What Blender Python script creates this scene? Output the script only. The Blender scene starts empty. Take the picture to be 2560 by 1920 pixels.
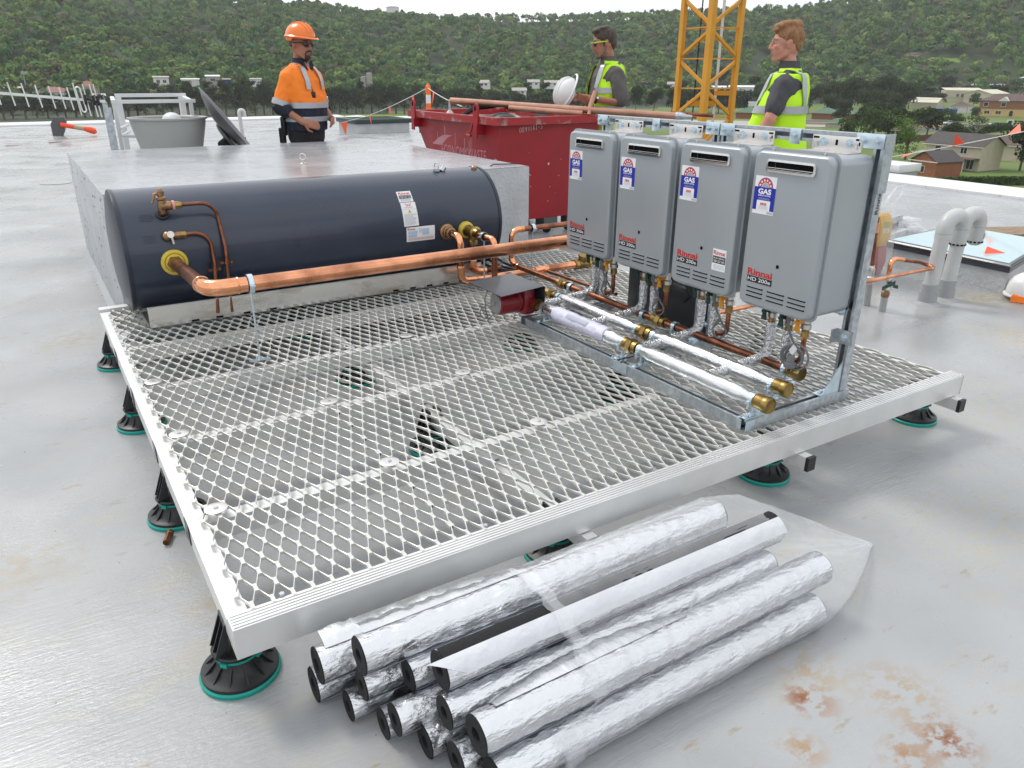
import bpy, bmesh, math, random
import numpy as np
from mathutils import Vector, Matrix
S = bpy.context.scene
COL = S.collection
R = math.radians
random.seed(7)

# ------------------------------------------------------------------ camera, sky, sun, exposure
cam = bpy.data.objects.new('camera', bpy.data.cameras.new('camera'))
COL.objects.link(cam)
cam.data.sensor_fit = 'HORIZONTAL'; cam.data.sensor_width = 36.0
cam.data.lens = 1885.3 / 2560 * 36.0
cam.data.clip_start = 0.05; cam.data.clip_end = 5000
cam.matrix_world = Matrix(((0.8470, 0.1990, -0.4930, 0), (-0.5310, 0.3240, -0.7830, 0), (0.0040, 0.9250, 0.3800, 1.45), (0, 0, 0, 1)))
_m = np.array([[0.8470, 0.1990, -0.4930], [-0.5310, 0.3240, -0.7830], [0.0040, 0.9250, 0.3800]])
_u, _s, _v = np.linalg.svd(_m); _m = _u @ _v
cam.matrix_world = Matrix([list(_m[0]) + [0], list(_m[1]) + [0], list(_m[2]) + [1.45], [0, 0, 0, 1]])
S.camera = cam

SUN_AZ, SUN_EL = R(-20), R(52)          # azimuth from +Y towards +X
w = bpy.data.worlds.new('World'); S.world = w; w.use_nodes = True
nt = w.node_tree; nt.nodes.clear()
out = nt.nodes.new('ShaderNodeOutputWorld'); bg = nt.nodes.new('ShaderNodeBackground')
sky = nt.nodes.new('ShaderNodeTexSky'); sky.sky_type = 'NISHITA'; sky.sun_disc = False
sky.sun_elevation = SUN_EL; sky.sun_rotation = SUN_AZ; sky.air_density = 1.0; sky.dust_density = 2.0
tc = nt.nodes.new('ShaderNodeTexCoord'); mp = nt.nodes.new('ShaderNodeMapping'); mp.inputs['Scale'].default_value = (1, 1, 2.6)
nz = nt.nodes.new('ShaderNodeTexNoise'); nz.inputs['Scale'].default_value = 2.6; nz.inputs['Detail'].default_value = 9; nz.inputs['Roughness'].default_value = .58
cr = nt.nodes.new('ShaderNodeValToRGB'); cr.color_ramp.elements[0].position = .25; cr.color_ramp.elements[0].color = (.62, .62, .62, 1); cr.color_ramp.elements[1].position = .5; cr.color_ramp.elements[1].color = (1, 1, 1, 1)
nz2 = nt.nodes.new('ShaderNodeTexNoise'); nz2.inputs['Scale'].default_value = 3.4; nz2.inputs['Detail'].default_value = 8
cr2 = nt.nodes.new('ShaderNodeValToRGB'); cr2.color_ramp.elements[0].position = .3; cr2.color_ramp.elements[0].color = (6.6, 7.0, 7.6, 1); cr2.color_ramp.elements[1].position = .68; cr2.color_ramp.elements[1].color = (10.6, 10.7, 10.9, 1)
mx = nt.nodes.new('ShaderNodeMixRGB')
L = nt.links.new
L(tc.outputs['Generated'], mp.inputs['Vector']); L(mp.outputs[0], nz.inputs['Vector']); L(mp.outputs[0], nz2.inputs['Vector'])
L(nz.outputs[0], cr.inputs[0]); L(nz2.outputs[0], cr2.inputs[0])
L(cr.outputs[0], mx.inputs[0]); L(sky.outputs[0], mx.inputs[1]); L(cr2.outputs[0], mx.inputs[2])
L(mx.outputs[0], bg.inputs[0]); bg.inputs[1].default_value = 0.13; L(bg.outputs[0], out.inputs[0])
sl = bpy.data.lights.new('sun', 'SUN'); sl.energy = 1.9; sl.angle = R(14); sl.color = (1, .96, .9)
so = bpy.data.objects.new('sun', sl); COL.objects.link(so)
so.rotation_euler = Vector((math.sin(SUN_AZ) * math.cos(SUN_EL), math.cos(SUN_AZ) * math.cos(SUN_EL), math.sin(SUN_EL))).to_track_quat('Z', 'Y').to_euler()
S.view_settings.view_transform = 'Standard'; S.view_settings.look = 'None'; S.view_settings.exposure = 0.08; S.view_settings.gamma = 1
S.view_settings.use_curve_mapping = False
S.render.engine = 'CYCLES'; S.cycles.max_bounces = 7; S.cycles.transparent_max_bounces = 10; S.cycles.volume_bounces = 0
S.cycles.use_denoising = True

# ------------------------------------------------------------------ materials
def mat(name, col, rough=.5, metal=0., var=None, vscale=8., bump=0., bscale=60., bstretch=(1, 1, 1), detail=4, vstretch=(1, 1, 1), vpos=(.35, .65), alpha=1., spec=.5, coat=0., trans=0., rvar=0., coord='Object', objrand=0.):
    m = bpy.data.materials.new(name); m.use_nodes = True
    t = m.node_tree; b = t.nodes['Principled BSDF']; l = t.links.new
    b.inputs['Base Color'].default_value = (*col, 1); b.inputs['Roughness'].default_value = rough; b.inputs['Metallic'].default_value = metal
    b.inputs['Specular IOR Level'].default_value = spec; b.inputs['Alpha'].default_value = alpha
    b.inputs['Coat Weight'].default_value = coat; b.inputs['Transmission Weight'].default_value = trans
    c = t.nodes.new('ShaderNodeTexCoord')
    if var is not None or rvar:
        p = t.nodes.new('ShaderNodeMapping'); p.inputs['Scale'].default_value = vstretch; l(c.outputs[coord], p.inputs[0])
        n = t.nodes.new('ShaderNodeTexNoise'); n.inputs['Scale'].default_value = vscale; n.inputs['Detail'].default_value = detail; l(p.outputs[0], n.inputs[0])
        r = t.nodes.new('ShaderNodeMapRange'); r.inputs[1].default_value = vpos[0]; r.inputs[2].default_value = vpos[1]; l(n.outputs[0], r.inputs[0])
        if var is not None:
            x = t.nodes.new('ShaderNodeMixRGB'); x.inputs[1].default_value = (*col, 1); x.inputs[2].default_value = (*var, 1)
            l(r.outputs[0], x.inputs[0]); l(x.outputs[0], b.inputs['Base Color']); src = x.outputs[0]
        if rvar:
            q = t.nodes.new('ShaderNodeMapRange'); q.inputs[3].default_value = rough - rvar; q.inputs[4].default_value = rough + rvar
            l(r.outputs[0], q.inputs[0]); l(q.outputs[0], b.inputs['Roughness'])
    if objrand:
        oi = t.nodes.new('ShaderNodeObjectInfo'); hs = t.nodes.new('ShaderNodeHueSaturation')
        q = t.nodes.new('ShaderNodeMapRange'); q.inputs[3].default_value = 1 - objrand; q.inputs[4].default_value = 1 + objrand
        q2 = t.nodes.new('ShaderNodeMapRange'); q2.inputs[3].default_value = .5 - objrand * .05; q2.inputs[4].default_value = .5 + objrand * .05
        l(oi.outputs['Random'], q.inputs[0]); l(q.outputs[0], hs.inputs['Value']); l(oi.outputs['Random'], q2.inputs[0]); l(q2.outputs[0], hs.inputs['Hue'])
        if var is not None: l(src, hs.inputs['Color'])
        else: hs.inputs['Color'].default_value = (*col, 1)
        l(hs.outputs[0], b.inputs['Base Color'])
    if bump:
        p2 = t.nodes.new('ShaderNodeMapping'); p2.inputs['Scale'].default_value = bstretch; l(c.outputs[coord], p2.inputs[0])
        n2 = t.nodes.new('ShaderNodeTexNoise'); n2.inputs['Scale'].default_value = bscale; n2.inputs['Detail'].default_value = 5; l(p2.outputs[0], n2.inputs[0])
        bp = t.nodes.new('ShaderNodeBump'); bp.inputs['Strength'].default_value = bump; bp.inputs['Distance'].default_value = .02
        l(n2.outputs[0], bp.inputs['Height']); l(bp.outputs[0], b.inputs['Normal'])
    return m

def roof_material():
    m = mat('roof_membrane', (.36, .375, .39), .27, rvar=.14, vscale=1.6, detail=7, spec=.6)
    t = m.node_tree; b = t.nodes['Principled BSDF']; l = t.links.new
    c = t.nodes.new('ShaderNodeTexCoord')
    def noise(scale, stretch=(1, 1, 1), detail=5, rough=.5, rot=0):
        p = t.nodes.new('ShaderNodeMapping'); p.inputs['Scale'].default_value = stretch; p.inputs['Rotation'].default_value = (0, 0, rot); l(c.outputs['Object'], p.inputs[0])
        n = t.nodes.new('ShaderNodeTexNoise'); n.inputs['Scale'].default_value = scale; n.inputs['Detail'].default_value = detail; n.inputs['Roughness'].default_value = rough; l(p.outputs[0], n.inputs[0])
        return n.outputs[0]
    def rng(s, a, b2, c0=0., c1=1.):
        r = t.nodes.new('ShaderNodeMapRange'); r.inputs[1].default_value = a; r.inputs[2].default_value = b2; r.inputs[3].default_value = c0; r.inputs[4].default_value = c1; l(s, r.inputs[0]); return r.outputs[0]
    def mixc(f, a, col):
        x = t.nodes.new('ShaderNodeMixRGB'); l(f, x.inputs[0])
        if isinstance(a, tuple): x.inputs[1].default_value = (*a, 1)
        else: l(a, x.inputs[1])
        x.inputs[2].default_value = (*col, 1); return x.outputs[0]
    def mul(a, b2):
        x = t.nodes.new('ShaderNodeMath'); x.operation = 'MULTIPLY'; l(a, x.inputs[0])
        if isinstance(b2, (int, float)): x.inputs[1].default_value = b2
        else: l(b2, x.inputs[1])
        return x.outputs[0]
    col = mixc(rng(noise(1.1), .38, .62), (.355, .362, .366), (.285, .292, .296))
    col = mixc(mul(rng(noise(2.4, (1, 2.2, 1), 8, .65, .5), .54, .70), .55), col, (.36, .335, .27))          # dried silt
    col = mixc(mul(rng(noise(5.5, (1, 3, 1), 9, .7, .4), .60, .68), .8), col, (.27, .225, .15))
    col = mixc(rng(noise(55, (1, 1, 1), 2), .76, .78), col, (.06, .055, .05))                              # grit
    for (x, y, r0, cc, k) in ((1.412, .829, .085, (.28, .125, .04), .9), (1.40, .84, .05, (.20, .07, .02), 1.0), (1.574, .578, .10, (.26, .115, .035), .95), (1.455, .594, .08, (.28, .14, .045), .9), (1.58, .57, .06, (.18, .06, .015), 1.0), (1.27, .74, .07, (.32, .18, .07), .8), (1.62, .72, .14, (.32, .22, .10), .7), (1.50, .90, .12, (.33, .24, .13), .7), (.22, 2.0, .12, (.33, .27, .17), .6),
                              (-.25, 2.5, .25, (.33, .28, .19), .6), (.05, 4.9, .3, (.3, .25, .17), .7), (-.6, 4.4, .35, (.3, .26, .18), .6), (4.9, 2.0, .35, (.36, .29, .16), .8), (5.55, 2.6, .3, (.33, .26, .13), .9), (2.6, 1.0, .5, (.36, .33, .24), .5), (3.6, 1.6, .6, (.36, .33, .25), .5), (1.9, 1.25, .3, (.36, .32, .22), .6)):
        d = t.nodes.new('ShaderNodeVectorMath'); d.operation = 'DISTANCE'; l(c.outputs['Object'], d.inputs[0]); d.inputs[1].default_value = (x, y, 0)
        f = mul(rng(d.outputs['Value'], r0, r0 * .12), rng(noise(17, (1, 1.4, 1), 7, .66), .45, .56)); col = mixc(mul(f, k), col, cc)
    l(col, b.inputs['Base Color'])
    bp = t.nodes.new('ShaderNodeBump'); bp.inputs['Strength'].default_value = .55; bp.inputs['Distance'].default_value = .006
    a = t.nodes.new('ShaderNodeMath'); a.operation = 'ADD'
    brush = mul(noise(9, (1.3, 9, 1), 6, .6, R(14)), rng(noise(.9), .42, .60, .12, .75))
    l(brush, a.inputs[0]); l(mul(noise(70, (1, 2.4, 1), 4, .6, R(20)), rng(noise(1.3), .42, .6, .1, .45)), a.inputs[1])
    l(a.outputs[0], bp.inputs['Height']); l(bp.outputs[0], b.inputs['Normal'])
    return m

M = {}
M['roof'] = roof_material()
M['plinth'] = mat('painted_concrete', (.42, .435, .45), .17, var=(.35, .365, .38), vscale=2.5, bump=.16, bscale=14, rvar=.09, bstretch=(1, 3, 1), spec=.7)
M['plinthside'] = mat('painted_concrete_side', (.50, .515, .53), .5, var=(.42, .43, .44), vscale=5, bump=.5, bscale=40)
M['void'] = mat('dark_void', (.006, .006, .006), .9, spec=.1)  # near black, paints in the shade of slots, holes and bores
M['white_cap'] = mat('white_metal_capping', (.72, .73, .74), .35, var=(.64, .65, .66), vscale=3)
M['alu'] = mat('mill_aluminium', (.80, .80, .79), .40, .6, var=(.70, .70, .69), vscale=5, bump=.04, bscale=150, bstretch=(.2, 4, 4), rvar=.08)
M['alu_sheet'] = mat('aluminium_sheet', (.78, .77, .74), .3, .8, var=(.50, .46, .38), vscale=4, vpos=(.5, .68), rvar=.1, vstretch=(1, 1, 3))
M['mesh'] = mat('expanded_aluminium', (.62, .62, .60), .42, .4, var=(.60, .59, .55), vscale=6, rvar=.05)
M['galv'] = mat('galvanised_steel', (.56, .60, .63), .42, .85, var=(.40, .44, .47), vscale=38, detail=3, rvar=.12)
M['zinc'] = mat('zinc_plate', (.66, .76, .82), .3, .85, var=(.55, .66, .72), vscale=30)
M['pressed'] = mat('pressed_steel', (.70, .68, .66), .35, .85)
M['silver'] = mat('silver_paint', (.37, .40, .42), .36, .35, var=(.35, .38, .40), vscale=3, coat=.1, bump=.01, bscale=400)
M['steel'] = mat('stainless_steel', (.75, .74, .72), .2, 1)
M['black'] = mat('black_plastic', (.013, .014, .015), .42, bump=.03, bscale=200)
M['teal'] = mat('teal_plastic', (.0, .30, .24), .45)
M['tank'] = mat('navy_enamel', (.019, .029, .054), .32, rvar=.06, var=(.026, .037, .062), vscale=2, coat=.25, bump=.015, bscale=6)
M['tankrim'] = mat('navy_rim', (.018, .025, .042), .35)
M['copper'] = mat('bright_copper', (.80, .36, .20), .26, 1, var=(.36, .15, .08), vscale=6, vpos=(.42, .66), detail=6, rvar=.1)
M['copper_old'] = mat('tarnished_copper', (.36, .14, .075), .36, 1, var=(.12, .058, .042), vscale=9, vpos=(.36, .66), detail=6, rvar=.1)
M['copper_new'] = mat('copper_fitting', (.90, .44, .24), .18, 1, var=(.74, .32, .16), vscale=14)
M['copper_pale'] = mat('weathered_copper', (.52, .31, .23), .42, .8, var=(.42, .22, .15), vscale=6)
M['brass'] = mat('brass', (.40, .275, .095), .36, 1, var=(.20, .13, .045), vscale=22, rvar=.08)
M['bronze'] = mat('bronze', (.40, .25, .13), .38, .95, var=(.26, .15, .08), vscale=30)
M['yellow'] = mat('yellow_grommet', (.62, .46, .05), .5)
M['nickel'] = mat('nickel', (.62, .60, .56), .28, 1)
M['green'] = mat('green_handle', (.006, .045, .032), .4)
M['amber'] = mat('amber_handle', (.72, .30, .015), .42)
M['cable'] = mat('grey_cable', (.16, .165, .17), .5)
M['blackrubber'] = mat('black_rubber', (.012, .014, .02), .5)
def foil_material(name, bump, bscale, stretch, rough):
    m = mat(name, (.72, .735, .75), rough, 1., bump=bump, bscale=bscale, bstretch=stretch, rvar=.06, vscale=12)
    return m
M['foil'] = foil_material('aluminium_foil', .42, 48, (.5, 1.4, 1.4), .25)
M['foil_wrap'] = foil_material('crinkled_foil_tape', 1.0, 60, (1, 1, 1), .22)
M['foil_smooth'] = foil_material('smooth_foil', .16, 34, (1.5, .6, 1.5), .28)
M['foam'] = mat('black_foam', (.011, .011, .012), .9, bump=.4, bscale=260)
M['white'] = mat('white_print', (.80, .80, .80), .45)
M['blue'] = mat('blue_print', (.008, .018, .34), .45)
M['red'] = mat('red_print', (.52, .02, .015), .45)
M['blackp'] = mat('black_print', (.012, .012, .012), .45)
M['greyp'] = mat('grey_print', (.36, .38, .46), .5)
M['yellowp'] = mat('yellow_print', (.75, .55, .03), .5)
M['skyp'] = mat('pale_blue_print', (.42, .55, .70), .5)
M['pinkp'] = mat('pink_print', (.66, .30, .28), .5)
M['pump'] = mat('red_pump_enamel', (.22, .008, .016), .34, coat=.3)
M['pumpface'] = mat('cast_grey', (.36, .37, .38), .45, .5, bump=.1, bscale=120)
M['charcoal'] = mat('charcoal_sheet_metal', (.045, .05, .06), .3, .3, coat=.2)
M['skip'] = mat('red_skip_paint', (.33, .012, .020), .42, var=(.27, .012, .019), vscale=4, bump=.05, bscale=10, rvar=.08)
M['skiprim'] = mat('worn_red_paint', (.34, .02, .024), .5, var=(.34, .22, .20), vscale=9, vpos=(.54, .66), detail=7)
M['skipin'] = mat('worn_red_inside', (.26, .06, .05), .6, var=(.42, .34, .30), vscale=5, vpos=(.45, .6), detail=7, vstretch=(1, 1, .4))
M['skiplogo'] = mat('faded_pink_decal', (.50, .22, .25), .5)
M['chalk'] = mat('white_chalk', (.62, .55, .54), .8)
M['orange'] = mat('orange_plastic', (.85, .09, .03), .45)
M['orangeb'] = mat('bright_orange_plastic', (.90, .16, .015), .42)
M['rubber'] = mat('grey_rubber', (.10, .105, .11), .6)
M['cone_white'] = mat('reflective_white', (.72, .72, .72), .4)
M['bowl'] = mat('grey_polyethylene', (.38, .385, .375), .5, var=(.35, .355, .345), vscale=3)
M['bowl_in'] = mat('khaki_inside', (.30, .31, .23), .6)
M['dish'] = mat('dark_grey_dish', (.085, .088, .095), .45, coat=.15)
M['pvc'] = mat('grey_pvc', (.52, .53, .52), .4, var=(.46, .47, .46), vscale=6)
M['pvc_dark'] = mat('painted_pvc', (.33, .34, .34), .4)
M['white_pvc'] = mat('white_pvc', (.66, .67, .67), .4)
M['darkframe'] = mat('dark_skylight_frame', (.030, .032, .042), .32, coat=.2)
M['greenframe'] = mat('dark_green_frame', (.02, .04, .038), .4)
M['skyglass'] = mat('skylight_glass', (.36, .52, .55), .05, spec=.8)
M['greenglass'] = mat('green_glass', (.02, .05, .035), .06, spec=.6)
M['rope'] = mat('white_cord', (.6, .6, .58), .8)
M['wood'] = mat('weathered_timber', (.30, .22, .14), .75, var=(.20, .14, .09), vscale=6, vstretch=(1, 9, 9), bump=.3, bscale=30, bstretch=(1, 8, 8))
M['crane'] = mat('yellow_crane_paint', (.68, .31, .025), .45, var=(.58, .26, .02), vscale=1.2)
M['skin'] = mat('tanned_skin', (.40, .185, .115), .55, var=(.33, .14, .09), vscale=9, spec=.35)
M['skin2'] = mat('weathered_skin', (.42, .195, .13), .55, var=(.36, .15, .10), vscale=10, spec=.35)
M['skin3'] = mat('fair_skin', (.56, .285, .205), .55, var=(.50, .22, .15), vscale=9, spec=.35)
M['lip'] = mat('lips', (.32, .10, .08), .5)
M['hair_dark'] = mat('dark_brown_hair', (.035, .024, .018), .6, var=(.08, .055, .04), vscale=40, vstretch=(1, 1, .25), bump=.6, bscale=90, bstretch=(1, 1, .25))
M['hair_ginger'] = mat('ginger_hair', (.20, .085, .032), .6, var=(.30, .15, .06), vscale=40, vstretch=(1, 1, .3), bump=.6, bscale=90, bstretch=(1, 1, .3))
M['stubble'] = mat('greying_beard', (.15, .095, .07), .7, var=(.24, .19, .165), vscale=70)
M['beard'] = mat('dark_beard', (.028, .018, .014), .7)
M['hv_orange'] = mat('hi_vis_orange', (.90, .22, .018), .75, bump=.5, bscale=11, bstretch=(1, 1, .5))
M['hv_yellow'] = mat('hi_vis_lime', (.50, .86, .012), .7, bump=.55, bscale=9, bstretch=(1, 1, .4))
M['navy'] = mat('navy_cotton', (.012, .017, .032), .85, bump=.5, bscale=12)
M['grey_shirt'] = mat('charcoal_polo', (.062, .062, .070), .85, bump=.5, bscale=12, bstretch=(1, 1, .5))
M['brown_shirt'] = mat('grey_brown_polo', (.10, .092, .088), .85, bump=.5, bscale=12, bstretch=(1, 1, .5))
M['tape'] = mat('reflective_tape', (.42, .44, .46), .38, .35, bump=.2, bscale=30)
M['trousers'] = mat('dark_work_trousers', (.016, .017, .021), .85, bump=.4, bscale=14)
M['boot'] = mat('leather_boot', (.06, .04, .025), .6)
M['lens'] = mat('black_lens', (.006, .006, .007), .12, coat=.5)
M['eye'] = mat('eye_white', (.34, .30, .28), .3)
M['iris'] = mat('dark_iris', (.03, .025, .02), .2)
M['helmet_o'] = mat('orange_helmet_plastic', (.86, .19, .015), .3, coat=.3)
M['helmet_w'] = mat('white_helmet_plastic', (.74, .74, .73), .32, coat=.3)
M['limeframe'] = mat('lime_plastic', (.42, .66, .05), .4)
def film(name, a, col=(.8, .82, .84), rough=.12):
    m = bpy.data.materials.new(name); m.use_nodes = True; t = m.node_tree; t.nodes.clear()
    o = t.nodes.new('ShaderNodeOutputMaterial'); tr = t.nodes.new('ShaderNodeBsdfTransparent'); p = t.nodes.new('ShaderNodeBsdfPrincipled'); x = t.nodes.new('ShaderNodeMixShader')
    p.inputs['Base Color'].default_value = (*col, 1); p.inputs['Roughness'].default_value = rough
    c = t.nodes.new('ShaderNodeTexCoord'); mpn = t.nodes.new('ShaderNodeMapping'); mpn.inputs['Scale'].default_value = (1, 2.5, 2.5); n = t.nodes.new('ShaderNodeTexNoise'); n.inputs['Scale'].default_value = 6; n.inputs['Detail'].default_value = 6
    b = t.nodes.new('ShaderNodeBump'); b.inputs['Strength'].default_value = .6; b.inputs['Distance'].default_value = .02
    t.links.new(c.outputs['Object'], mpn.inputs[0]); t.links.new(mpn.outputs[0], n.inputs[0]); t.links.new(n.outputs[0], b.inputs['Height']); t.links.new(b.outputs[0], p.inputs['Normal'])
    lw = t.nodes.new('ShaderNodeLayerWeight'); lw.inputs[0].default_value = .35
    r = t.nodes.new('ShaderNodeMapRange'); r.inputs[3].default_value = a; r.inputs[4].default_value = min(1, a + .42); t.links.new(lw.outputs['Facing'], r.inputs[0])
    t.links.new(r.outputs[0], x.inputs[0]); t.links.new(tr.outputs[0], x.inputs[1]); t.links.new(p.outputs[0], x.inputs[2]); t.links.new(x.outputs[0], o.inputs[0])
    return m
M['film'] = film('clear_plastic_film', .07, (.82, .84, .86), .07)
M['bagfilm'] = film('cloudy_plastic_bag', .12)

# ------------------------------------------------------------------ geometry helpers
V3 = lambda *a: np.array(a, float)
def frame_of(d):
    d = np.array(d, float); d /= np.linalg.norm(d)
    a = V3(0, 0, 1) if abs(d[2]) < .9 else V3(1, 0, 0)
    e1 = np.cross(a, d); e1 /= np.linalg.norm(e1)
    return e1, np.cross(d, e1), d

class MB:
    def __init__(s): s.v = []; s.f = []
    def add(s, vs, fs):
        o = len(s.v); s.v += [tuple(map(float, p)) for p in vs]; s.f += [tuple(o + i for i in f) for f in fs]; return s
    def box(s, x0, x1, y0, y1, z0, z1, bev=0.):
        if bev > 0:
            bm = bmesh.new(); bmesh.ops.create_cube(bm, size=1)
            for v in bm.verts: v.co = Vector(((x0 + x1) / 2 + v.co.x * (x1 - x0), (y0 + y1) / 2 + v.co.y * (y1 - y0), (z0 + z1) / 2 + v.co.z * (z1 - z0)))
            bmesh.ops.bevel(bm, geom=list(bm.edges), offset=bev, segments=2, affect='EDGES', profile=.5)
            bm.verts.index_update(); s.add([v.co for v in bm.verts], [[v.index for v in f.verts] for f in bm.faces]); bm.free(); return s
        return s.add([(x0, y0, z0), (x1, y0, z0), (x1, y1, z0), (x0, y1, z0), (x0, y0, z1), (x1, y0, z1), (x1, y1, z1), (x0, y1, z1)],
                     [(0, 3, 2, 1), (4, 5, 6, 7), (0, 1, 5, 4), (1, 2, 6, 5), (2, 3, 7, 6), (3, 0, 4, 7)])
    def obox(s, c, ax, ay, az):          # oriented box: centre and three half-axis vectors
        c, ax, ay, az = map(np.array, (c, ax, ay, az))
        return s.add([c + i * ax + j * ay + k * az for k in (-1, 1) for (i, j) in ((-1, -1), (1, -1), (1, 1), (-1, 1))],
                     [(0, 3, 2, 1), (4, 5, 6, 7), (0, 1, 5, 4), (1, 2, 6, 5), (2, 3, 7, 6), (3, 0, 4, 7)])
    def bar(s, p0, p1, wdt, hgt, up=(0, 0, 1)):
        p0, p1 = np.array(p0, float), np.array(p1, float); d = p1 - p0; L_ = np.linalg.norm(d); d /= L_
        up = np.array(up, float); e1 = np.cross(d, up)
        if np.linalg.norm(e1) < 1e-4: e1 = np.cross(d, V3(1, 0, 0))
        e1 /= np.linalg.norm(e1); e2 = np.cross(e1, d)
        return s.obox((p0 + p1) / 2, d * L_ / 2, e1 * wdt / 2, e2 * hgt / 2)
    def loft(s, rings, cap=True, closed=True):
        n = len(rings[0]); o = len(s.v)
        for r in rings: s.v += [tuple(map(float, p)) for p in r]
        for i in range(len(rings) - 1):
            for j in range(n if closed else n - 1):
                a, b = o + i * n + j, o + i * n + (j + 1) % n
                s.f.append((a, b, b + n, a + n))
        if cap: s.f.append(tuple(o + j for j in reversed(range(n)))); s.f.append(tuple(o + (len(rings) - 1) * n + j for j in range(n)))
        return s
    def tube(s, pts, r, n=12, cap=True):
        pts = [np.array(p, float) for p in pts]; rs = r if isinstance(r, (list, tuple)) else [r] * len(pts)
        rings = []; e1 = None
        for i, p in enumerate(pts):
            d = pts[min(i + 1, len(pts) - 1)] - pts[max(i - 1, 0)]; d = d / np.linalg.norm(d)
            if e1 is None: e1, e2, _ = frame_of(d)
            else:
                e1 = e1 - d * (e1 @ d); e1 /= np.linalg.norm(e1); e2 = np.cross(d, e1)
            rings.append([p + rs[i] * (math.cos(a) * e1 + math.sin(a) * e2) for a in np.linspace(0, 2 * math.pi, n, endpoint=False)])
        return s.loft(rings, cap)
    def cyl(s, p0, p1, r0, r1=None, n=16, cap=True): return s.tube([p0, p1], [r0, r0 if r1 is None else r1], n, cap)
    def lathe(s, prof, base, axis=(0, 0, 1), n=24, cap=True, a0=0., a1=2 * math.pi):     # prof: (radius, height)
        e1, e2, d = frame_of(axis); base = np.array(base, float)
        full = abs(a1 - a0 - 2 * math.pi) < 1e-6
        an = np.linspace(a0, a1, n, endpoint=not full)
        return s.loft([[base + d * h + max(r, 1e-5) * (math.cos(a) * e1 + math.sin(a) * e2) for a in an] for r, h in prof], cap and full, full)
    def hexn(s, p0, p1, r): return s.tube([p0, p1], r, 6)
    def ring(s, c, axis, r_out, r_in, h, n=24):
        return s.lathe([(r_in, -h / 2), (r_out, -h / 2), (r_out, h / 2), (r_in, h / 2), (r_in, -h / 2)], c, axis, n, cap=False)
    def torus(s, c, axis, r_big, r_small, n=24, k=8, a0=0., a1=2 * math.pi):
        e1, e2, d = frame_of(axis); c = np.array(c, float); full = abs(a1 - a0 - 2 * math.pi) < 1e-6
        pts = [c + r_big * (math.cos(a) * e1 + math.sin(a) * e2) for a in np.linspace(a0, a1, n, endpoint=not full)]
        if full:
            rings = []
            for i, p in enumerate(pts):
                o = (p - c) / r_big; rings.append([p + r_small * (math.cos(b) * o + math.sin(b) * d) for b in np.linspace(0, 2 * math.pi, k, endpoint=False)])
            return s.loft(rings + [rings[0]], False)
        return s.tube(pts, r_small, k)
    def ell(s, c, r, n=16, m=10, rot=None):
        c = np.array(c, float); r = np.array([r] * 3 if isinstance(r, (int, float)) else r, float)
        rings = []
        for i in range(m + 1):
            t = math.pi * i / m; t = min(max(t, 1e-3), math.pi - 1e-3)
            q = [V3(math.sin(t) * math.cos(a), math.sin(t) * math.sin(a), -math.cos(t)) * r for a in np.linspace(0, 2 * math.pi, n, endpoint=False)]
            if rot is not None: q = [rot @ x for x in q]
            rings.append([c + x for x in q])
        return s.loft(rings)
    def quad(s, a, b, c, d): return s.add([a, b, c, d], [(0, 1, 2, 3)])
    def prism(s, poly, d):               # polygon of 3D points extruded by vector d
        d = np.array(d, float); n = len(poly); poly = [np.array(p, float) for p in poly]
        return s.add(poly + [p + d for p in poly], [tuple(reversed(range(n))), tuple(range(n, 2 * n))] + [(i, (i + 1) % n, n + (i + 1) % n, n + i) for i in range(n)])
    def mesh(s, name, m, org=(0, 0, 0), smooth=32):
        me = bpy.data.meshes.new(name); o = np.array(org)
        me.from_pydata([tuple(np.array(p) - o) for p in s.v], [], s.f); me.update()
        bm = bmesh.new(); bm.from_mesh(me); bmesh.ops.recalc_face_normals(bm, faces=bm.faces); bm.to_mesh(me); bm.free()
        if m is not None: me.materials.append(m)
        if smooth:
            me.polygons.foreach_set('use_smooth', [True] * len(me.polygons)); me.set_sharp_from_angle(angle=R(smooth))
        return me
    def build(s, name, m, parent=None, org=None, smooth=32, **tags):
        if isinstance(m, str): m = M[m]
        if parent is not None: org = root_loc(parent)
        elif org is None: org = (0, 0, 0)
        o = bpy.data.objects.new(name, s.mesh(name, m, org, smooth)); COL.objects.link(o)
        if parent is not None: o.parent = parent
        else: o.location = org
        for k, v in tags.items(): o[k] = v
        return o

def root_loc(o):
    while o.parent is not None: o = o.parent
    return np.array(o.location)
def thing(name, label, cat, loc, group=None):
    o = bpy.data.objects.new(name, None); COL.objects.link(o); o.location = loc; o.empty_display_size = .1
    o['label'] = label; o['category'] = cat
    if group: o['group'] = group
    return o
def tag(o, label, cat, group=None):
    o['label'] = label; o['category'] = cat
    if group: o['group'] = group
    return o
KIDS = {}
def kids(o): return [c for c in bpy.data.objects if c.parent is o]
def dup(root, delta, label=None, scale=None, rotz=None):
    r = root.copy(); COL.objects.link(r); r.location = Vector(root.location) + Vector(delta)
    if label: r['label'] = label
    if scale is not None: r.scale = (scale,) * 3 if isinstance(scale, (int, float)) else scale
    if rotz is not None: r.rotation_euler = (0, 0, rotz)
    for ch in root.children:
        c = ch.copy(); COL.objects.link(c); c.parent = r
        for g in ch.children:
            d = g.copy(); COL.objects.link(d); d.parent = c
    return r

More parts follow.
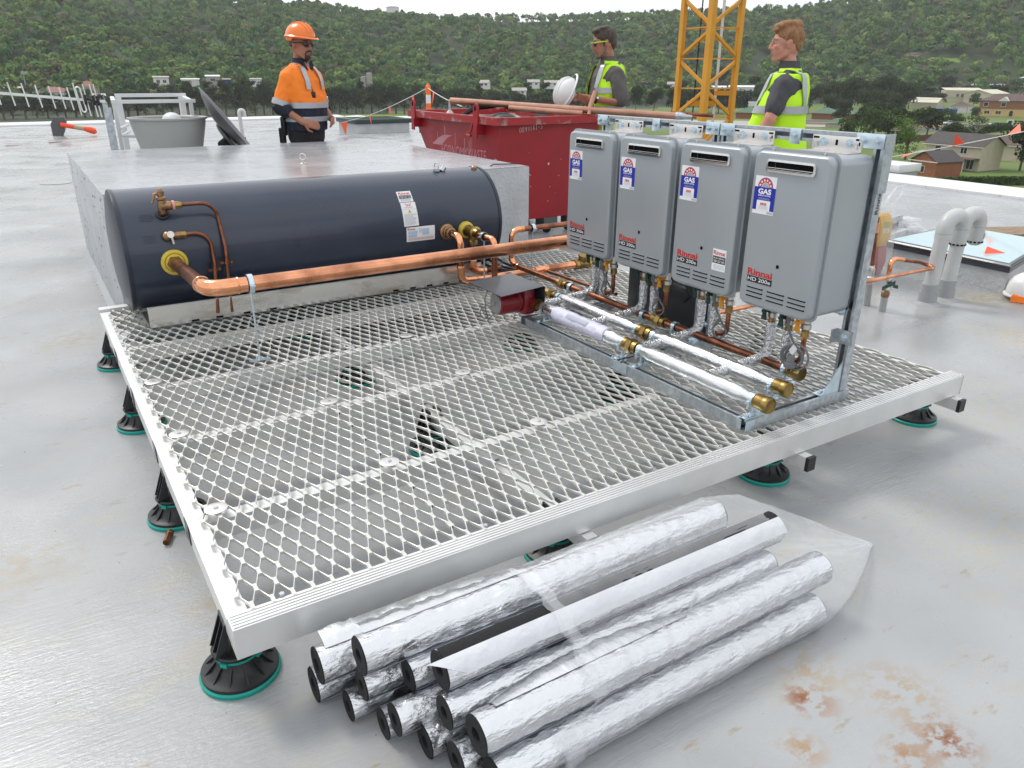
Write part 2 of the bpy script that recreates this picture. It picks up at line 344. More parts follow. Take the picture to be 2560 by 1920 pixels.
# text as mesh, fitted into a width and height
_tc = {}
def text_verts(s, bold=0.):
    k = (s, bold)
    if k not in _tc:
        cu = bpy.data.curves.new('t', 'FONT'); cu.body = s; cu.size = 1; cu.offset = bold; cu.resolution_u = 3; cu.fill_mode = 'FRONT'
        ob = bpy.data.objects.new('t', cu); COL.objects.link(ob)
        dg = bpy.context.evaluated_depsgraph_get(); dg.update()
        me = bpy.data.meshes.new_from_object(ob.evaluated_get(dg))
        vs = np.array([v.co[:2] for v in me.vertices]); fs = [tuple(p.vertices) for p in me.polygons]
        bpy.data.objects.remove(ob); bpy.data.curves.remove(cu); bpy.data.meshes.remove(me)
        vs -= vs.min(0); vs /= vs.max(0); _tc[k] = (vs, fs)
    return _tc[k]
def text_on(mb, s, org, ex, ey, wdt, hgt, bold=0.):     # org = lower-left corner, ex / ey unit vectors
    vs, fs = text_verts(s, bold); org, ex, ey = map(lambda q: np.array(q, float), (org, ex, ey))
    return mb.add([org + ex * x * wdt + ey * y * hgt for x, y in vs], fs)
def rrect(wdt, hgt, r, n=5):
    pts = []
    for cx, cy, a0 in ((wdt / 2 - r, hgt / 2 - r, 0), (-wdt / 2 + r, hgt / 2 - r, 90), (-wdt / 2 + r, -hgt / 2 + r, 180), (wdt / 2 - r, -hgt / 2 + r, 270)):
        for i in range(n + 1): a = R(a0 + 90 * i / n); pts.append((cx + r * math.cos(a), cy + r * math.sin(a)))
    return pts
def arc_bend(p, d0, d1, r, n=6):         # points of a bend at corner p arriving along d0 and leaving along d1
    p, d0, d1 = (np.array(q, float) for q in (p, d0, d1)); d0 /= np.linalg.norm(d0); d1 /= np.linalg.norm(d1)
    a, b = p - d0 * r, p + d1 * r; c = a + d1 * r; 
    return [c + (-d1 * math.cos(t) + d0 * math.sin(t)) * r for t in np.linspace(0, math.pi / 2, n + 1)]
# ------------------------------------------------------------------ setting: roof, kerbs, building walls
def setting(o): o['kind'] = 'structure'; return o
rp = [(-14, -5), (10.7, -5), (10.7, 22.0), (16, 22.0), (16, 25.12), (10.02, 25.12), (9.98, 27), (-14, 27)]
setting(MB().prism([(x, y, -.6) for x, y in rp], (0, 0, .6)).build('roof_deck', 'roof', smooth=0))
b = MB()
for i in range(len(rp)):
    (x0, y0), (x1, y1) = rp[i], rp[(i + 1) % len(rp)]
    b.quad((x0, y0, -17), (x1, y1, -17), (x1, y1, -.62), (x0, y0, -.62))
setting(b.build('building_wall', 'white_cap', smooth=0))
def kerb(name, pts, h, wd, side):        # low capped roof edge along a polyline
    for k in range(len(pts) - 1):
        a, c = V3(*pts[k], 0), V3(*pts[k + 1], 0); d = (c - a) / np.linalg.norm(c - a); n = V3(-d[1], d[0], 0) * side
        m = MB(); e = .003 * k
        prof = [(0, -.02), (0, h * .6), (.03, h + e), (wd, h + .02 + e), (wd, -.02)]
        m.loft([[q + n * o + V3(0, 0, z) for o, z in prof] for q in (a, c)])
        o = setting(m.build('roof_kerb', 'white_cap', smooth=0))
        Ln = np.linalg.norm(c - a); js = MB()
        for t in np.arange(2.4, Ln, 3.0):
            q = a + d * t; js.bar(q + n * -.001 + V3(0, 0, .002), q + n * .03 + V3(0, 0, h + e + .003), .006, .004, (0, 0, 1)); 
        for t in np.arange(1.1, Ln, 1.0): js.cyl(a + d * t - n * .004 + V3(0, 0, h * .35), a + d * t + V3(0, 0, h * .35), .009, n=6)
        if js.v: js.build('capping_joint', 'galv', o)
kerb('roof_kerb', [(10.7, -5), (10.7, 22)], .043, .62, -1)
kerb('roof_kerb', [(9.98, 27), (-14, 27)], .055, .8, -1)
kerb('roof_kerb', [(10.02, 25.12), (9.98, 27)], .06, .5, -1)
kerb('roof_kerb', [(16, 25.12), (10.02, 25.12)], .06, .5, -1)
# white capped roof box standing past the kerb
t = thing('roof_box', 'white capped box rising just past the white roof kerb', 'roof box', (11.7, 8.5, -2))
MB().box(11.47, 11.93, 7.05, 10, -2, .06).build('box_wall', 'white_cap', t, smooth=0)
MB().box(11.40, 12.0, 6.98, 10.05, .062, .18, .01).build('capping', 'white_cap', t)
MB().box(11.435, 11.965, 7.015, 10.02, -.02, .058).build('fascia', 'plinth', t, smooth=0)
# dark grey disc standing for a small puddle on the roof
MB().lathe([(.0, .0), (.20, 0), (.205, .003), (.0, .004)], (.36, 12.7, .002), n=20).build('roof_puddle', 'pvc_dark')
tag(bpy.data.objects['roof_puddle'], 'flat dark puddle on the roof left of the concrete block', 'puddle')

# ------------------------------------------------------------------ concrete block
t = thing('concrete_block', 'large low grey painted concrete block with a wet shiny top', 'block', (1.9, 6.1, 0))
b = MB().box(.335, 3.10, 4.70, 7.50, 0, .835, .008); b.build('block_body', 'plinthside', t)
b = MB(); g = []
nx, ny = 24, 24
rr = random.Random(3)
for j in range(ny + 1):
    for i in range(nx + 1): g.append((.337 + (3.096 - .337) * i / nx, 4.703 + 2.794 * j / ny, .8362 + (rr.uniform(-.0006, .0006) if 0 < i < nx and 0 < j < ny else 0)))
b.add(g, [(j * (nx + 1) + i, j * (nx + 1) + i + 1, (j + 1) * (nx + 1) + i + 1, (j + 1) * (nx + 1) + i) for j in range(ny) for i in range(nx)])
b.build('top_coating', 'plinth', t)
b = MB().prism([(.30, 4.7, 0), (.34, 4.7, 0), (.34, 4.7, .04)], (0, 2.8, 0)); b.build('base_fillet', 'plinth', t)
b = MB(); rr = random.Random(5)
for k in range(46):
    y, z = rr.uniform(4.75, 7.2), rr.uniform(.05, .8); s_ = rr.uniform(.004, .012)
    b.lathe([(s_ * .2, 0), (s_, .0012), (s_ * .3, .002)], (.3345, y, z), (-1, 0, 0), 6)
b.build('surface_pits', 'void', t, kind='stuff')
t = tag(MB().torus((1.745, 5.65, .886), (.6, .75, 0), .022, .0048, 24, 8).cyl((1.745, 5.65, .836), (1.745, 5.65, .866), .007, n=8).lathe([(.022, 0), (.022, .006), (.012, .012)], (1.745, 5.65, .836), n=12).build('lifting_eye', 'nickel', org=(1.745, 5.65, .836)), 'steel lifting eye bolt standing on top of the concrete block', 'eye bolt')
tag(MB().tube([(2.85, 4.834, .838), (2.9, 4.87, .845), (3.0, 4.85, .843), (3.09, 4.84, .843)], .004, 6).build('wire_offcut', 'blackrubber', org=(2.95, 4.84, .838)), 'dark bent wire lying on the right end of the concrete block', 'wire')

# ------------------------------------------------------------------ plant platform
PT = .25
P = thing('plant_platform', 'low aluminium platform of expanded metal mesh on black pedestal feet', 'platform', (1.74, 3.0, 0))
def mesh_panel(nx, ny, sw, lw):
    tops, V, key = [], [], {}
    def vid(i, j, k):                    # hole (i, j) on the staggered grid (half steps), octagon corner k
        if (i, j, k) not in key:
            hx, ky, kx, hy = .0201, .0085, .0050, .0500
            dx, dy = ((hx, ky), (kx, hy), (-kx, hy), (-hx, ky), (-hx, -ky), (-kx, -hy), (kx, -hy), (hx, -ky))[k]
            key[(i, j, k)] = len(V); V.append((i * sw / 2 + dx, j * lw / 2 + dy, .0007 if k in (1, 2, 5, 6) else -.0005))
        return key[(i, j, k)]
    holes = [(i, j) for j in range(2 * ny - 1) for i in range(2 * nx - 1) if (i + j) % 2 == 0]
    HS = set(holes); done = set()
    def strand(i, j, a, b2, di, dj, c2, d2):
        k = (min((i, j), (i + di, j + dj)), max((i, j), (i + di, j + dj)))
        if k in done: return
        done.add(k); tops.append([vid(i, j, a), vid(i, j, b2), vid(i + di, j + dj, c2), vid(i + di, j + dj, d2)])
    nodes = set()
    for (i, j) in holes:
        strand(i, j, 0, 1, 1, 1, 4, 5); strand(i, j, 2, 3, -1, 1, 6, 7); strand(i, j, 4, 5, -1, -1, 0, 1); strand(i, j, 6, 7, 1, -1, 2, 3)
        for (ni, nj) in ((i + 1, j), (i - 1, j), (i, j + 1), (i, j - 1)): nodes.add((ni, nj))
    for (i, j) in nodes:
        l_, r_, u_, d_ = (i - 1, j) in HS, (i + 1, j) in HS, (i, j + 1) in HS, (i, j - 1) in HS
        tops.append([vid(i - 1, j, 7), vid(i - 1, j, 0), vid(i, j + 1, 5), vid(i, j + 1, 6), vid(i + 1, j, 3), vid(i + 1, j, 4), vid(i, j - 1, 1), vid(i, j - 1, 2)])
    n = len(V); V2 = V + [(x, y, z - .0085) for x, y, z in V]
    edges = {}
    A = np.array(V)
    fixed = []
    for f in tops:
        p = A[f]; ar = sum(p[k][0] * p[(k + 1) % len(f)][1] - p[(k + 1) % len(f)][0] * p[k][1] for k in range(len(f)))
        fixed.append(f if ar > 0 else f[::-1])
    for f in fixed:
        for k in range(len(f)):
            e = (f[k], f[(k + 1) % len(f)])
            if (e[1], e[0]) in edges: del edges[(e[1], e[0])]
            else: edges[e] = 1
    F = fixed + [[n + k for k in reversed(f)] for f in fixed] + [[bb, aa, n + aa, n + bb] for aa, bb in edges]
    mb = MB(); mb.v = V2; mb.f = [tuple(f) for f in F]; return mb
pm = mesh_panel(12, 22, .0505, .1316)
x0 = .262; first = None
for k in range(5):
    if first is None:
        m_ = pm; m_.v = [(x + x0, y + 1.668, z + PT) for x, y, z in m_.v]
        first = m_.build('mesh_panel', 'mesh', P, smooth=0)
    else:
        c = first.copy(); COL.objects.link(c); c.location = (k * .6005, 0, 0)
# frame: rails, joists, bearers
b = MB().box(.20, 3.285, 1.535, 1.598, .16, .246)
for i in range(5): b.box(.203, 3.282, 1.541 + i * .011, 1.547 + i * .011, .2465, .2495)
b.build('front_rail', 'alu', P, smooth=0)
MB().box(3.2855, 3.289, 1.533, 1.6, .158, .25).build('end_cap', 'alu', P, smooth=0)
b = MB().box(.20, .252, 1.602, 4.56, .228, .232).box(.20, .203, 1.602, 4.56, .165, .2275); b.build('side_rail', 'alu', P, smooth=0)
b = MB().box(3.24, 3.285, 1.602, 4.56, .228, .232).box(3.282, 3.285, 1.602, 4.56, .165, .2275); b.build('side_rail', 'alu', P, smooth=0)
MB().box(.20, 3.285, 4.565, 4.62, .165, .246).build('back_rail', 'alu', P, smooth=0)
for y in (2.10, 2.69, 3.27, 3.85, 4.42):
    MB().box(.207, 3.28, y - .026, y + .026, .2225, .2265).box(.207, 3.28, y - .024, y - .021, .162, .222).box(.207, 3.28, y + .021, y + .024, .162, .222).build('joist', 'alu', P, smooth=0)
    if y < 4.3: MB().box(.1965, .1995, y - .03, y + .03, .172, .236).build('joist_end', 'charcoal', P, smooth=0)
for x in (.235, 1.235, 2.235, 3.235):
    e_ = 1.50 if x > .5 else 1.62
    MB().box(x - .02, x + .02, e_, 4.5, .106, .156).build('bearer', 'alu', P, smooth=0)
    MB().box(x - .021, x + .021, e_ - .015, e_ - .001, .104, .158).build('end_cap', 'black', P, smooth=0)
# fixing washers
wash = None
for x in (.285, .84, 1.44):
    for y in (2.10, 2.69, 3.27):
        if x > .5 and y > 3.0 and x < 1: continue
        if wash is None:
            wash = MB().lathe([(.0, .0), (.033, 0), (.034, .002), (.026, .004), (.012, .0035), (.0, .0035)], (x, y, PT + .0035), n=20).build('fixing_washer', 'pressed', P)
            bolt = MB().hexn((x, y, PT + .0065), (x, y, PT + .0105), .0075).build('bolt_head', 'galv', wash); wx, wy = x, y
        else:
            c = wash.copy(); COL.objects.link(c); c.location = (x - wx, y - wy, 0); d = bolt.copy(); COL.objects.link(d); d.parent = c
for x in (.335, .92, 1.56, 1.87, 2.14, 2.45, 2.6, 3.2):
    MB().hexn((x, 1.602, .249), (x, 1.602, .256), .007).build('rail_screw', 'galv', P)
# pedestal feet
def pedestal(x, y):
    f = MB()
    f.lathe([(.0, .014), (.097, .014), (.097, .024), (.088, .028), (.070, .036), (.058, .052), (.054, .070), (.0, .070)], (x, y, 0), n=36)
    for k in range(12):
        a = 2 * math.pi * k / 12; d = V3(math.cos(a), math.sin(a), 0); q = V3(-d[1], d[0], 0) * .0016; c = V3(x, y, 0)
        f.prism([c + d * .05 - q + V3(0, 0, .068), c + d * .05 - q + V3(0, 0, .026), c + d * .094 - q + V3(0, 0, .022), c + d * .075 - q + V3(0, 0, .042)], q * 2)
    o = f.build('pedestal_foot', 'black', P)
    MB().lathe([(.0, .0), (.101, .0), (.102, .010), (.098, .0138), (0, .0138)], (x, y, .0006), n=36).build('base_ring', 'teal', o)
    b2 = MB().lathe([(.0, .071), (.058, .071), (.058, .078), (.0, .078)], (x, y, 0), n=28)
    for k in range(4): a = R(45 + 90 * k); b2.obox((x + .059 * math.cos(a), y + .059 * math.sin(a), .0745), (.006 * math.cos(a), .006 * math.sin(a), 0), (-.009 * math.sin(a), .009 * math.cos(a), 0), (0, 0, .006))
    b2.build('lock_ring', 'teal', o)
    c = MB().lathe([(.0, .080), (.062, .082), (.064, .088), (.06, .092), (.03, .092), (0, .092)], (x, y, 0), n=28)
    for sx in (-1, 1):
        c.box(x + sx * .024 - .003, x + sx * .024 + .003, y - .035, y + .035, .088, .185)
        for yy in (-.03, 0, .03): c.prism([(x + sx * .027, y + yy - .002, .09), (x + sx * .06, y + yy - .002, .09), (x + sx * .027, y + yy - .002, .18)], (0, .004, 0))
    c.build('head_bracket', 'black', o)
    return o
f0 = None
for x in (.235, 1.235, 2.235, 3.235):
    for y in (1.68, 2.56, 3.44, 4.31):
        xx = x - .012
        if f0 is None: f0 = pedestal(xx, y); fx, fy = xx, y
        else:
            c = f0.copy(); COL.objects.link(c); c.location = (xx - fx, y - fy, 0)
            for g in f0.children: d = g.copy(); COL.objects.link(d); d.parent = c

# ------------------------------------------------------------------ storage tank
TY, TZ, TR, X0, X1 = 4.38, .59, .308, .335, 2.485
T = thing('storage_tank', 'long dark navy cylindrical hot water tank lying against the concrete block', 'tank', (1.41, TY, .28))
def on_tank(x, a, off=0): a = R(a); return V3(x, TY - (TR + off) * math.cos(a), TZ + (TR + off) * math.sin(a))
MB().lathe([(TR, .0), (TR, X1 - X0)], (X0, TY, TZ), (1, 0, 0), 96, cap=False).build('tank_shell', 'tank', T)
for x, s_ in ((X0, -1), (X1, 1)):
    MB().lathe([(.0, .03), (TR * .6, .024), (TR * .9, .010), (TR * .985, .0), (TR + .004, -.003), (TR + .005, -.012), (TR + .0035, -.022), (TR - .01, -.022)], (x, TY, TZ), (s_, 0, 0), 96, cap=False).build('end_cap', 'tankrim', T)
MB().box(X1 + .002, X1 + .05, TY - .14, TY + .02, .70, .80, .006).build('junction_box', 'black', T)
def patch(name, x0, x1, a0, a1, m, off, par, n=6):
    g = [[on_tank(x, a, off) for x in (x0, x1)] for a in np.linspace(a0, a1, n)]
    v = [p for r_ in g for p in r_]; o = MB().add(v, [(2 * i, 2 * i + 1, 2 * i + 3, 2 * i + 2) for i in range(n - 1)]); return o.build(name, m, par)
def tank_text(s_, x0, x1, a0, a1, m, off, par, bold=0, name='lettering'):
    vs, fs = text_verts(s_, bold); return MB().add([on_tank(x0 + (x1 - x0) * x, a0 + (a1 - a0) * y, off) for x, y in vs], fs).build(name, m, par)
l1 = patch('service_sticker', 1.815, 1.905, 46, 32.8, 'white', .0006, T)
tank_text('Rinnai', 1.825, 1.895, 41.8, 45, 'red', .0012, l1, .02)
patch('print_block', 1.822, 1.898, 36.6, 41, 'blackp', .0012, l1); tank_text('SALES & SERVICE', 1.826, 1.894, 39.2, 40.5, 'white', .0016, l1); tank_text('1300 555 545', 1.826, 1.894, 37.1, 38.8, 'white', .0016, l1)
for a in (35.6, 34.7, 33.8): patch('print_line', 1.826, 1.892, a, a + .35, 'greyp', .0012, l1)
l2 = patch('warning_sticker', 1.818, 1.912, 32.2, 6.3, 'white', .0006, T, 9)
for (p0, p1) in (((1.846, 31.2), (1.856, 27.8)), ((1.856, 27.8), (1.864, 30)), ((1.864, 30), (1.872, 27.8)), ((1.872, 27.8), (1.882, 31.2))):
    MB().add([on_tank(p0[0] - .002, p0[1], .0012), on_tank(p0[0] + .002, p0[1], .0012), on_tank(p1[0] + .002, p1[1], .0012), on_tank(p1[0] - .002, p1[1], .0012)], [(0, 1, 2, 3)]).build('emblem_stroke', 'red', l2)
for a in (26.6, 26): patch('print_line', 1.835, 1.89, a, a + .25, 'pinkp', .0012, l2)
patch('print_line', 1.82, 1.91, 24.4, 24.6, 'greyp', .0012, l2)
MB().add([on_tank(1.851, 20.2, .0012), on_tank(1.879, 20.2, .0012), on_tank(1.865, 24, .0012)], [(0, 1, 2)]).build('warning_triangle', 'yellowp', l2)
MB().add([on_tank(1.8638, 21.4, .0018), on_tank(1.8662, 21.4, .0018), on_tank(1.8668, 23, .0018), on_tank(1.8632, 23, .0018)], [(0, 1, 2, 3)]).build('exclamation_mark', 'blackp', l2)
rr = random.Random(2)
for k in range(12): a = 18.8 - k * 1.0; patch('print_line', 1.826, 1.826 + rr.uniform(.055, .08), a, a + .35, 'greyp', .0012, l2, 2)
l3 = patch('rating_plate', 1.829, 2.013, 5.0, -10.8, 'white', .0008, T)
tank_text('Rinnai', 1.836, 1.885, 1.8, 4.2, 'red', .0014, l3, .02)
patch('print_block', 1.84, 1.90, -2.5, 1, 'skyp', .0013, l3); patch('print_block', 1.93, 1.975, -4.5, 2.5, 'skyp', .0013, l3); patch('print_block', 1.84, 1.895, -6, -3, 'skyp', .0013, l3)
for k in range(3): patch('print_line', 1.84, 2.005, -7.2 - k * 1.1, -6.7 - k * 1.1, 'pinkp', .0013, l3, 2)
for k in range(4): patch('print_line', 1.91, 1.928, 2.2 - k * 1.2, 2.7 - k * 1.2, 'greyp', .0013, l3, 2)
for (x, a, n_) in ((.465, 42, 5), (.46, 21.5, 5)):      # embossed faint lines beside the valves
    for k in range(n_): patch('faint_print', x - .03, x + .03, a - k * 1.6, a - k * 1.6 + .5, 'blackrubber', .0007, T, 2)
for x, a in ((2.09, 6.5), (2.215, 6.5), (.55, 4)): patch('faint_print', x - .005, x + .005, a, a + 1.6, 'blackrubber', .0007, T, 2)
# relief valve
def rel(o, *d): return V3(*o) + V3(*d)
p = on_tank(.545, 42); q = V3(.545, p[1] - .045, p[2] + .02)
rv = MB().lathe([(.033, 0), (.033, .008), (.02, .012)], p, (0, -.74, .67), 16).build('valve_seal', 'blackrubber', T)
b = MB().tube([p + V3(0, 0, 0), p + V3(0, -.03, .02), p + V3(0, -.038, .05), p + V3(0, -.04, .075)], [.021, .022, .022, .019], 14)
c0 = p + V3(0, -.04, .075); b.lathe([(.019, 0), (.023, .004), (.023, .012), (.015, .018), (.017, .03), (.013, .045), (.009, .055), (.0, .056)], c0, n=16)
b.hexn(c0 + V3(.0, 0, .03), c0 + V3(.0, 0, .042), .019)
b.tube([c0 + V3(-.0, -.0, .035), c0 + V3(-.03, -.005, .03), c0 + V3(-.038, -.008, -.0), c0 + V3(-.046, -.012, -.012)], [.006, .007, .006, .005], 8)
b.lathe([(.024, 0), (.021, .02), (.023, .04), (.019, .05)], p + V3(-.005, -.038, .045), (1, 0, 0), 14)
b.build('relief_valve', 'bronze', T)
pr = p + V3(.045, -.038, .045)
MB().lathe([(.023, 0), (.024, .006), (.023, .012)], pr, (1, 0, 0), 14).build('seal_tape', 'pinkp', T)
MB().hexn(pr + V3(.013, 0, 0), pr + V3(.033, 0, 0), .02).cyl(pr + V3(.033, 0, 0), pr + V3(.045, 0, 0), .014).build('pipe_nut', 'brass', T)
yd = 4.035
d1 = [pr + V3(.04, 0, 0), pr + V3(.12, 0, 0)] + [V3(*q) for q in arc_bend((.795, pr[1], pr[2]), (1, 0, 0), (.06, -.0, -1), .075, 8)]
top = d1[-1]
d1 = d1[:-1] + [top, V3(.80, yd, .62), V3(.797, yd, .56), V3(.79, yd - .005, .40), V3(.785, yd - .01, .285)]
MB().tube(d1, .0095, 12).build('drain_pipe', 'copper_old', T)
# second valve
p = on_tank(.54, 20)
MB().lathe([(.028, 0), (.028, .006), (.018, .01)], p, (0, -1, .3), 14).build('valve_seal', 'blackrubber', T)
b = MB().lathe([(.017, 0), (.021, .01), (.021, .03), (.012, .04)], p, (0, -1, .3), 14).cyl(p + V3(0, -.028, .008), p + V3(.06, -.028, .008), .016); b.hexn(p + V3(.04, -.028, .008), p + V3(.055, -.028, .008), .019); b.build('cold_valve', 'bronze', T)
MB().hexn(p + V3(.06, -.028, .008), p + V3(.085, -.028, .008), .018).build('pipe_nut', 'brass', T)
MB().lathe([(.017, 0), (.017, .006), (.0, .007)], p + V3(.012, -.045, .016), (0, -1, .3), 16).bar(p + V3(.014, -.049, .012), p + V3(.02, -.053, -.03), .009, .004, (0, 1, 0)).build('lever', 'nickel', T)
d2 = [p + V3(.08, -.028, .008), p + V3(.12, -.028, .008)] + arc_bend((p[0] + .195, p[1] - .028, p[2] + .008), (1, 0, 0), (.05, 0, -1), .07, 8)
d2 += [V3(.735, yd, .55), V3(.732, yd - .002, .50), V3(.722, yd - .008, .38), V3(.714, yd - .014, .29)]
MB().tube(d2, .0095, 12).build('drain_pipe', 'copper_old', T)
for x, z in ((.795, .545), (.733, .515)):
    MB().ring((x, yd, z), (0, 0, 1), .0125, .0097, .012, 14).box(x - .032, x + .032, yd + .004, yd + .0065, z - .006, z + .006).cyl((x - .024, yd + .004, z), (x - .024, yd - .006, z), .006, n=8).cyl((x + .024, yd + .004, z), (x + .024, yd - .006, z), .006, n=8).build('saddle_clip', 'copper_old', T)
# outlet with yellow ring, right hand inlets
MB().lathe([(.064, 0), (.064, .012), (.054, .02), (.048, .02), (.046, .01)], on_tank(.553, -4), (0, -1, 0), 28).lathe([(.046, .012), (.044, .026), (.036, .03)], on_tank(.553, -4), (0, -1, 0), 24).build('outlet_ring', 'yellow', T)
MB().lathe([(.05, -.01), (.047, .012), (.036, .02)], on_tank(2.09, -3.6), (0, -1, 0), 20).build('inlet_ring', 'bronze', T)
MB().lathe([(.052, -.01), (.05, .018), (.042, .026), (.036, .03)], on_tank(2.222, -4), (0, -1, 0), 20).build('inlet_ring', 'yellow', T)
MB().torus(on_tank(2.165, 80) + V3(0, 0, .03), (.9, .3, 0), .018, .003, 16, 6).cyl(on_tank(2.165, 80), on_tank(2.165, 80) + V3(0, 0, .014), .022).hexn(on_tank(2.2, 80), on_tank(2.2, 80) + V3(.02, 0, .022), .016).build('lifting_lug', 'galv', T)
MB().lathe([(.02, 0), (.018, .012), (.01, .018)], on_tank(2.43, 80), (0, -.2, 1), 8).build('plug', 'bronze', T)

# tray under the tank
t = thing('tank_tray', 'bright aluminium tray edge running along the foot of the navy tank', 'tray', (1.33, 4.1, .25))
b = MB(); zt = .262
b.box(.385, 2.30, 4.020, 4.0225, zt, .366).box(.385, 2.30, 4.0235, 4.34, zt + .0005, zt + .003)
b.build('upstand', 'alu_sheet', t, smooth=0)
for x in (.60, .72, .86, 1.0, 1.72, 1.83, 1.94, 2.05, 2.16): MB().box(x - .018, x + .018, 4.0185, 4.0199, zt + .002, zt + .012).build('drain_slot', 'void', t, smooth=0)
b = MB().box(.385, 2.30, 4.016, 4.024, .3665, .369); b.build('folded_lip', 'galv', t, smooth=0)
b = MB()
for x in (.8, 1.5, 2.2): b.box(x - .1, x + .1, 4.2, 4.5, .252, .2615); b.box(x - .02, x + .02, 4.1, 4.16, .266, .32)
b.build('support_saddle', 'charcoal', t, smooth=0)
# ------------------------------------------------------------------ strut frame that carries the heaters
F = thing('strut_frame', 'galvanised steel strut frame standing on the platform and carrying four heaters', 'frame', (2.4, 2.4, .26))
ZB = .2545                                 # underside of the base rails, on the mesh
def strut(name, p0, p1, slot, par=F, sz=.041):    # C channel with its open side facing slot
    p0, p1, slot = V3(*p0), V3(*p1), V3(*slot); d = (p1 - p0) / np.linalg.norm(p1 - p0); e = np.cross(d, slot); t = .003; h = sz / 2
    b = MB(); c = (p0 + p1) / 2; hl = d * np.linalg.norm(p1 - p0) / 2
    b.obox(c - slot * (h - t / 2), hl, e * h, slot * t / 2)
    for s_ in (-1, 1):
        b.obox(c + e * s_ * (h - t / 2) + slot * t * .45, hl, e * t / 2, slot * (h - t * .55))
        b.obox(c + e * s_ * (h - .0075) + slot * (h - t / 2), hl, e * .0045, slot * t / 2)
    return b.build(name, 'galv', par, smooth=0)
zc = ZB + .0205
for i, (ya, yb) in enumerate(((1.662, 2.33), (2.345, 3.09))): strut('base_rail', (2.045, ya, zc), (2.045, yb, zc), (0, 0, 1))
for y in (1.653, 2.372, 3.115): strut('cross_rail', (2.026, y, zc), (2.615, y, zc), (0, 0, 1))
for y in (1.655, 2.372, 2.424, 3.19):
    strut('upright', (2.5795, y, ZB + .043), (2.5795, y, 1.215), (-1, 0, 0))
strut('top_rail', (2.5795, 1.635, 1.238), (2.5795, 2.396, 1.238), (-1, 0, 0)); strut('top_rail', (2.5795, 2.402, 1.238), (2.5795, 3.235, 1.238), (-1, 0, 0))
for (ya, yb) in ((1.66, 2.345), (2.45, 3.165)): strut('lower_rail', (2.5795, ya, .640), (2.5795, yb, .640), (-1, 0, 0))
def bolt_on(par, c, ax=(-1, 0, 0), r=.011):
    ax = V3(*ax); c = V3(*c)
    return MB().lathe([(0, 0), (r * 1.35, 0), (r * 1.35, .002), (0, .0022)], c, ax, 14).hexn(c + ax * .002, c + ax * .010, r * .95).lathe([(r * .6, .010), (r * .5, .0115), (0, .0118)], c, ax, 8).build('bolt', 'zinc', par)
def plate(ya, yb, za, zb, bolts, x=2.556, m='zinc'):
    o = MB().box(x - .0045, x, ya, yb, za, zb, .001).build('joint_plate', m, F)
    for (y, z) in bolts: bolt_on(o, (x - .0045, y, z))
    return o
plate(1.634, 1.745, 1.212, 1.262, ((1.66, 1.238), (1.715, 1.238)))
MB().box(2.556, 2.604, 1.6275, 1.6332, 1.06, 1.262).build('joint_plate', 'galv', F, smooth=0)
b = MB(); text_on(b, 'Rinnai', (2.590, 1.6338, .985), (0, 0, 1), (-1, 0, 0), .085, .018, .015); b.build('lettering', 'blackp', F, smooth=0)
plate(2.318, 2.396, 1.212, 1.2625, ((2.335, 1.238), (2.375, 1.238))); plate(2.402, 2.48, 1.212, 1.2625, ((2.425, 1.238), (2.462, 1.238)))
plate(3.16, 3.238, 1.212, 1.262, ((3.18, 1.238), (3.218, 1.238)))
plate(1.985, 2.035, 1.205, 1.262, ((2.01, 1.238),)); plate(2.775, 2.825, 1.205, 1.262, ((2.80, 1.238),))
for y in (1.69, 2.336, 2.46, 3.15):
    s_ = 1 if y in (1.69, 2.46) else -1
    o = MB().box(2.5515, 2.556, y - .02, y + .03, .60, .665).build('joint_plate', 'zinc', F, smooth=0); bolt_on(o, (2.5515, y + .005, .64)); bolt_on(o, (2.5515, y - .005, .612))
# foot gussets
for y, s_ in ((1.640, 1), (2.386, -1), (3.176, 1)):
    g = MB().prism([(2.556, y, ZB + .046), (2.455, y, ZB + .046), (2.556, y, ZB + .17)], (0, .004 * s_, 0)).box(2.445, 2.556, y - .0, y + .038 * s_, ZB + .0415, ZB + .0455) if s_ > 0 else MB().prism([(2.556, y, ZB + .046), (2.455, y, ZB + .046), (2.556, y, ZB + .17)], (0, -.004, 0)).box(2.445, 2.556, y - .038, y, ZB + .0415, ZB + .0455)
    g = g.build('corner_gusset', 'zinc', F, smooth=0); bolt_on(g, (2.475, y + .019 * s_, ZB + .0455), (0, 0, 1), .01); bolt_on(g, (2.5545, y + .02 * s_, ZB + .12), (-1, 0, 0), .01)
o = MB().box(2.5515, 2.556, 1.618, 1.69, .49, .545).box(2.52, 2.5515, 1.687, 1.691, .49, .545).build('clip_bracket', 'galv', F, smooth=0); bolt_on(o, (2.5515, 1.655, .517))
for y, z in ((2.337, zc), (1.665, zc)):
    MB().box(2.0215, 2.0242, y - .045 if y > 2 else y - .012, y + .045 if y > 2 else y + .010, zc - .0205, zc + .0195).build('joint_sleeve', 'zinc', F, smooth=0)
MB().box(2.0225, 2.068, 1.6292, 1.632, zc - .0205, zc + .0195).build('joint_sleeve', 'zinc', F, smooth=0)

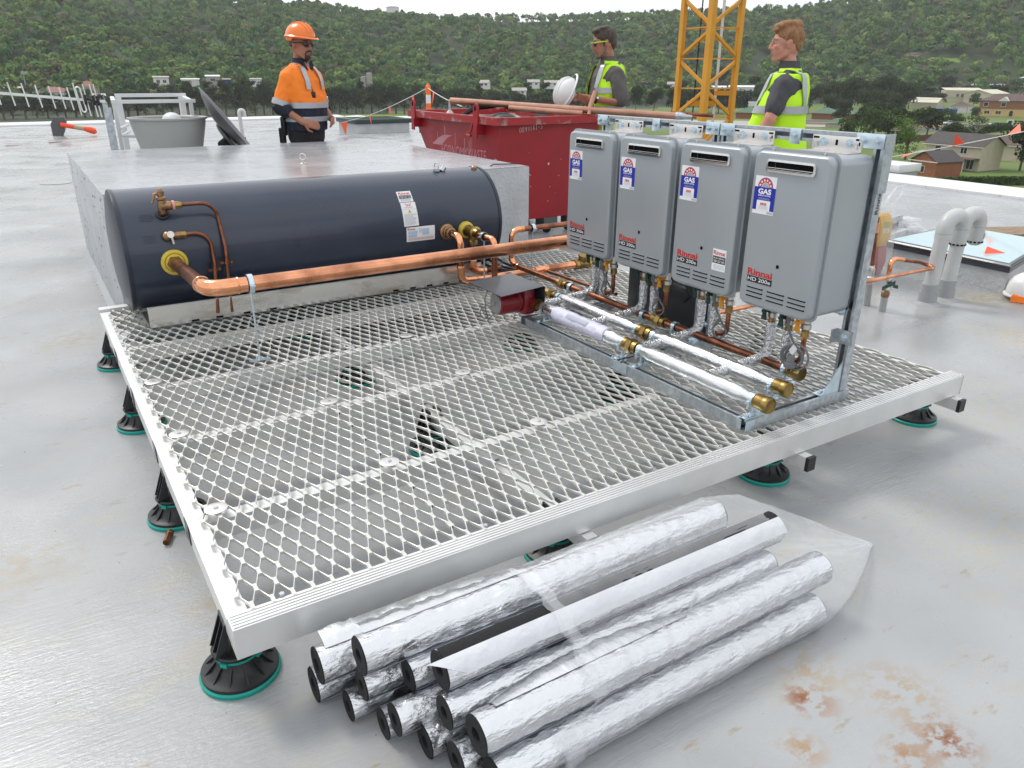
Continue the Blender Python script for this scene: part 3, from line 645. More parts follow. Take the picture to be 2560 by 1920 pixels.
# ------------------------------------------------------------------ gas heaters
HX = 2.315                                 # front face
def make_heater(c):
    H = thing('gas_heater', '', 'heater', (2.43, c, .605), 'wall hung silver gas heaters')
    def loft_rr(spec, par, name, m):
        b = MB(); b.loft([[(x, c + p[0], .905 + p[1]) for p in rrect(wd, hg, r)] for x, wd, hg, r in spec]); return b.build(name, m, par, smooth=28)
    body = loft_rr([(2.540, .33, .572, .03), (2.349, .33, .572, .03)], H, 'body', 'silver')
    loft_rr([(2.348, .358, .60, .036), (2.344, .358, .60, .036)], H, 'flange', 'silver')
    cov = loft_rr([(2.3435, .338, .580, .030), (2.326, .337, .579, .030), (2.319, .332, .574, .028), (2.3155, .322, .564, .024), (HX, .312, .554, .020)], H, 'front_cover', 'silver')
    for y in (-.11, .11):
        for z in (1.199, .611): MB().lathe([(.0055, 0), (.005, .002), (0, .003)], (2.3438, c + y, z), (-1, 0, 0), 10).build('cover_screw', 'nickel', H)
    # flue outlet
    fl = MB(); o_, i_ = rrect(.214, .046, .012, 4), rrect(.198, .030, .008, 4); ex = lambda p, x: (x, c + p[0], 1.146 + p[1])
    n = len(o_)
    fl.loft([[ex(p, HX - .0004) for p in o_], [ex(p, HX - .007) for p in o_], [ex(p, HX - .008) for p in i_], [ex(p, HX - .001) for p in i_]], cap=False)
    fl = fl.build('flue_outlet', 'steel', H)
    MB().loft([[ex(p, HX - .0012) for p in i_], [ex(p, HX - .0014) for p in i_]]).build('opening', 'void', fl, smooth=0)  # flat black plate in place of a recess, its shade put into colour
    for z, th in ((1.1395, .0013), (1.1335, .0009)): MB().box(HX - .0065, HX - .0018, c - .099, c + .099, z - th, z + th).build('louvre', 'steel', fl, smooth=0)
    MB().box(HX - .0055, HX - .0016, c + .066, c + .068, 1.1315, 1.1605).build('louvre', 'charcoal', fl, smooth=0)
    # slots
    for a, b2 in ((.132, .052), (.034, -.048), (-.064, -.144)):
        for z in (.686, .669, .652):
            p = rrect(a - b2, .0062, .003, 3); m_ = c + (a + b2) / 2
            MB().loft([[(HX - .0003, m_ + q[0], z + q[1]) for q in p], [(HX - .0008, m_ + q[0], z + q[1]) for q in p]]).build('air_slot', 'void', cov, smooth=0)  # black plates on the cover paint the shade inside the slots
            MB().box(HX - .0045, HX - .0009, c + b2 + .003, c + a - .003, z + .0030, z + .0042).build('slot_hood', 'silver', cov, smooth=0)
    MB().box(HX - .0012, HX - .0003, c - .006, c + .006, .781, .794).build('sight_hole', 'void', cov, smooth=0)
    # print
    b = MB(); text_on(b, 'Rinnai', (HX - .0008, c + .136, .7345), (0, -1, 0), (0, 0, 1), .118, .025, .03)
    for (y0, y1) in ((.136, .124), (.1235, .1165), (.111, .102), (.097, .0875), (.085, .0785), (.073, .064), (.060, .0545), (.030, .018)):
        if y0 < .032: b.box(HX - .0009, HX - .0007, c + y1, c + y0, .7345, .7368)
        else: b.box(HX - .0009, HX - .0007, c + y1, c + y0, .7345, .7365)
    b.build('brand_lettering', 'red', cov, smooth=0)
    bd = MB().box(HX - .0008, HX - .0003, c + .016, c + .136, .707, .731).build('model_badge', 'blackp', H, smooth=0)
    b = MB(); text_on(b, 'HD 200e', (HX - .0012, c + .131, .7125), (0, -1, 0), (0, 0, 1), .109, .0145, .005); b.build('lettering', 'white', bd, smooth=0)
    # energy label
    y1, y0, z0, z1 = c + .151, c + .053, .968, 1.106
    st = MB().box(HX - .0007, HX - .0003, y0, y1, z0, z1).build('energy_label', 'white', H, smooth=0)
    ym = (y0 + y1) / 2; X = lambda k: HX - .0007 - .0004 * k
    MB().box(X(1), X(0), y0, y1, z0 + .014, z0 + .098).build('blue_panel', 'blue', st, smooth=0)
    def half(r0, r1, m, k, n=14):
        zb = z0 + .0985; v = []
        for i in range(n + 1): a = math.pi * i / n; v += [(X(k), ym + r0 * math.cos(a), zb + r0 * math.sin(a)), (X(k), ym + r1 * math.cos(a), zb + r1 * math.sin(a))]
        return MB().add(v, [(2 * i, 2 * i + 1, 2 * i + 3, 2 * i + 2) for i in range(n)]).build('star_arc', m, st, smooth=0)
    half(.0335, .035, 'blue', 1); half(.017, .033, 'red', 1); half(.0005, .015, 'greyp', 1)
    b = MB()
    for i in range(6):
        a = math.pi * (i + .5) / 6; cy, cz = ym + .025 * math.cos(a), z0 + .0985 + .025 * math.sin(a); pts = []
        for k in range(10): r = .0062 if k % 2 == 0 else .0027; t = math.pi / 2 + k * math.pi / 5; pts.append((X(2), cy + r * math.cos(t), cz + r * math.sin(t)))
        b.add(pts + [(X(2), cy, cz)], [(10, k, (k + 1) % 10) for k in range(10)])
    b.build('rating_stars', 'white', st, smooth=0, kind='stuff')
    b = MB(); text_on(b, 'GAS', (X(2), ym + .030, z0 + .073), (0, -1, 0), (0, 0, 1), .060, .020, .04); text_on(b, 'ENERGY RATING', (X(2), ym + .029, z0 + .065), (0, -1, 0), (0, 0, 1), .058, .006, .02)
    b.build('lettering', 'white', st, smooth=0)
    b = MB()
    for k in range(2): b.box(X(2), X(1.5), ym - .026, ym + .026, z0 + .0575 - k * .004, z0 + .0590 - k * .004)
    b.build('small_print', 'greyp', st, smooth=0)
    MB().box(X(2), X(1.2), ym - .031, ym + .031, z0 + .0142, z0 + .050).build('white_panel', 'white', st, smooth=0)
    MB().box(X(3), X(2.2), ym - .014, ym + .014, z0 + .033, z0 + .0415).build('rating_box', 'red', st, smooth=0)
    b = MB(); text_on(b, '20 934', (X(4), ym + .011, z0 + .035), (0, -1, 0), (0, 0, 1), .022, .0045, .01); b.build('lettering', 'white', st, smooth=0)
    for k in range(4): MB().box(X(3), X(2.2), ym - .022, ym + .02, z0 + .019 + k * .0036, z0 + .0198 + k * .0036).build('print_line', 'greyp', st, smooth=0)
    for k in range(6): MB().box(X(2), X(1.2), y0 + .004 + k * .0045, y0 + .0062 + k * .0045, z0 + .003, z0 + .011).build('barcode_bar', 'greyp', st, smooth=0)
    # hanging bracket
    br = MB().box(2.549, 2.5515, c - .105, c + .105, 1.185, 1.246, .0008).box(2.48, 2.549, c - .10, c + .10, 1.1915, 1.1935).build('hanging_bracket', 'pressed', H)
    for y in (-.055, .055): bolt_on(br, (2.549, c + y, 1.222), r=.012)
    for y, wd, hg in ((0, .010, .020), (.088, .022, .007), (-.088, .022, .007), (-.094, .006, .013), (.099, .005, .009)):
        p = rrect(wd, hg, .0025, 3); zz = 1.223 if hg > .012 else 1.237
        MB().loft([[(2.5488, c + y + q[0], zz + q[1]) for q in p], [(2.5484, c + y + q[0], zz + q[1]) for q in p]]).build('slot_hole', 'void', br, smooth=0)
    for y in (-.084, .084): MB().box(2.545, 2.5488, c + y - .004, c + y + .004, 1.205, 1.224).build('bent_tab', 'pressed', br, smooth=0)
    # connections under the case
    def valve(y, x, m, gas=False):
        v = MB().cyl((x, y, .622), (x, y, .602), .019, n=14).lathe([(.017, 0), (.021, .004), (.021, .022), (.017, .027), (.017, .040), (.021, .045), (.021, .062), (.016, .066)], (x, y, .536), n=14)
        v.hexn((x, y, .574), (x, y, .592), .0215); v = v.build('valve', 'nickel', H)
        h = MB().cyl((x, y, .568), (x - .034, y + .012, .568), .008, n=8)
        h.prism([(x - .034, y + .012 - .011, .60), (x - .034, y + .012 + .011, .60), (x - .034, y + .012 + .008, .56), (x - .034, y + .012 + .013, .53), (x - .034, y + .012 - .013, .53), (x - .034, y + .012 - .008, .56)], (-.006, 0, 0)).lathe([(.009, 0), (.009, .008), (0, .009)], (x - .04, y + .012, .568), (-1, 0, 0), 8)
        h.build('lever_handle', m, v)
        MB().hexn((x, y, .528), (x, y, .512), .017).cyl((x, y, .540), (x, y, .505), .0145, n=12).lathe([(.0165, 0), (.0165, .008)], (x, y, .508), n=12).build('coupling', 'brass', v)
        return v
    xv = 2.47
    ya, yb, yg = c + .112, c + .012, c - .062
    valve(ya, xv, 'green'); valve(yb, xv - .02, 'green'); valve(yg, xv - .015, 'amber')
    # crinkled foil tails
    rr = random.Random(int(c * 100))
    def tail(pts, r0):
        out_, rad = [], []
        P_ = [V3(*p) for p in pts]
        for k in range(len(P_) - 1):
            n_ = max(2, int(np.linalg.norm(P_[k + 1] - P_[k]) / .009))
            for t in np.linspace(0, 1, n_, endpoint=False): out_.append(P_[k] * (1 - t) + P_[k + 1] * t); rad.append(r0 * rr.uniform(.9, 1.08))
        out_.append(P_[-1]); rad.append(r0)
        return MB().tube(out_, rad, 14).build('insulated_tail', 'foil_wrap', H, smooth=60)
    zl = .372
    tail([(xv, ya, .520), (xv, ya, zl + .05)] + [tuple(q) for q in arc_bend((xv, ya, zl), (0, 0, -1), (-1, 0, -.05), .045, 5)] + [(2.20, ya, .352), (2.11, ya, .355)], .0205)
    tail([(xv - .02, yb, .515), (xv - .02, yb, .365)] + [tuple(q) for q in arc_bend((xv - .02, yb, .325), (0, 0, -1), (-1, 0, 0), .04, 5)] + [(2.30, yb, .335)], .0205)
    xg = xv - .015
    MB().tube([(xg, yg, .512), (xg, yg, .455)] + [tuple(q) for q in arc_bend((xg, yg, .40), (0, 0, -1), (0, .35, 0), .03, 5)] + [(xg - .0, yg + .05, .395), (2.445, yg + .06, .37)], .0105, 10).build('gas_branch', 'copper_old', H)
    # power cable loops
    for k, dy in enumerate((-.012, .004)):
        pts = [V3(2.42 + .01 * k, yg + .07 - k * .02, .605), V3(2.415, yg + .05, .54), V3(2.43, yg + .02, .47), V3(2.44, yg - .01, .42), V3(2.43, yg + .02, .385), V3(2.42, yg + .05, .42), V3(2.43, yg + .02 + dy, .48)]
        q = []
        for i in range(len(pts) - 1):
            for t in np.linspace(0, 1, 5, endpoint=False):
                p0, p1, p2, p3 = pts[max(i - 1, 0)], pts[i], pts[i + 1], pts[min(i + 2, len(pts) - 1)]
                q.append(.5 * (2 * p1 + (p2 - p0) * t + (2 * p0 - 5 * p1 + 4 * p2 - p3) * t * t + (3 * p1 - p0 - 3 * p2 + p3) * t ** 3))
        MB().tube(q, .0042, 8).build('power_cable', 'cable', H)
    return H
h1 = make_heater(2.99)
labels = ['silver gas heater at the far end of the row, next to the red skip', 'silver gas heater second from the red skip, without a service sticker', 'silver gas heater with a small white service sticker near its base', 'silver gas heater at the near end of the row, its whole side in view']
h1['label'] = labels[0]; hs = [h1] + [dup(h1, (0, -.39 * k, 0), labels[k]) for k in (1, 2, 3)]
c3 = 2.99 - .78
st = MB().box(HX - .0007, HX - .0003, c3 - .138, c3 - .066, .712, .800).build('service_sticker', 'white', hs[2], smooth=0)
b = MB(); text_on(b, 'Rinnai', (HX - .0012, c3 - .070, .776), (0, -1, 0), (0, 0, 1), .062, .017, .02); b.build('lettering', 'red', st, smooth=0)
MB().box(HX - .0011, HX - .0008, c3 - .136, c3 - .068, .742, .771).build('print_block', 'blackp', st, smooth=0)
b = MB(); text_on(b, 'SALES & SERVICE', (HX - .0015, c3 - .071, .7595), (0, -1, 0), (0, 0, 1), .061, .007, .01); text_on(b, '1300 555 545', (HX - .0015, c3 - .071, .746), (0, -1, 0), (0, 0, 1), .061, .0095, .01); b.build('lettering', 'white', st, smooth=0)
for k in range(4): MB().box(HX - .0011, HX - .0008, c3 - .132, c3 - .074, .719 + k * .005, .7205 + k * .005).build('print_line', 'greyp', st, smooth=0)
# coiled plug under the nearest heater
c4 = 2.99 - 1.17
MB().lathe([(.012, 0), (.016, .01), (.016, .03), (.024, .034), (.024, .05), (.02, .052)], (2.40, c4 - .055, .44), (0, 0, -1), 14).build('power_plug', 'cable', hs[3])
MB().box(2.398, 2.402, c4 - .06, c4 - .057, .37, .39).box(2.398, 2.402, c4 - .052, c4 - .049, .37, .39).build('plug_pin', 'blackp', hs[3], smooth=0)
MB().obox((2.40, c4 - .06, .462), (.004, .012, .006), (.0, -.008, .014), (.003, 0, 0)).build('cable_tag', 'white', hs[3], smooth=0)
for r_, dy in ((.045, .0), (.052, -.012)):
    MB().torus((2.405 + .006 * (dy != 0), c4 - .055 + dy, .432), (1, .25, 0), r_, .0044, 26, 8).build('power_cable', 'cable', hs[3])

# ------------------------------------------------------------------ manifold pipes
def union_on(b_parent, x, y, z, r, name='union', m='brass'):
    o = MB().lathe([(r * .7, -.045), (r, -.043), (r, -.02), (r * .86, -.018), (r * .86, -.014)], (x, y, z), (0, 1, 0), 18).hexn((x, y - .015, z), (x, y + .012, z), r * 1.16)
    o.lathe([(r * .9, .012), (r * .9, .018), (r, .020), (r, .042), (r * .7, .045)], (x, y, z), (0, 1, 0), 18)
    return o.build(name, m, b_parent)
def cap_on(par, x, y, z, r):
    o = MB().lathe([(r * .82, .05), (r * .95, .045), (r, .040), (r, .012), (r * 1.06, .008), (r * 1.06, -.014), (r * .98, -.018), (r * .9, -.018), (r * .88, -.0155), (r * .2, -.0155), (.0, -.0155)], (x, y, z), (0, 1, 0), 24)
    return o.build('end_cap', 'brass', par)
def clamp_on(par, x, y, z, r, zfoot, wide=True):
    o = MB().ring((x, y, z), (0, 1, 0), r + .003, r, .022, 20)
    for s_ in (-1, 1): o.box(x + s_ * (r + .004) - .006, x + s_ * (r + .004) + .006, y - .011, y + .011, z - .012, z - .009); o.hexn((x + s_ * (r + .006), y, z - .03), (x + s_ * (r + .006), y, z - .002), .0055)
    o.cyl((x, y, z - r), (x, y, zfoot), .005, n=8); o = o.build('pipe_clamp', 'zinc', par)
    if wide:
        bp_ = MB().box(x - .05, x + .05, y - .02, y + .02, zfoot, zfoot + .004, .001).build('base_plate', 'zinc', o)
        MB().hexn((x - .034, y, zfoot + .004), (x - .034, y, zfoot + .012), .010).hexn((x + .034, y, zfoot + .004), (x + .034, y, zfoot + .012), .010).hexn((x, y, zfoot + .004), (x, y, zfoot + .014), .010).build('plate_bolts', 'zinc', o)
    return o
def foil_pipe(x, ya, yb, z, r, par, m='foil_smooth'):
    n = max(8, int(abs(yb - ya) / .02)); rr = random.Random(int(x * 1000 + ya * 77)); pts, rad = [], []
    for t in np.linspace(0, 1, n):
        e = min(t, 1 - t) * abs(yb - ya); k = min(1, .72 + e / .06 * .28); pts.append((x + rr.uniform(-.0008, .0008), ya + (yb - ya) * t, z + rr.uniform(-.0008, .0008))); rad.append(r * k * rr.uniform(.994, 1.006))
    return MB().tube(pts, rad, 24).build('insulation', m, par, smooth=60)
zf = ZB + .0415
A = thing('cold_manifold', 'foil wrapped pipe run nearest the strut base rail, capped in brass', 'pipe', (2.082, 2.3, .36), 'manifold pipes under the heaters')
zm = .362
cap_on(A, 2.082, 1.60, zm, .029); foil_pipe(2.082, 1.672, 2.262, zm, .032, A); union_on(A, 2.082, 2.335, zm, .030); foil_pipe(2.082, 2.405, 2.985, zm, .032, A)
union_on(A, 2.082, 3.07, zm, .028); MB().cyl((2.082, 1.64, zm), (2.082, 3.09, zm), .020, n=14).build('core_pipe', 'copper', A)
for y in (1.660, 2.272, 2.392, 3.005): clamp_on(A, 2.082, y, zm, .023, zf, True)
pts = [(2.082, 2.50 + .4 * t, zm) for t in np.linspace(0, 1, 30)]; rr = random.Random(9)
wr = MB().tube(pts, [.0355 * rr.uniform(.97, 1.10) for _ in pts], 20).build('plastic_wrap', mat('white_wrap', (.62, .62, .74), .5, bump=.6, bscale=30), A, smooth=50)
MB().add([(2.082 - .0395 * math.cos(a), y, zm + .0395 * math.sin(a)) for y in (2.62, 2.78) for a in (.5, .7, .9, 1.1)], [(0, 1, 5, 4), (1, 2, 6, 5), (2, 3, 7, 6)]).build('wrap_print', 'greyp', A)
B2 = thing('hot_manifold', 'foil wrapped pipe run between the near foil pipe and the bare copper pipe', 'pipe', (2.258, 2.4, .36), 'manifold pipes under the heaters')
cap_on(B2, 2.258, 1.665, zm, .029); foil_pipe(2.258, 1.735, 2.375, zm, .032, B2); union_on(B2, 2.258, 2.445, zm, .030); foil_pipe(2.258, 2.515, 3.11, zm, .032, B2)
union_on(B2, 2.258, 3.185, zm, .028); MB().cyl((2.258, 1.70, zm), (2.258, 3.26, zm), .020, n=14).build('core_pipe', 'copper', B2)
for y in (1.722, 2.385, 2.502, 3.125): clamp_on(B2, 2.258, y, zm, .023, zf if y < 1.8 else ZB, y < 1.8)
G = thing('gas_manifold', 'bare tarnished copper gas pipe running below the row of heaters', 'pipe', (2.435, 2.6, .36), 'manifold pipes under the heaters')
cap_on(G, 2.435, 1.745, zm, .028); MB().cyl((2.435, 1.78, zm), (2.435, 2.50, zm), .0175, n=18).build('pipe', 'copper_old', G); union_on(G, 2.435, 2.548, zm, .025)
MB().cyl((2.435, 2.60, zm), (2.435, 3.31, zm), .0175, n=18).build('pipe', 'copper_old', G); union_on(G, 2.435, 3.34, zm, .024)
for y in (1.805, 2.44, 2.66, 3.26):
    clamp_on(G, 2.435, y, zm, .020, zf if y < 1.9 else ZB, y < 1.9)
    MB().ring((2.435, y, zm), (0, 1, 0), .0202, .0176, .030, 18).build('rubber_liner', mat('blue_rubber', (.01, .02, .06), .5) if y == 1.805 else bpy.data.materials['blue_rubber'], G)
# gas loop: back along the platform, up and over to the right behind the heaters
def fitting(par, c, ax, r, L_=.03): return MB().lathe([(r + .0028, -L_ / 2), (r + .0035, -L_ / 2 + .003), (r + .0018, -L_ / 2 + .007), (r + .0018, L_ / 2 - .007), (r + .0035, L_ / 2 - .003), (r + .0028, L_ / 2)], c, ax, 18, cap=False).build('capillary_socket', 'copper_new', par)
rg = .0165; yl = 3.90; z2 = .57
MB().tube([(2.442, 3.37, zm), (2.447, yl - .06, zm)], rg, 16).build('pipe', 'copper_old', G)
e1 = [tuple(q) for q in arc_bend((2.449, yl, zm), (0, 1, 0), (0, 0, 1), .045, 7)]; MB().tube([(2.449, yl - .075, zm)] + e1 + [(2.449, yl, zm + .075)], rg + .0018, 16).build('elbow', 'copper_new', G)
MB().cyl((2.449, yl, zm + .05), (2.449, yl, z2 - .06), rg, n=16).build('pipe', 'copper_old', G)
e2 = [tuple(q) for q in arc_bend((2.449, yl, z2), (0, 0, 1), (1, 0, 0), .045, 7)]; MB().tube([(2.449, yl, z2 - .075)] + e2 + [(2.525, yl, z2)], rg + .0018, 16).build('elbow', 'copper_new', G)
MB().cyl((2.50, yl, z2), (3.05, yl, z2), rg, n=16).build('pipe', 'copper_old', G)
for c_, ax in (((2.449, yl - .075, zm), (0, 1, 0)), ((2.449, yl, zm + .075), (0, 0, 1)), ((2.449, yl, z2 - .075), (0, 0, 1)), ((2.525, yl, z2), (1, 0, 0))): fitting(G, c_, ax, rg, .016)
def rod_clamp(par, c, ax, r, zfoot):
    o = MB().ring(c, ax, r + .009, r + .006, .022, 20).cyl((c[0], c[1], c[2] - r - .006), (c[0], c[1], zfoot), .0045, n=8)
    u = V3(0, 0, 1); s_ = np.cross(V3(*ax), u); o.obox(V3(*c) + s_ * (r + .014), s_ * .008, V3(*ax) * .011, u * .0018); o.obox(V3(*c) - s_ * (r + .014), s_ * .008, V3(*ax) * .011, u * .0018)
    o.box(c[0] - .045, c[0] + .045, c[1] - .012, c[1] + .012, zfoot - .001, zfoot + .003).hexn((c[0], c[1], zfoot + .003), (c[0], c[1], zfoot + .012), .009); o = o.build('pipe_support', 'zinc', par)
    MB().ring(c, ax, r + .0058, r + .0004, .026, 20).build('rubber_liner', 'blackrubber', o); return o
rod_clamp(G, (2.60, yl, z2), (1, 0, 0), rg, ZB)

# main flow pipe from the tank
C = thing('main_copper_pipe', 'long bright copper pipe crossing in front of the navy tank', 'pipe', (1.6, 3.303, .6)); ym_, zp = 3.303, .606; rm = .033
MB().tube([(.553, 4.062, .567), (.555, 3.7, .585), (.557, ym_ + .10, .598)], rm - .002, 20).build('pipe', 'copper_old', C)
el = [tuple(q) for q in arc_bend((.558, ym_, .604), (0, -1, .02), (1, 0, 0), .07, 9)]
MB().tube([(.557, ym_ + .12, .600)] + el + [(.69, ym_, .605)], rm + .0025, 22).build('elbow', 'copper_new', C)
for c_, ax in (((.557, ym_ + .115, .600), (0, 1, 0)), ((.682, ym_, .605), (1, 0, 0))): MB().torus(c_, ax, rm + .002, .0035, 24, 8).build('socket_bead', 'copper_new', C)
MB().tube([(.685, ym_, .605), (2.9, ym_, .613)], rm, 26).build('pipe', 'copper', C)
MB().hexn((.553, 4.045, .567), (.553, 4.025, .568), .040).lathe([(.036, 0), (.037, .025)], (.553, 4.02, .568), (0, -1, 0), 18).build('union', 'bronze', C)
rod_clamp(C, (.735, ym_, .6055), (1, 0, 0), rm, ZB)

# low return pipe with the two tank connections
D_ = thing('return_pipe', 'low copper pipe with elbows joining the right end of the tank to a brass tee', 'pipe', (2.5, 3.9, .3)); zr = .298; rr_ = .021
MB().lathe([(.034, 0), (.036, .01), (.036, .03), (.030, .034), (.033, .04), (.033, .06), (.024, .066)], (2.09, 4.068, .571), (0, -1, 0), 18).build('union', 'bronze', D_)
e = [tuple(q) for q in arc_bend((2.09, 3.90, .568), (0, -1, 0), (0, 0, -1), .05, 7)]
MB().tube([(2.09, 4.01, .57), (2.09, 3.955, .568)], rr_, 16).build('pipe', 'copper_old', D_)
MB().tube([(2.09, 3.97, .568)] + e + [(2.09, 3.90, .485)], rr_ + .002, 16).build('elbow', 'copper_new', D_)
MB().cyl((2.09, 3.90, .50), (2.09, 3.90, .38), rr_, n=16).build('pipe', 'copper_old', D_)
e = [tuple(q) for q in arc_bend((2.09, 3.90, zr), (0, 0, -1), (1, 0, 0), .055, 7)]
MB().tube([(2.09, 3.90, .385)] + e + [(2.19, 3.90, zr)], rr_ + .002, 16).build('elbow', 'copper_new', D_)
MB().tube([(2.18, 3.90, zr), (2.70, 3.90, zr)], rr_ - .001, 18).build('pipe', 'copper', D_)
MB().tube([(2.62, 3.90, zr), (2.75, 3.90, zr)], rr_ + .003, 18).cyl((2.685, 3.90, zr), (2.685, 3.84, zr), .014, n=12).build('tee', 'copper_new', D_)
MB().tube([(2.72, 3.90, zr), (2.95, 3.90, zr)], rr_ + .004, 18).build('pipe', 'copper', D_)
MB().tube([(2.685, 3.86, zr), (2.685, 3.45, zr + .002), (2.66, 3.14, .32)], .0105, 12).build('branch_pipe', 'copper_old', D_)
MB().lathe([(.03, 0), (.036, .004), (.036, .03), (.03, .034)], (2.93, 3.90, zr), (1, 0, 0), 8).lathe([(.034, 0), (.034, .07)], (2.965, 3.90, zr), (1, 0, 0), 18).lathe([(.038, 0), (.038, .03)], (3.035, 3.90, zr), (1, 0, 0), 8).lathe([(.028, 0), (.028, .05), (.033, .052), (.033, .064)], (2.99, 3.90, zr), (0, -.3, 1), 16).build('brass_tee', 'brass', D_)
# tee valve on the second connection
t = MB().lathe([(.040, 0), (.042, .012), (.036, .02), (.030, .035), (.033, .08), (.038, .095), (.040, .115), (.030, .125), (.026, .15)], (2.222, 4.062, .568), (0, -1, 0), 20).lathe([(.028, 0), (.026, .045), (.03, .05), (.03, .07), (.022, .074)], (2.222, 3.985, .565), (0, 0, -1), 18)
t.build('tee_valve', 'brass', D_)
MB().cyl((2.222, 3.985, .50), (2.222, 3.985, .33), rr_, n=16).build('pipe', 'copper_old', D_)
e = [tuple(q) for q in arc_bend((2.222, 3.985, .322), (0, 0, -1), (1, 0, 0), .05, 7)]
MB().tube([(2.222, 3.985, .40)] + e + [(2.31, 3.985, .322)], rr_ + .002, 16).build('elbow', 'copper_new', D_)
MB().tube([(2.30, 3.985, .322), (2.42, 3.985, .322)], rr_ - .003, 16).build('pipe', 'copper_old', D_)
e = [tuple(q) for q in arc_bend((2.236, 3.75, .56), (0, -1, 0), (0, 0, -1), .045, 7)]
MB().tube([(2.222, 3.91, .563), (2.23, 3.82, .562)], .0175, 16).build('pipe', 'copper_old', D_)
MB().tube([(2.231, 3.825, .561)] + e + [(2.236, 3.75, .49)], .0195, 16).build('elbow', 'copper_new', D_)
MB().cyl((2.236, 3.75, .50), (2.236, 3.75, .26), .0175, n=16).build('pipe', 'copper_old', D_)
rod_clamp(D_, (2.226, 3.855, .5625), (0, 1, 0), .0175, ZB)
for z in (.485, .39): fitting(D_, (2.09, 3.90, z), (0, 0, 1), rr_, .014)
fitting(D_, (2.222, 3.985, .40), (0, 0, 1), rr_, .014)
# black cables on the mesh by the tank
b = MB()
for k in range(4):
    rr = random.Random(k); b.tube([(2.34 + .05 * k, 4.25, .30 + .02 * k), (2.45 + .04 * k, 4.12 + .02 * k, .265 + .01 * k), (2.58 + .02 * k, 4.05 - .03 * k, .268), (2.50 + .05 * k, 3.97 - .02 * k, .264 + .012 * k), (2.40, 4.0, .262)], .008, 8)
tag(b.build('cable_coil', 'blackrubber', org=(2.5, 4.1, .26)), 'coil of black cable on the mesh beside the right end of the tank', 'cable')

# ------------------------------------------------------------------ circulation pump with rain cover
U = thing('circulation_pump', 'dark red circulation pump on the foil pipe, half under a grey cover', 'pump', (2.0, 3.15, .28))
px, py, pz = 2.06, 3.17, .372
MB().lathe([(.0, -.001), (.05, .0), (.058, .004), (.06, .02), (.06, .11), (.064, .112), (.064, .125), (.05, .135)], (px - .165, py, pz), (1, 0, 0), 30).build('motor_housing', 'pump', U)
MB().lathe([(.008, -.008), (.009, -.003), (.05, -.003), (.052, .003)], (px - .165, py, pz), (1, 0, 0), 26).build('motor_face', 'pumpface', U)
MB().lathe([(.009, -.010), (.009, -.003), (.0, -.003)], (px - .165, py, pz), (1, 0, 0), 12).build('vent_screw', 'nickel', U)
v_ = MB().box(px - .035, px + .03, py - .07, py + .055, pz - .065, pz + .07, .012).lathe([(.03, -.1), (.03, .1)], (px + .02, py, pz - .008), (0, 1, 0), 16); v_.build('volute', 'pump', U)
MB().hexn((2.082, py - .105, zm), (2.082, py - .08, zm), .034).lathe([(.03, 0), (.032, .012), (.032, .03), (.026, .034)], (2.082, py - .07, zm), (0, 1, 0), 18).build('union', 'brass', U)
b = MB().obox((1.965, 3.18, .4615), (.144, .028, 0), (-.0, .160, 0), (0, 0, .0015))
cv = b.build('rain_cover', 'charcoal', U, smooth=0)
MB().obox((2.112, 3.21, .39), (.0015, 0, 0), (0, .162, 0), (0, 0, .07)).build('cover_side', 'charcoal', U, smooth=0)
b = MB().tube([(1.86, 3.18, .46), (1.85, 3.20, .40), (1.87, 3.23, .33), (1.90, 3.25, .262)], .003, 6).torus((1.90, 3.27, .30), (.4, 1, 0), .035, .0025, 18, 6); b.build('thin_cable', 'cable', U)

# dark sheet-metal panel behind the far heaters
t = thing('control_panel', 'dark grey sheet metal panel standing on the mesh behind the far heaters', 'panel', (2.70, 2.8, .255))
MB().box(2.665, 2.76, 2.49, 3.05, .256, .60, .003).build('case', 'charcoal', t)
MB().box(2.661, 2.6645, 2.50, 2.51, .26, .595).build('front_edge', 'void', t, smooth=0)
MB().tube([(2.655, 2.64, .56), (2.64, 2.60, .50), (2.65, 2.58, .44), (2.662, 2.62, .40)], .003, 6).build('sensor_wire', 'blackrubber', t)

# gas feed across the roof to the heaters
t = thing('roof_gas_pipe', 'thin bright copper pipe running from the roof stub towards the heaters', 'pipe', (4.0, 2.67, .27))
MB().tube([(2.80, 2.66, .290), (3.6, 2.665, .285), (5.02, 2.705, .262)], .0125, 14).build('pipe', 'copper', t)
MB().tube([(2.82, 2.66, .29), (2.76, 2.66, .29)] + [(2.745, 2.672, .29), (2.74, 2.70, .29), (2.74, 2.74, .29)], .0145, 12).build('elbow', 'copper_new', t)
MB().tube([(2.74, 2.72, .29), (2.72, 2.80, .30)], .012, 10).hexn((2.735, 2.75, .293), (2.73, 2.78, .297), .02).build('brass_connector', 'brass', t)
MB().tube([(4.99, 2.705, .262), (5.03, 2.707, .261), (5.045, 2.72, .262), (5.045, 2.745, .268)], .0148, 12).build('elbow', 'copper_new', t)
MB().tube([(5.045, 2.74, .267), (5.03, 2.77, .275), (4.97, 2.775, .295), (4.75, 2.777, .335)], .0125, 12).build('return_bend', 'copper_old', t)
e = [tuple(q) for q in arc_bend((4.645, 2.777, .348), (-1, 0, 0), (0, 0, -1), .045, 6)]
MB().tube([(4.78, 2.777, .332), (4.72, 2.777, .343)] + e + [(4.648, 2.777, .255)], .0155, 12).build('elbow', 'copper_new', t)
t = thing('pipe_stub', 'grey pipe stub with a green lever valve rising from the roof below the copper bend', 'pipe stub', (4.655, 2.777, 0))
MB().cyl((4.655, 2.777, .0), (4.653, 2.777, .10), .022, n=14).build('conduit', 'pvc_dark', t)
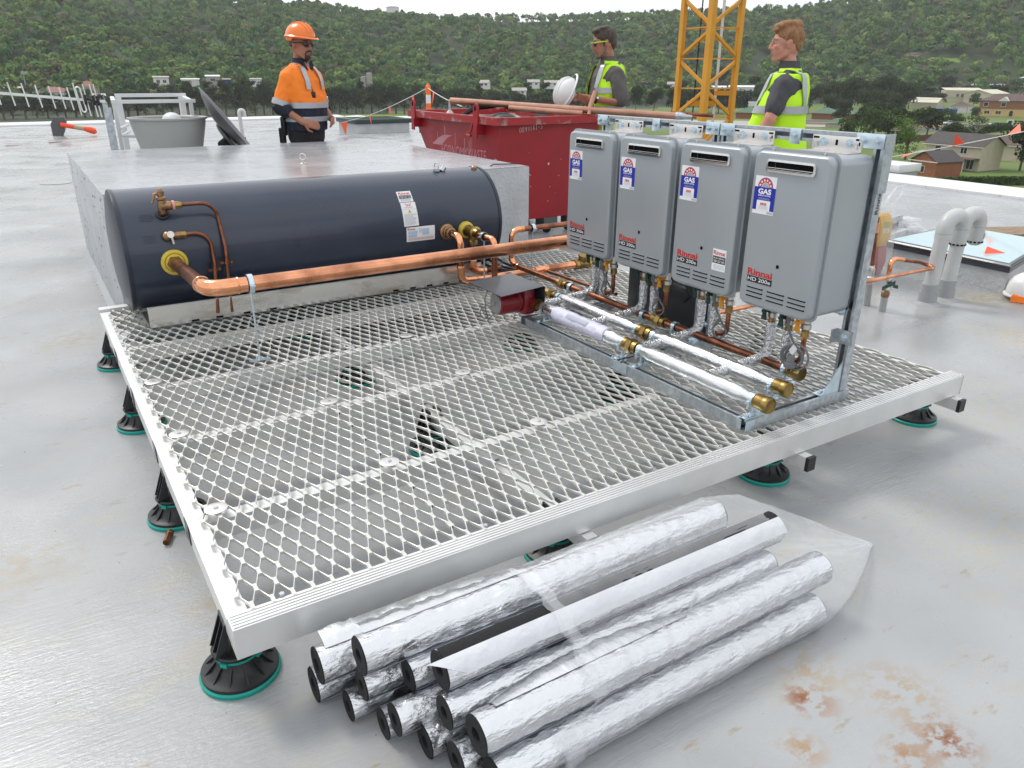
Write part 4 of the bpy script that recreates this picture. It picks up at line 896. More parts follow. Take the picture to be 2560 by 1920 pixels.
MB().lathe([(.020, 0), (.026, .01), (.026, .04), (.018, .046)], (4.653, 2.777, .095), n=14).build('adaptor', 'bronze', t)
MB().lathe([(.018, 0), (.026, .01), (.026, .03), (.02, .04), (.026, .06), (.026, .085), (.018, .09), (.016, .115)], (4.652, 2.777, .14), n=14).build('valve', 'nickel', t)
MB().obox((4.62, 2.745, .188), (.062, -.004, .012), (.003, .003, 0), (0, 0, .013)).obox((4.70, 2.745, .170), (.03, 0, -.008), (.003, .003, 0), (0, 0, .011)).build('lever_handle', 'green', t)
t = thing('riser_pipe', 'copper riser with a brass valve standing behind the near frame post', 'pipe stub', (4.68, 2.915, 0))
MB().cyl((4.69, 2.915, 0), (4.675, 2.915, .15), .022, n=14).build('conduit', 'pvc_dark', t)
MB().lathe([(.02, 0), (.027, .01), (.027, .05), (.02, .06), (.025, .08), (.025, .11), (.016, .13)], (4.673, 2.915, .15), (-.05, 0, 1), 14).build('valve', 'nickel', t)
MB().tube([(4.665, 2.915, .27), (4.64, 2.915, .52), (4.63, 2.915, .60)], .0115, 12).build('pipe', 'copper_old', t)
MB().lathe([(.014, 0), (.016, .01), (.014, .02), (.014, .06), (.016, .07)], (4.642, 2.915, .50), (-.1, 0, 1), 12).build('coupling', 'copper_new', t)
# ------------------------------------------------------------------ red waste skip
K = thing('waste_skip', 'battered red waste skip full of rubbish behind the concrete block', 'skip', (4.25, 6.95, 0))
def skip_ring(z, g=0): # plan outline at height z, g = inset
    t = (z - .16) / .86; xr = 4.70 + .13 * t; yf = 7.12 + .74 * t
    return [(3.69 + g, 6.10 + g, z), (xr - g, 6.10 + g, z), (xr - g, yf - g, z), (3.69 + g, yf - g, z)]
b = MB().loft([skip_ring(.16), skip_ring(1.03)]); b.f = [f for f in b.f if f != (4, 5, 6, 7)]
b.build('skip_body', 'skip', K, smooth=0)
b = MB().loft([skip_ring(1.03, .012), skip_ring(.80, .012)], cap=False); b.build('inner_wall', 'skipin', K, smooth=0)
def rim(p0, p1, n=.035): return MB().bar(p0, p1, .062, .066)
for p0, p1 in (((3.666, 6.045, 1.057), (3.666, 7.915, 1.057)), ((3.698, 6.068, 1.058), (4.86, 6.068, 1.058)), ((4.862, 6.036, 1.056), (4.862, 7.91, 1.056)), ((3.64, 7.886, 1.0585), (4.89, 7.886, 1.0585))):
    rim(p0, p1).build('rim', 'skiprim', K, smooth=0)
for y in (6.40, 7.74):
    pr = [(-.042, -.10), (.042, -.10), (.042, .07)] + [(.042 * math.cos(a), .07 + .042 * math.sin(a)) for a in np.linspace(0, math.pi, 9)[1:-1]] + [(-.042, .07)]
    b = MB(); hole = [(.016 * math.cos(a), .068 + .024 * math.sin(a)) for a in np.linspace(0, 2 * math.pi, 14, endpoint=False)]
    for x in (3.618, 3.634):
        pass
    o = MB().prism([(3.634, y + p, 1.09 + q) for p, q in pr], (-.018, 0, 0)).build('lifting_lug', 'skip', K, smooth=0)
    MB().prism([(3.6155, y + p, 1.09 + q) for p, q in hole], (-.0008, 0, 0)).build('lug_hole', 'void', o, smooth=0)
    MB().box(3.60, 3.688, y - .05, y + .01, .93, 1.018).box(3.598, 3.612, y - .05, y + .01, .90, .93).build('hook_bracket', 'skip', K, smooth=0)
MB().tube([(3.64, 6.50, 1.02), (3.62, 6.50, .95), (3.60, 6.52, .925)], .012, 8).hexn((3.60, 6.53, .92), (3.60, 6.46, .918), .014).build('latch_pin', 'skiprim', K)
MB().cyl((3.688, 6.14, .68), (3.674, 6.14, .68), .02, n=10).lathe([(.024, 0), (.024, .01)], (3.68, 6.14, .71), (-1, 0, 0), 8).build('hinge_bolt', 'galv', K)
for (x0, x1, y0, y1) in ((4.20, 4.36, 6.1, 6.25), (4.50, 4.60, 6.14, 6.24), (3.8, 3.95, 6.14, 6.3), (3.8, 3.95, 6.9, 7.05), (4.5, 4.62, 6.9, 7.05)):
    MB().box(x0, x1, y0, y1, .07, .158).build('wheel_bracket', 'rubber', K, smooth=0)
    MB().cyl(((x0 + x1) / 2 - .02, (y0 + y1) / 2, .055), ((x0 + x1) / 2 + .02, (y0 + y1) / 2, .055), .055, n=16).build('castor', 'blackrubber', K)
# lettering and decal on the left side, chalk number on the near side
b = MB(); text_on(b, 'ECONOMYWASTE', (3.6885, 7.235, .690), (0, -1, 0), (0, 0, 1), .905, .098); b.build('lettering', 'skiplogo', K, smooth=0)
up, lo = [], []
for t in np.linspace(0, 1, 16):
    y = 7.445 - t * .46; top = .775 + .108 * math.sin(min(1, t * 1.35) * math.pi / 2); th = .0 + .165 * (1 - t) ** 1.3
    up.append((3.6885, y, top)); lo.append((3.6885, y - .10 * (1 - t), max(.775, top - th * .75)))
MB().add(up + lo, [(i, i + 1, 17 + i, 16 + i) for i in range(15)]).build('decal_swoosh', 'skiplogo', K, smooth=0)
def strokes(b, ch, org, ex, ey, s_, wd):     # simple hand-written digits
    G_ = {'0': [[(.5, 1), (.15, .75), (.1, .3), (.4, 0), (.8, .2), (.85, .7), (.5, 1)]], '9': [[(.8, .7), (.5, .5), (.2, .65), (.4, .98), (.8, .8), (.7, .3), (.6, 0)]], '1': [[(.5, 1), (.5, 0)]],
          '8': [[(.75, .85), (.4, 1), (.25, .75), (.7, .4), (.6, .05), (.25, .1), (.3, .4), (.75, .85)]], '-': [[(.3, .45), (.7, .45)]], '3': [[(.2, .95), (.7, .95), (.4, .6), (.8, .35), (.5, .0), (.15, .1)]]}
    for ln in G_[ch]:
        q = [V3(*org) + V3(*ex) * u * s_ * .6 + V3(*ey) * v * s_ for u, v in ln]
        b.tube(q, wd, 4)
b = MB()
for i, ch in enumerate('0099181-3'): strokes(b, ch, (3.905 + i * .029, 6.0985, .955 + i * .0035), (1, 0, 0), (0, 0, 1), .045, .0026)
b.build('chalk_number', 'chalk', K, smooth=0)
b = MB(); rr = random.Random(11)
for k in range(15):
    x, z = 3.75 + .85 * rr.random() ** .7, rr.uniform(.3, .95); s_ = rr.uniform(.002, .008) * (1.8 if k < 4 else 1)
    a = rr.uniform(0, 3); q = [(x + s_ * rr.uniform(.5, 1) * math.cos(a + t), 6.0987, z + s_ * rr.uniform(.5, 1.1) * math.sin(a + t)) for t in np.linspace(0, 2 * math.pi, 7, endpoint=False)]
    b.add(q, [tuple(range(7))])
for k in range(9):
    y = rr.uniform(6.2, 7.4); z = rr.uniform(.7, .98); b.box(3.6885, 3.6887, y, y + .004, z - rr.uniform(.05, .22), z)
b.build('paint_chips', 'chalk', K, smooth=0, kind='stuff')
# rubbish inside: each item is a thing
tag(MB().box(3.71, 4.80, 6.12, 7.80, .86, .90).build('rubbish_layer', 'skipin', org=(4.2, 6.9, .86), smooth=0), 'layer of dusty rubbish filling the red skip', 'rubbish')
b = MB(); rr = random.Random(4)
for k in range(16): b.ell((3.98 + rr.uniform(-.13, .2), 6.72 + rr.uniform(-.25, .3), 1.0 + rr.uniform(-.04, .05)), (rr.uniform(.07, .14), rr.uniform(.07, .16), rr.uniform(.04, .09)), 10, 6)
b.tube([(3.80, 7.0, 1.06), (3.92, 6.95, 1.14), (4.05, 6.9, 1.15), (4.16, 6.82, 1.17), (4.22, 6.7, 1.13)], .022, 8)
tag(b.build('tool_bag', 'blackrubber', org=(4.0, 6.8, .9), smooth=60), 'black crumpled tool bag with handles on the rubbish in the skip', 'bag')
tag(MB().lathe([(.035, 0), (.04, .02), (.04, .10), (.012, .135), (.010, .19), (.006, .23), (0, .235)], (3.80, 7.25, .98), n=14).build('sealant_bottle', 'pvc', org=(3.8, 7.25, .98)), 'small grey nozzle bottle standing in the far corner of the skip', 'bottle')
tag(MB().obox((4.35, 6.45, 1.02), (.16, .02, .03), (-.02, .06, .05), (.0, -.01, .012)).build('black_case', 'charcoal', org=(4.3, 6.4, .98), smooth=0), 'flat black case lying tilted near the front rim of the skip', 'case')
tag(MB().tube([(4.16, 6.6, 1.05), (4.22, 6.42, 1.0), (4.30, 6.35, .96)], .04, 10).build('steel_tube_offcut', 'galv', org=(4.2, 6.5, .98)), 'short dull metal tube offcut among the rubbish in the skip', 'pipe offcut')
tag(MB().obox((4.10, 7.0, 1.0), (.3, -.1, .02), (.04, .12, .05), (0, 0, .008)).build('timber_board', 'wood', org=(4.1, 7, .98), smooth=0), 'brown board lying under the copper pipes in the skip', 'board')
t = thing('long_copper_pipe', 'long weathered copper pipe with a taped end resting across the skip rim', 'pipe', (4.6, 6.2, 1.09), 'copper pipes lying across the skip')
A0, A1 = V3(3.75, 7.13, 1.203), V3(5.36, 5.34, 1.088); dA = (A1 - A0) / np.linalg.norm(A1 - A0)
MB().cyl(A0, A1 - dA * .16, .031, n=22).build('pipe', 'copper_pale', t)
MB().lathe([(.032, 0), (.035, .008), (.034, .05), (.028, .075), (.020, .10), (.017, .15)], A1 - dA * .19, dA, 18).build('taped_end', 'galv', t)
MB().lathe([(.013, -.04), (.013, .03), (.0105, .03), (.0105, -.03)], A1 - dA * .03, dA, 12).build('small_bore_end', 'copper_old', t)
sd = np.cross(dA, V3(0, 0, 1)); Q0 = A0 + dA * .62 - sd * -.045 + V3(0, 0, -.03)
Q1 = A1 + sd * -.012 + V3(.11, -.02, .012)
t = tag(MB().cyl(Q0 + sd * 0, A0 + dA * 1.35 + sd * .040 + V3(0, 0, -.035), .029, n=20).build('copper_pipe_length', 'copper_pale', org=(4.5, 6.3, 1.09)), 'shorter copper pipe tucked against the lower side of the long one on the skip', 'pipe', 'copper pipes lying across the skip')
tag(MB().lathe([(.0165, 0), (.0165, .40), (.0135, .40), (.0135, .02)], A1 - dA * .25 + sd * -.028 + V3(0, 0, .022), dA, 14).build('small_copper_pipe', 'copper_old', org=tuple(A1)), 'thin dark copper pipe sticking out past the taped end of the long pipe', 'pipe', 'copper pipes lying across the skip')
tag(MB().tube([(4.665, 6.06, 1.092), (4.70, 6.09, 1.17), (4.765, 6.10, 1.30)], [.020, .023, .025], 12).build('copper_offcut', 'copper_pale', org=(4.67, 6.06, 1.09)), 'short copper pipe standing up from the near rim of the skip', 'pipe offcut')
tag(MB().tube([(4.72, 6.04, 1.092), (4.80, 6.06, 1.105), (4.87, 6.09, 1.135)], .009, 8).build('bent_rod', 'nickel', org=(4.72, 6.04, 1.09)), 'thin bent metal rod lying on the near rim of the skip', 'rod')
tag(MB().obox((4.7, 5.72, .012), (.45, .05, .004), (-.05, .28, 0), (0, 0, .004)).obox((4.55, 5.62, .03), (.2, .1, .015), (-.05, .1, .0), (0, 0, .004)).build('cardboard_sheet', mat('brown_cardboard', (.33, .23, .15), .8), org=(4.7, 5.7, 0), smooth=0), 'torn brown cardboard lying on the roof by the skip castors', 'cardboard')

# ------------------------------------------------------------------ left background: aerial, ladder rail, tub, dish, vents
t = thing('tv_aerial', 'long pale yagi aerial with many short rods clamped to a post behind the block', 'aerial', (.73, 8.2, .9))
MB().bar((-.75, 8.2, 1.352), (.76, 8.2, 1.204), .022, .022).build('boom', 'alu', t, smooth=0)
bz = lambda x: 1.352 + (x + .75) / 1.51 * (1.204 - 1.352)
for i, (x, l_) in enumerate(((-.62, .2), (-.47, .2), (-.32, .195), (-.19, .195), (-.06, .19), (.042, .19), (.142, .192), (.242, .186), (.342, .186), (.42, .18), (.482, .19), (.535, .27), (.61, .27), (.665, .28), (.695, .28))):
    MB().cyl((x - .010, 8.185, bz(x) + l_ / 2), (x + .012, 8.185, bz(x) - l_ / 2), .0055, n=8).build('rod', 'alu', t)
pts = [(.555 + .018 * math.cos(a), 8.18, bz(.555) + .085 + .02 * math.sin(a)) for a in np.linspace(math.pi, 0, 7)]; pts2 = [(.575 + .018 * math.cos(a), 8.18, bz(.57) - .085 + .02 * math.sin(a)) for a in np.linspace(0, -math.pi, 7)]
MB().tube(pts + pts2 + [pts[0]], .0065, 8).build('folded_dipole', 'alu', t)
for x in (.60, .665, .70): MB().box(x - .012, x + .012, 8.165, 8.23, bz(x) - .04, bz(x) + .045, .004).build('clamp', 'black', t)
MB().bar((.6, 8.19, bz(.6) + .01), (.70, 8.19, bz(.7) - .01), .03, .02).build('balun', 'black', t, smooth=0)
t2 = thing('aerial_post', 'square galvanised post carrying the yagi aerial', 'post', (.755, 8.235, 0))
MB().box(.735, .775, 8.215, 8.255, 0, 1.20).build('post', 'galv', t2, smooth=0)
MB().box(.775, .80, 8.22, 8.25, 0, 1.15).build('stiffener', 'galv', t2, smooth=0)
MB().box(.69, .86, 8.17, 8.30, .0, .012).build('base_plate', 'galv', t2, smooth=0)
t = thing('ladder_guard', 'white aluminium guard rail frame around the roof ladder', 'guard rail', (1.2, 8.6, 0))
ry = 8.32
for x in (.84, 1.515): MB().bar((x, ry, 0), (x, ry, 1.185), .035, .035).build('stanchion', 'white_cap', t, smooth=0)
for x in (.955, 1.555): MB().bar((x, 9.0, 0), (x, 9.0, 1.225), .09, .05, (1, 0, 0)).build('stanchion', 'white_cap', t, smooth=0)
MB().bar((.82, ry, 1.197), (1.56, ry, 1.197), .04, .032).build('top_rail', 'white_cap', t, smooth=0)
MB().bar((.93, 9.0, 1.236), (1.60, 9.0, 1.236), .05, .034).build('top_rail', 'white_cap', t, smooth=0)
for x in (.84, 1.515): MB().bar((x, ry + .02, 1.197), (x + .06, 9.0, 1.214), .035, .03).build('side_rail', 'white_cap', t, smooth=0)
for z in (.89, .955, .60): MB().cyl((.845, ry, z), (1.0, 8.98, z), .014, n=10).build('side_rung', 'white_cap', t)
MB().cyl((.86, ry - .015, .895), (.985, ry - .015, .885), .012, n=10).build('short_rung', 'white_cap', t)
t = thing('grey_tub', 'big round pale grey tub with a flat rim standing behind the block', 'tub', (1.245, 8.06, 0))
MB().lathe([(.0, .30), (.19, .30), (.225, .58), (.285, .83), (.325, 1.0), (.332, 1.046), (.350, 1.05), (.352, 1.066), (.338, 1.068), (.322, 1.056), (.285, .92), (.0, .64)], (1.245, 8.06, 0), n=64).build('shell', 'bowl', t)
MB().lathe([(.0, .63), (.29, .975), (.315, 1.046)], (1.245, 8.06, 0), n=64, cap=False).build('inside', 'bowl_in', t)
MB().lathe([(.24, .0), (.24, .298)], (1.245, 8.06, 0), n=40).build('stand', 'bowl', t)
MB().ell((1.29, 8.12, 1.03), (.09, .1, .075), 20, 8).build('white_dome', 'white_cap', t)
for a in (-100, -60, -20, 200): MB().obox((1.245 + .225 * math.cos(R(a)), 8.06 + .225 * math.sin(R(a)), .42), (.015 * math.cos(R(a)), .015 * math.sin(R(a)), 0), (-.025 * math.sin(R(a)), .025 * math.cos(R(a)), 0), (0, 0, .12)).build('rib', 'bowl', t, smooth=0)
rt, fw, upv = V3(.847, -.531, 0), V3(.53, .845, 0), V3(0, 0, 1)
dn = .965 * (.79 * rt + .61 * upv) + .26 * fw; dn /= np.linalg.norm(dn); dc = V3(1.757, 7.95, 1.006)
t = thing('satellite_dish', 'tilted dark grey satellite dish seen from behind, beside the grey tub', 'satellite dish', (1.757, 7.95, 0))
MB().lathe([(.0, -.085), (.12, -.078), (.22, -.055), (.31, -.022), (.375, .010), (.385, .012), (.385, .018), (.37, .016), (.31, -.014), (.22, -.047), (.0, -.077)], dc, dn, 56).build('reflector', 'dish', t)
bc = dc - dn * .062 + (.61 * rt - .79 * upv) * .10
MB().lathe([(.15, .02), (.15, .035), (.11, .05), (.04, .06), (0, .06)], bc, -dn, 30).build('back_bracket', 'dish', t)
MB().torus(bc, dn, .155, .006, 30, 6).build('bracket_ring', 'black', t)
m_ = bc - dn * .06
MB().tube([tuple(m_ + dn * .03), tuple(m_ - dn * .06), tuple(m_ - dn * .07 + V3(0, 0, -.12))], .026, 12).box(m_[0] - .05, m_[0] + .04, m_[1] - .03, m_[1] + .03, m_[2] - .12, m_[2] - .02).build('mount', 'black', t)
MB().cyl((m_ - dn * .065)[:2].tolist() + [0], (m_ - dn * .065)[:2].tolist() + [float(m_[2]) - .05], .024, n=12).build('mast', 'galv', t)
t = thing('vent_pipe', 'white hooked vent pipe standing beyond the satellite dish', 'vent pipe', (2.16, 9.1, 0))
MB().tube([(2.165, 9.1, .0), (2.150, 9.1, 1.0)] + [(2.175 + .027 * math.cos(a), 9.1, 1.04 + .03 * math.sin(a)) for a in np.linspace(math.pi, 0, 8)] + [(2.203, 9.1, 1.005)], .021, 14).build('pipe', 'white_pvc', t)
MB().lathe([(.024, 0), (.024, .06)], (2.165, 9.1, .73), n=14).build('socket', 'pvc_dark', t)
# fallen marker post
t = thing('fallen_marker_post', 'orange marker post lying on its side with its heavy black rubber foot upright', 'marker post', (1.1, 22.3, 0))
MB().prism([(.62, 22.55, 0), (.92, 22.50, 0), (1.00, 22.48, .14), (1.13, 22.45, .52), (1.1, 22.45, .66), (.78, 22.5, .66), (.62, 22.53, .42)], (.06, .22, 0)).build('rubber_foot', 'rubber', t, smooth=0)
MB().tube([(.95, 22.45, .40), (1.38, 22.3, .31)], .085, 14).build('post', 'orange', t); MB().cyl((1.38, 22.3, .31), (1.68, 22.2, .25), .083, n=14).build('reflective_band', mat('khaki_tape', (.42, .36, .22), .6), t)
t.scale = (.66, .66, .66)
MB().tube([(1.68, 22.2, .25), (1.92, 22.1, .18), (1.97, 22.1, .16), (2.02, 22.1, .08)], [.085, .12, .11, .07], 14).build('post_head', 'orange', t)
def flat_flag(c, s_, label, rot=0, h=.012):
    c = V3(*c); q = [V3(math.cos(a + rot) * s_, math.sin(a + rot) * s_ * .8, h + .02 * k) for k, a in enumerate((0, 2.2, 4.1))]
    b = MB().prism([c + p for p in q], (0, 0, .004)); return tag(b.build('fallen_flag', 'orange', org=tuple(c), smooth=0), label, 'flag', 'orange flags lying loose on the roof')
flat_flag((.72, 20.4, 0), .22, 'loose orange flag lying on the roof below the black rubber foot')
flat_flag((-.1, 19.9, 0), .2, 'small orange flag lying flat on the roof at the far left')
flat_flag((3.35, 13.3, 0), .14, 'loose orange flag lying on the roof left of the man in orange')
# small roof skylight
t = thing('small_skylight', 'low square skylight with a dark green glass top on the far roof', 'skylight', (8.3, 20.2, 0))
MB().box(7.56, 9.04, 19.6, 20.95, 0, .235).build('upstand', 'plinthside', t, smooth=0)
MB().box(7.50, 9.10, 19.54, 21.0, .237, .345, .012).build('frame', 'greenframe', t)
MB().box(7.66, 8.94, 19.7, 20.85, .347, .352).build('glass', 'greenglass', t, smooth=0)
# bunting pole and string
t = thing('marker_post', 'upright orange and white striped marker post behind the skip', 'marker post', (5.9, 12, 0))
MB().lathe([(.20, 0), (.20, .05), (.08, .08), (0, .08)], (5.9, 12, 0), n=20).build('rubber_foot', 'rubber', t)
z = .08
for z0, z1, m in ((.08, .5, 'orangeb'), (.5, .78, 'cone_white'), (.78, 1.0, 'orangeb'), (1.0, 1.13, 'cone_white'), (1.13, 1.245, 'orangeb')):
    MB().cyl((5.9, 12, z0), (5.9, 12, z1), .041, n=18).build('stripe_band', m, t)
MB().lathe([(.042, 1.245), (.035, 1.27), (.018, 1.285), (.014, 1.31), (.0, 1.315)], (5.9, 12, 0), n=16).build('top_loop', 'orangeb', t)
def bunting(p0, p1, sag, flags, label, fs=.11, tw=0.):
    p0, p1 = V3(*p0), V3(*p1); n = 24; c = [p0 + (p1 - p0) * t - V3(0, 0, sag * 4 * t * (1 - t)) for t in np.linspace(0, 1, n)]
    t = thing('bunting_line', label, 'bunting', tuple((p0 + p1) / 2), 'bunting lines around the roof')
    MB().tube(c, .006, 6).build('cord', 'rope', t)
    for k, f in enumerate(flags):
        q = p0 + (p1 - p0) * f - V3(0, 0, sag * 4 * f * (1 - f)); d = (p1 - p0) / np.linalg.norm(p1 - p0); s_ = np.cross(d, V3(0, 0, 1)); an = tw * (k + 1)
        dn_ = V3(0, 0, -1) * math.cos(an) + s_ * math.sin(an)
        MB().prism([q - d * fs * .5, q + d * fs * .5, q + dn_ * fs * 1.05 + s_ * .03], s_ * .003).build('flag', 'orange', t, smooth=0)
bunting((5.89, 12, 1.238), (7.16, 18, .50), .03, (.18, .52, .90), 'white cord with small orange flags running left from the striped post', .20)
bunting((7.16, 18, .50), (6.93, 19.0, .32), .0, (.9,), 'short flagged cord end by the small green skylight', .30)
bunting((5.89, 12, 1.238), (5.0, 9.2, 1.06), .02, (.22,), 'white cord with one orange flag running right from the striped post', .17)
bunting((10.0, 6.7, .33), (10.0, 3.6, 1.18), .035, (.22, .42, .62, .86), 'white cord with orange flags strung along the right edge of the roof', .15, 1.3)

# ------------------------------------------------------------------ right hand side of the roof
t = thing('large_skylight', 'large low skylight with dark frame and pale blue glass near the right edge', 'skylight', (6.6, 3.0, 0))
def kq(s_, z): # plan corners: near corner, left corner, far corner, right corner
    c = V3(6.42, 3.10, 0); return [c + (V3(*p, 0) - c) * s_ + V3(0, 0, z) for p in ((5.80, 2.58), (5.86, 3.60), (7.02, 3.66), (6.98, 2.86))]
MB().loft([kq(.985, 0), kq(.985, .158)]).build('upstand', 'plinthside', t, smooth=0)
MB().loft([kq(1.01, .155), kq(1.01, .182)], cap=True).loft([kq(1.0, .183), kq(1.0, .200), kq(.985, .210), kq(.93, .211)]).build('frame', 'darkframe', t, smooth=0)
MB().loft([kq(.935, .2115), kq(.935, .2135)]).build('glass', 'skyglass', t, smooth=0)
b = MB().prism([V3(6.00, 2.86, .216), V3(6.16, 2.80, .216), V3(6.10, 2.90, .25)], (0, .012, .003)); tag(b.build('fallen_flag', 'orange', org=(6.05, 2.85, .214), smooth=0), 'red orange flag lying on the glass of the large skylight', 'flag', 'orange flags lying loose on the roof')
def gooseneck(x, y, zt, reach, label):
    t = thing('vent_pipe', label, 'vent pipe', (x, y, 0), 'pair of grey hooked vent pipes'); r = .046
    MB().lathe([(r + .014, -.002), (r + .012, .085), (r + .007, .085), (r + .007, .14)], (x, y, 0), n=24).lathe([(r + .05, .0), (r + .03, .008), (r + .014, .02)], (x, y, .0005), n=24, cap=False).build('base_sleeve', 'pvc_dark', t)
    lean = V3(.055, .0, 0); zs = zt - .13; top = V3(x, y, 0) + lean * (zs / .5) * .4
    MB().tube([(x, y, .13), tuple(top + V3(0, 0, zs))], r, 22).build('pipe', 'pvc', t)
    c = top + V3(reach / 2, 0, zs + .0); rb = reach / 2
    arc = [tuple(c + V3(-rb * math.cos(a), 0, (zt - r - zs) * math.sin(a))) for a in np.linspace(0, math.pi, 15)]
    MB().tube([tuple(top + V3(0, 0, zs - .055))] + arc + [tuple(c + V3(rb, 0, -.05))], r + .005, 22).build('bend', 'pvc', t)
    for q in (top + V3(0, 0, zs - .02), c + V3(rb, 0, -.01)): MB().torus(tuple(q), (0, 0, 1), r + .0045, .0022, 24, 6).build('joint_ring', 'pvc_dark', t)
    e = c + V3(rb, 0, -.05); MB().lathe([(r + .006, 0), (r + .006, -.05), (r, -.075), (r * .6, -.088), (0, -.09)], tuple(e), n=24).build('grille_cap', 'pvc', t)
    b = MB()
    for k in range(12): a = 2 * math.pi * k / 12; b.obox(tuple(e + V3((r + .003) * math.cos(a), (r + .003) * math.sin(a), -.064)), (.004 * math.cos(a), .004 * math.sin(a), 0), (-.008 * math.sin(a), .008 * math.cos(a), 0), (0, 0, .005))
    b.build('grille_slots', 'void', t, kind='stuff', smooth=0)
    return t, e, r
gooseneck(5.085, 2.728, .632, .205, 'grey hooked vent pipe of a pair, the one nearer the copper bend')
t, e, r = gooseneck(5.30, 2.728, .628, .205, 'grey hooked vent pipe of a pair, the one nearer the skylight corner')
MB().obox(tuple(e + V3(.02, -r - .0065, -.02)), (.018, .004, 0), (0, .0005, 0), (0, 0, .018)).build('sticker', 'white', t, smooth=0)
t = thing('packed_bag', 'clear plastic bag holding a yellow packet, leaning behind the frame post', 'bag', (5.5, 3.42, 0))
bx = lambda w_, d_, h, x, y: [(x - w_, y - d_, h), (x + w_, y - d_, h), (x + w_, y + d_, h), (x - w_, y + d_, h)]
MB().loft([bx(.05, .04, .235, 5.49, 3.42), bx(.072, .05, .30, 5.49, 3.42), bx(.075, .05, .42, 5.485, 3.42), bx(.07, .03, .465, 5.48, 3.42), bx(.05, .012, .48, 5.50, 3.42)]).build('yellow_packet', mat('yellow_packet', (.72, .42, .02), .45, var=(.62, .32, .02), vscale=9, bump=.3, bscale=20), t, smooth=0)
MB().loft([bx(.03, .03, .005, 5.53, 3.42), bx(.05, .045, .12, 5.52, 3.42), bx(.055, .045, .232, 5.49, 3.42)]).build('red_packet', mat('red_packet', (.42, .10, .09), .5, bump=.3, bscale=20), t, smooth=0)
b = MB(); text_on(b, 'STR', (5.455, 3.3688, .335), (1, 0, 0), (0, 0, 1), .085, .035, .02); b.build('lettering', 'white', t, smooth=0)
MB().box(5.455, 5.515, 3.3686, 3.3694, .385, .425).build('green_print', mat('green_print', (.25, .42, .04), .5), t, smooth=0)
MB().loft([bx(.045, .045, .002, 5.53, 3.42), bx(.085, .065, .15, 5.52, 3.42), bx(.10, .07, .35, 5.50, 3.42), bx(.095, .05, .47, 5.50, 3.42), bx(.05, .02, .53, 5.53, 3.42), bx(.075, .012, .60, 5.60, 3.42), bx(.05, .006, .675, 5.66, 3.42)]).build('film', 'bagfilm', t, smooth=70)
t = thing('metal_offcut_stack', 'stack of bright metal sections partly wrapped in plastic behind the skylight', 'metal stack', (6.9, 4.1, 0))
MB().bar((6.2, 4.1, .17), (7.15, 4.3, .17), .10, .06).build('section', 'galv', t, smooth=0); MB().bar((6.25, 4.02, .045), (7.1, 4.2, .045), .12, .085).build('section', 'alu', t, smooth=0); MB().bar((6.3, 4.15, .112), (7.1, 4.3, .112), .1, .04).build('section', 'charcoal', t, smooth=0)
b = MB(); rr = random.Random(8)
for k in range(9): b.ell((7.15 + rr.uniform(-.06, .22), 4.2 + rr.uniform(-.1, .1), .08 + rr.uniform(-.03, .06)), (rr.uniform(.06, .12),) * 2 + (rr.uniform(.04, .08),), 9, 6)
b.build('film', 'bagfilm', t, smooth=60)
tag(MB().obox((8.25, 3.42, .045), (.62, -.30, 0), (.10, .16, 0), (0, 0, .04)).build('timber_plank', 'wood', org=(8.25, 3.42, 0), smooth=0), 'weathered timber plank lying on the roof beyond the large skylight', 'plank')
t = thing('hard_hat', 'scuffed white hard hat with a red badge on the roof at the right edge', 'hard hat', (5.82, 2.44, 0))
hat = lambda cx, cy, z, k: [(cx + k * .155 * math.cos(a), cy + k * .125 * math.sin(a), z) for a in np.linspace(0, 2 * math.pi, 32, endpoint=False)]
MB().loft([hat(5.82, 2.44, .03, 1.02), hat(5.82, 2.44, .06, 1), hat(5.82, 2.44, .11, .93), hat(5.82, 2.44, .15, .76), hat(5.82, 2.44, .172, .5), hat(5.82, 2.44, .18, .15)]).loft([hat(5.82, 2.44, .024, 1.10), hat(5.82, 2.44, .032, 1.10), hat(5.82, 2.44, .04, 1.0)]).build('shell', 'helmet_w', t)
MB().lathe([(0, .0), (.038, .0), (.04, .004), (0, .0045)], (5.80, 2.319, .085), (-.2, -1, .18), 20).build('badge', 'red', t)
b = MB(); text_on(b, 'Rinnai', (5.775, 2.3135, .075), (1, -.2, 0), (.04, .2, .98), .05, .013, .01); b.build('lettering', 'white', t, smooth=0)
tag(MB().loft([[(5.62, 2.45, .003), (5.68, 2.33, .003), (6.2, 2.1, .003), (6.3, 2.4, .003), (5.80, 2.47, .003)], [(5.63, 2.45, .045), (5.69, 2.34, .035), (6.2, 2.12, .05), (6.3, 2.4, .07), (5.80, 2.47, .075)]]).build('folded_vest', mat('folded_orange_cloth', (.92, .20, .01), .7, bump=.5, bscale=10), org=(5.9, 2.4, 0), smooth=0), 'folded bright orange cloth on the roof under the white hard hat', 'cloth')
tag(MB().lathe([(.0105, 0), (.0105, .05), (.013, .052), (.013, .062), (.0115, .062), (.0095, .05), (.0095, .0)], (.155, 2.39, .0125), (.35, .9, 0), 16).build('copper_offcut', 'copper_old', org=(.17, 2.41, 0)), 'small copper pipe offcut lying on the roof beside the left feet', 'pipe offcut')

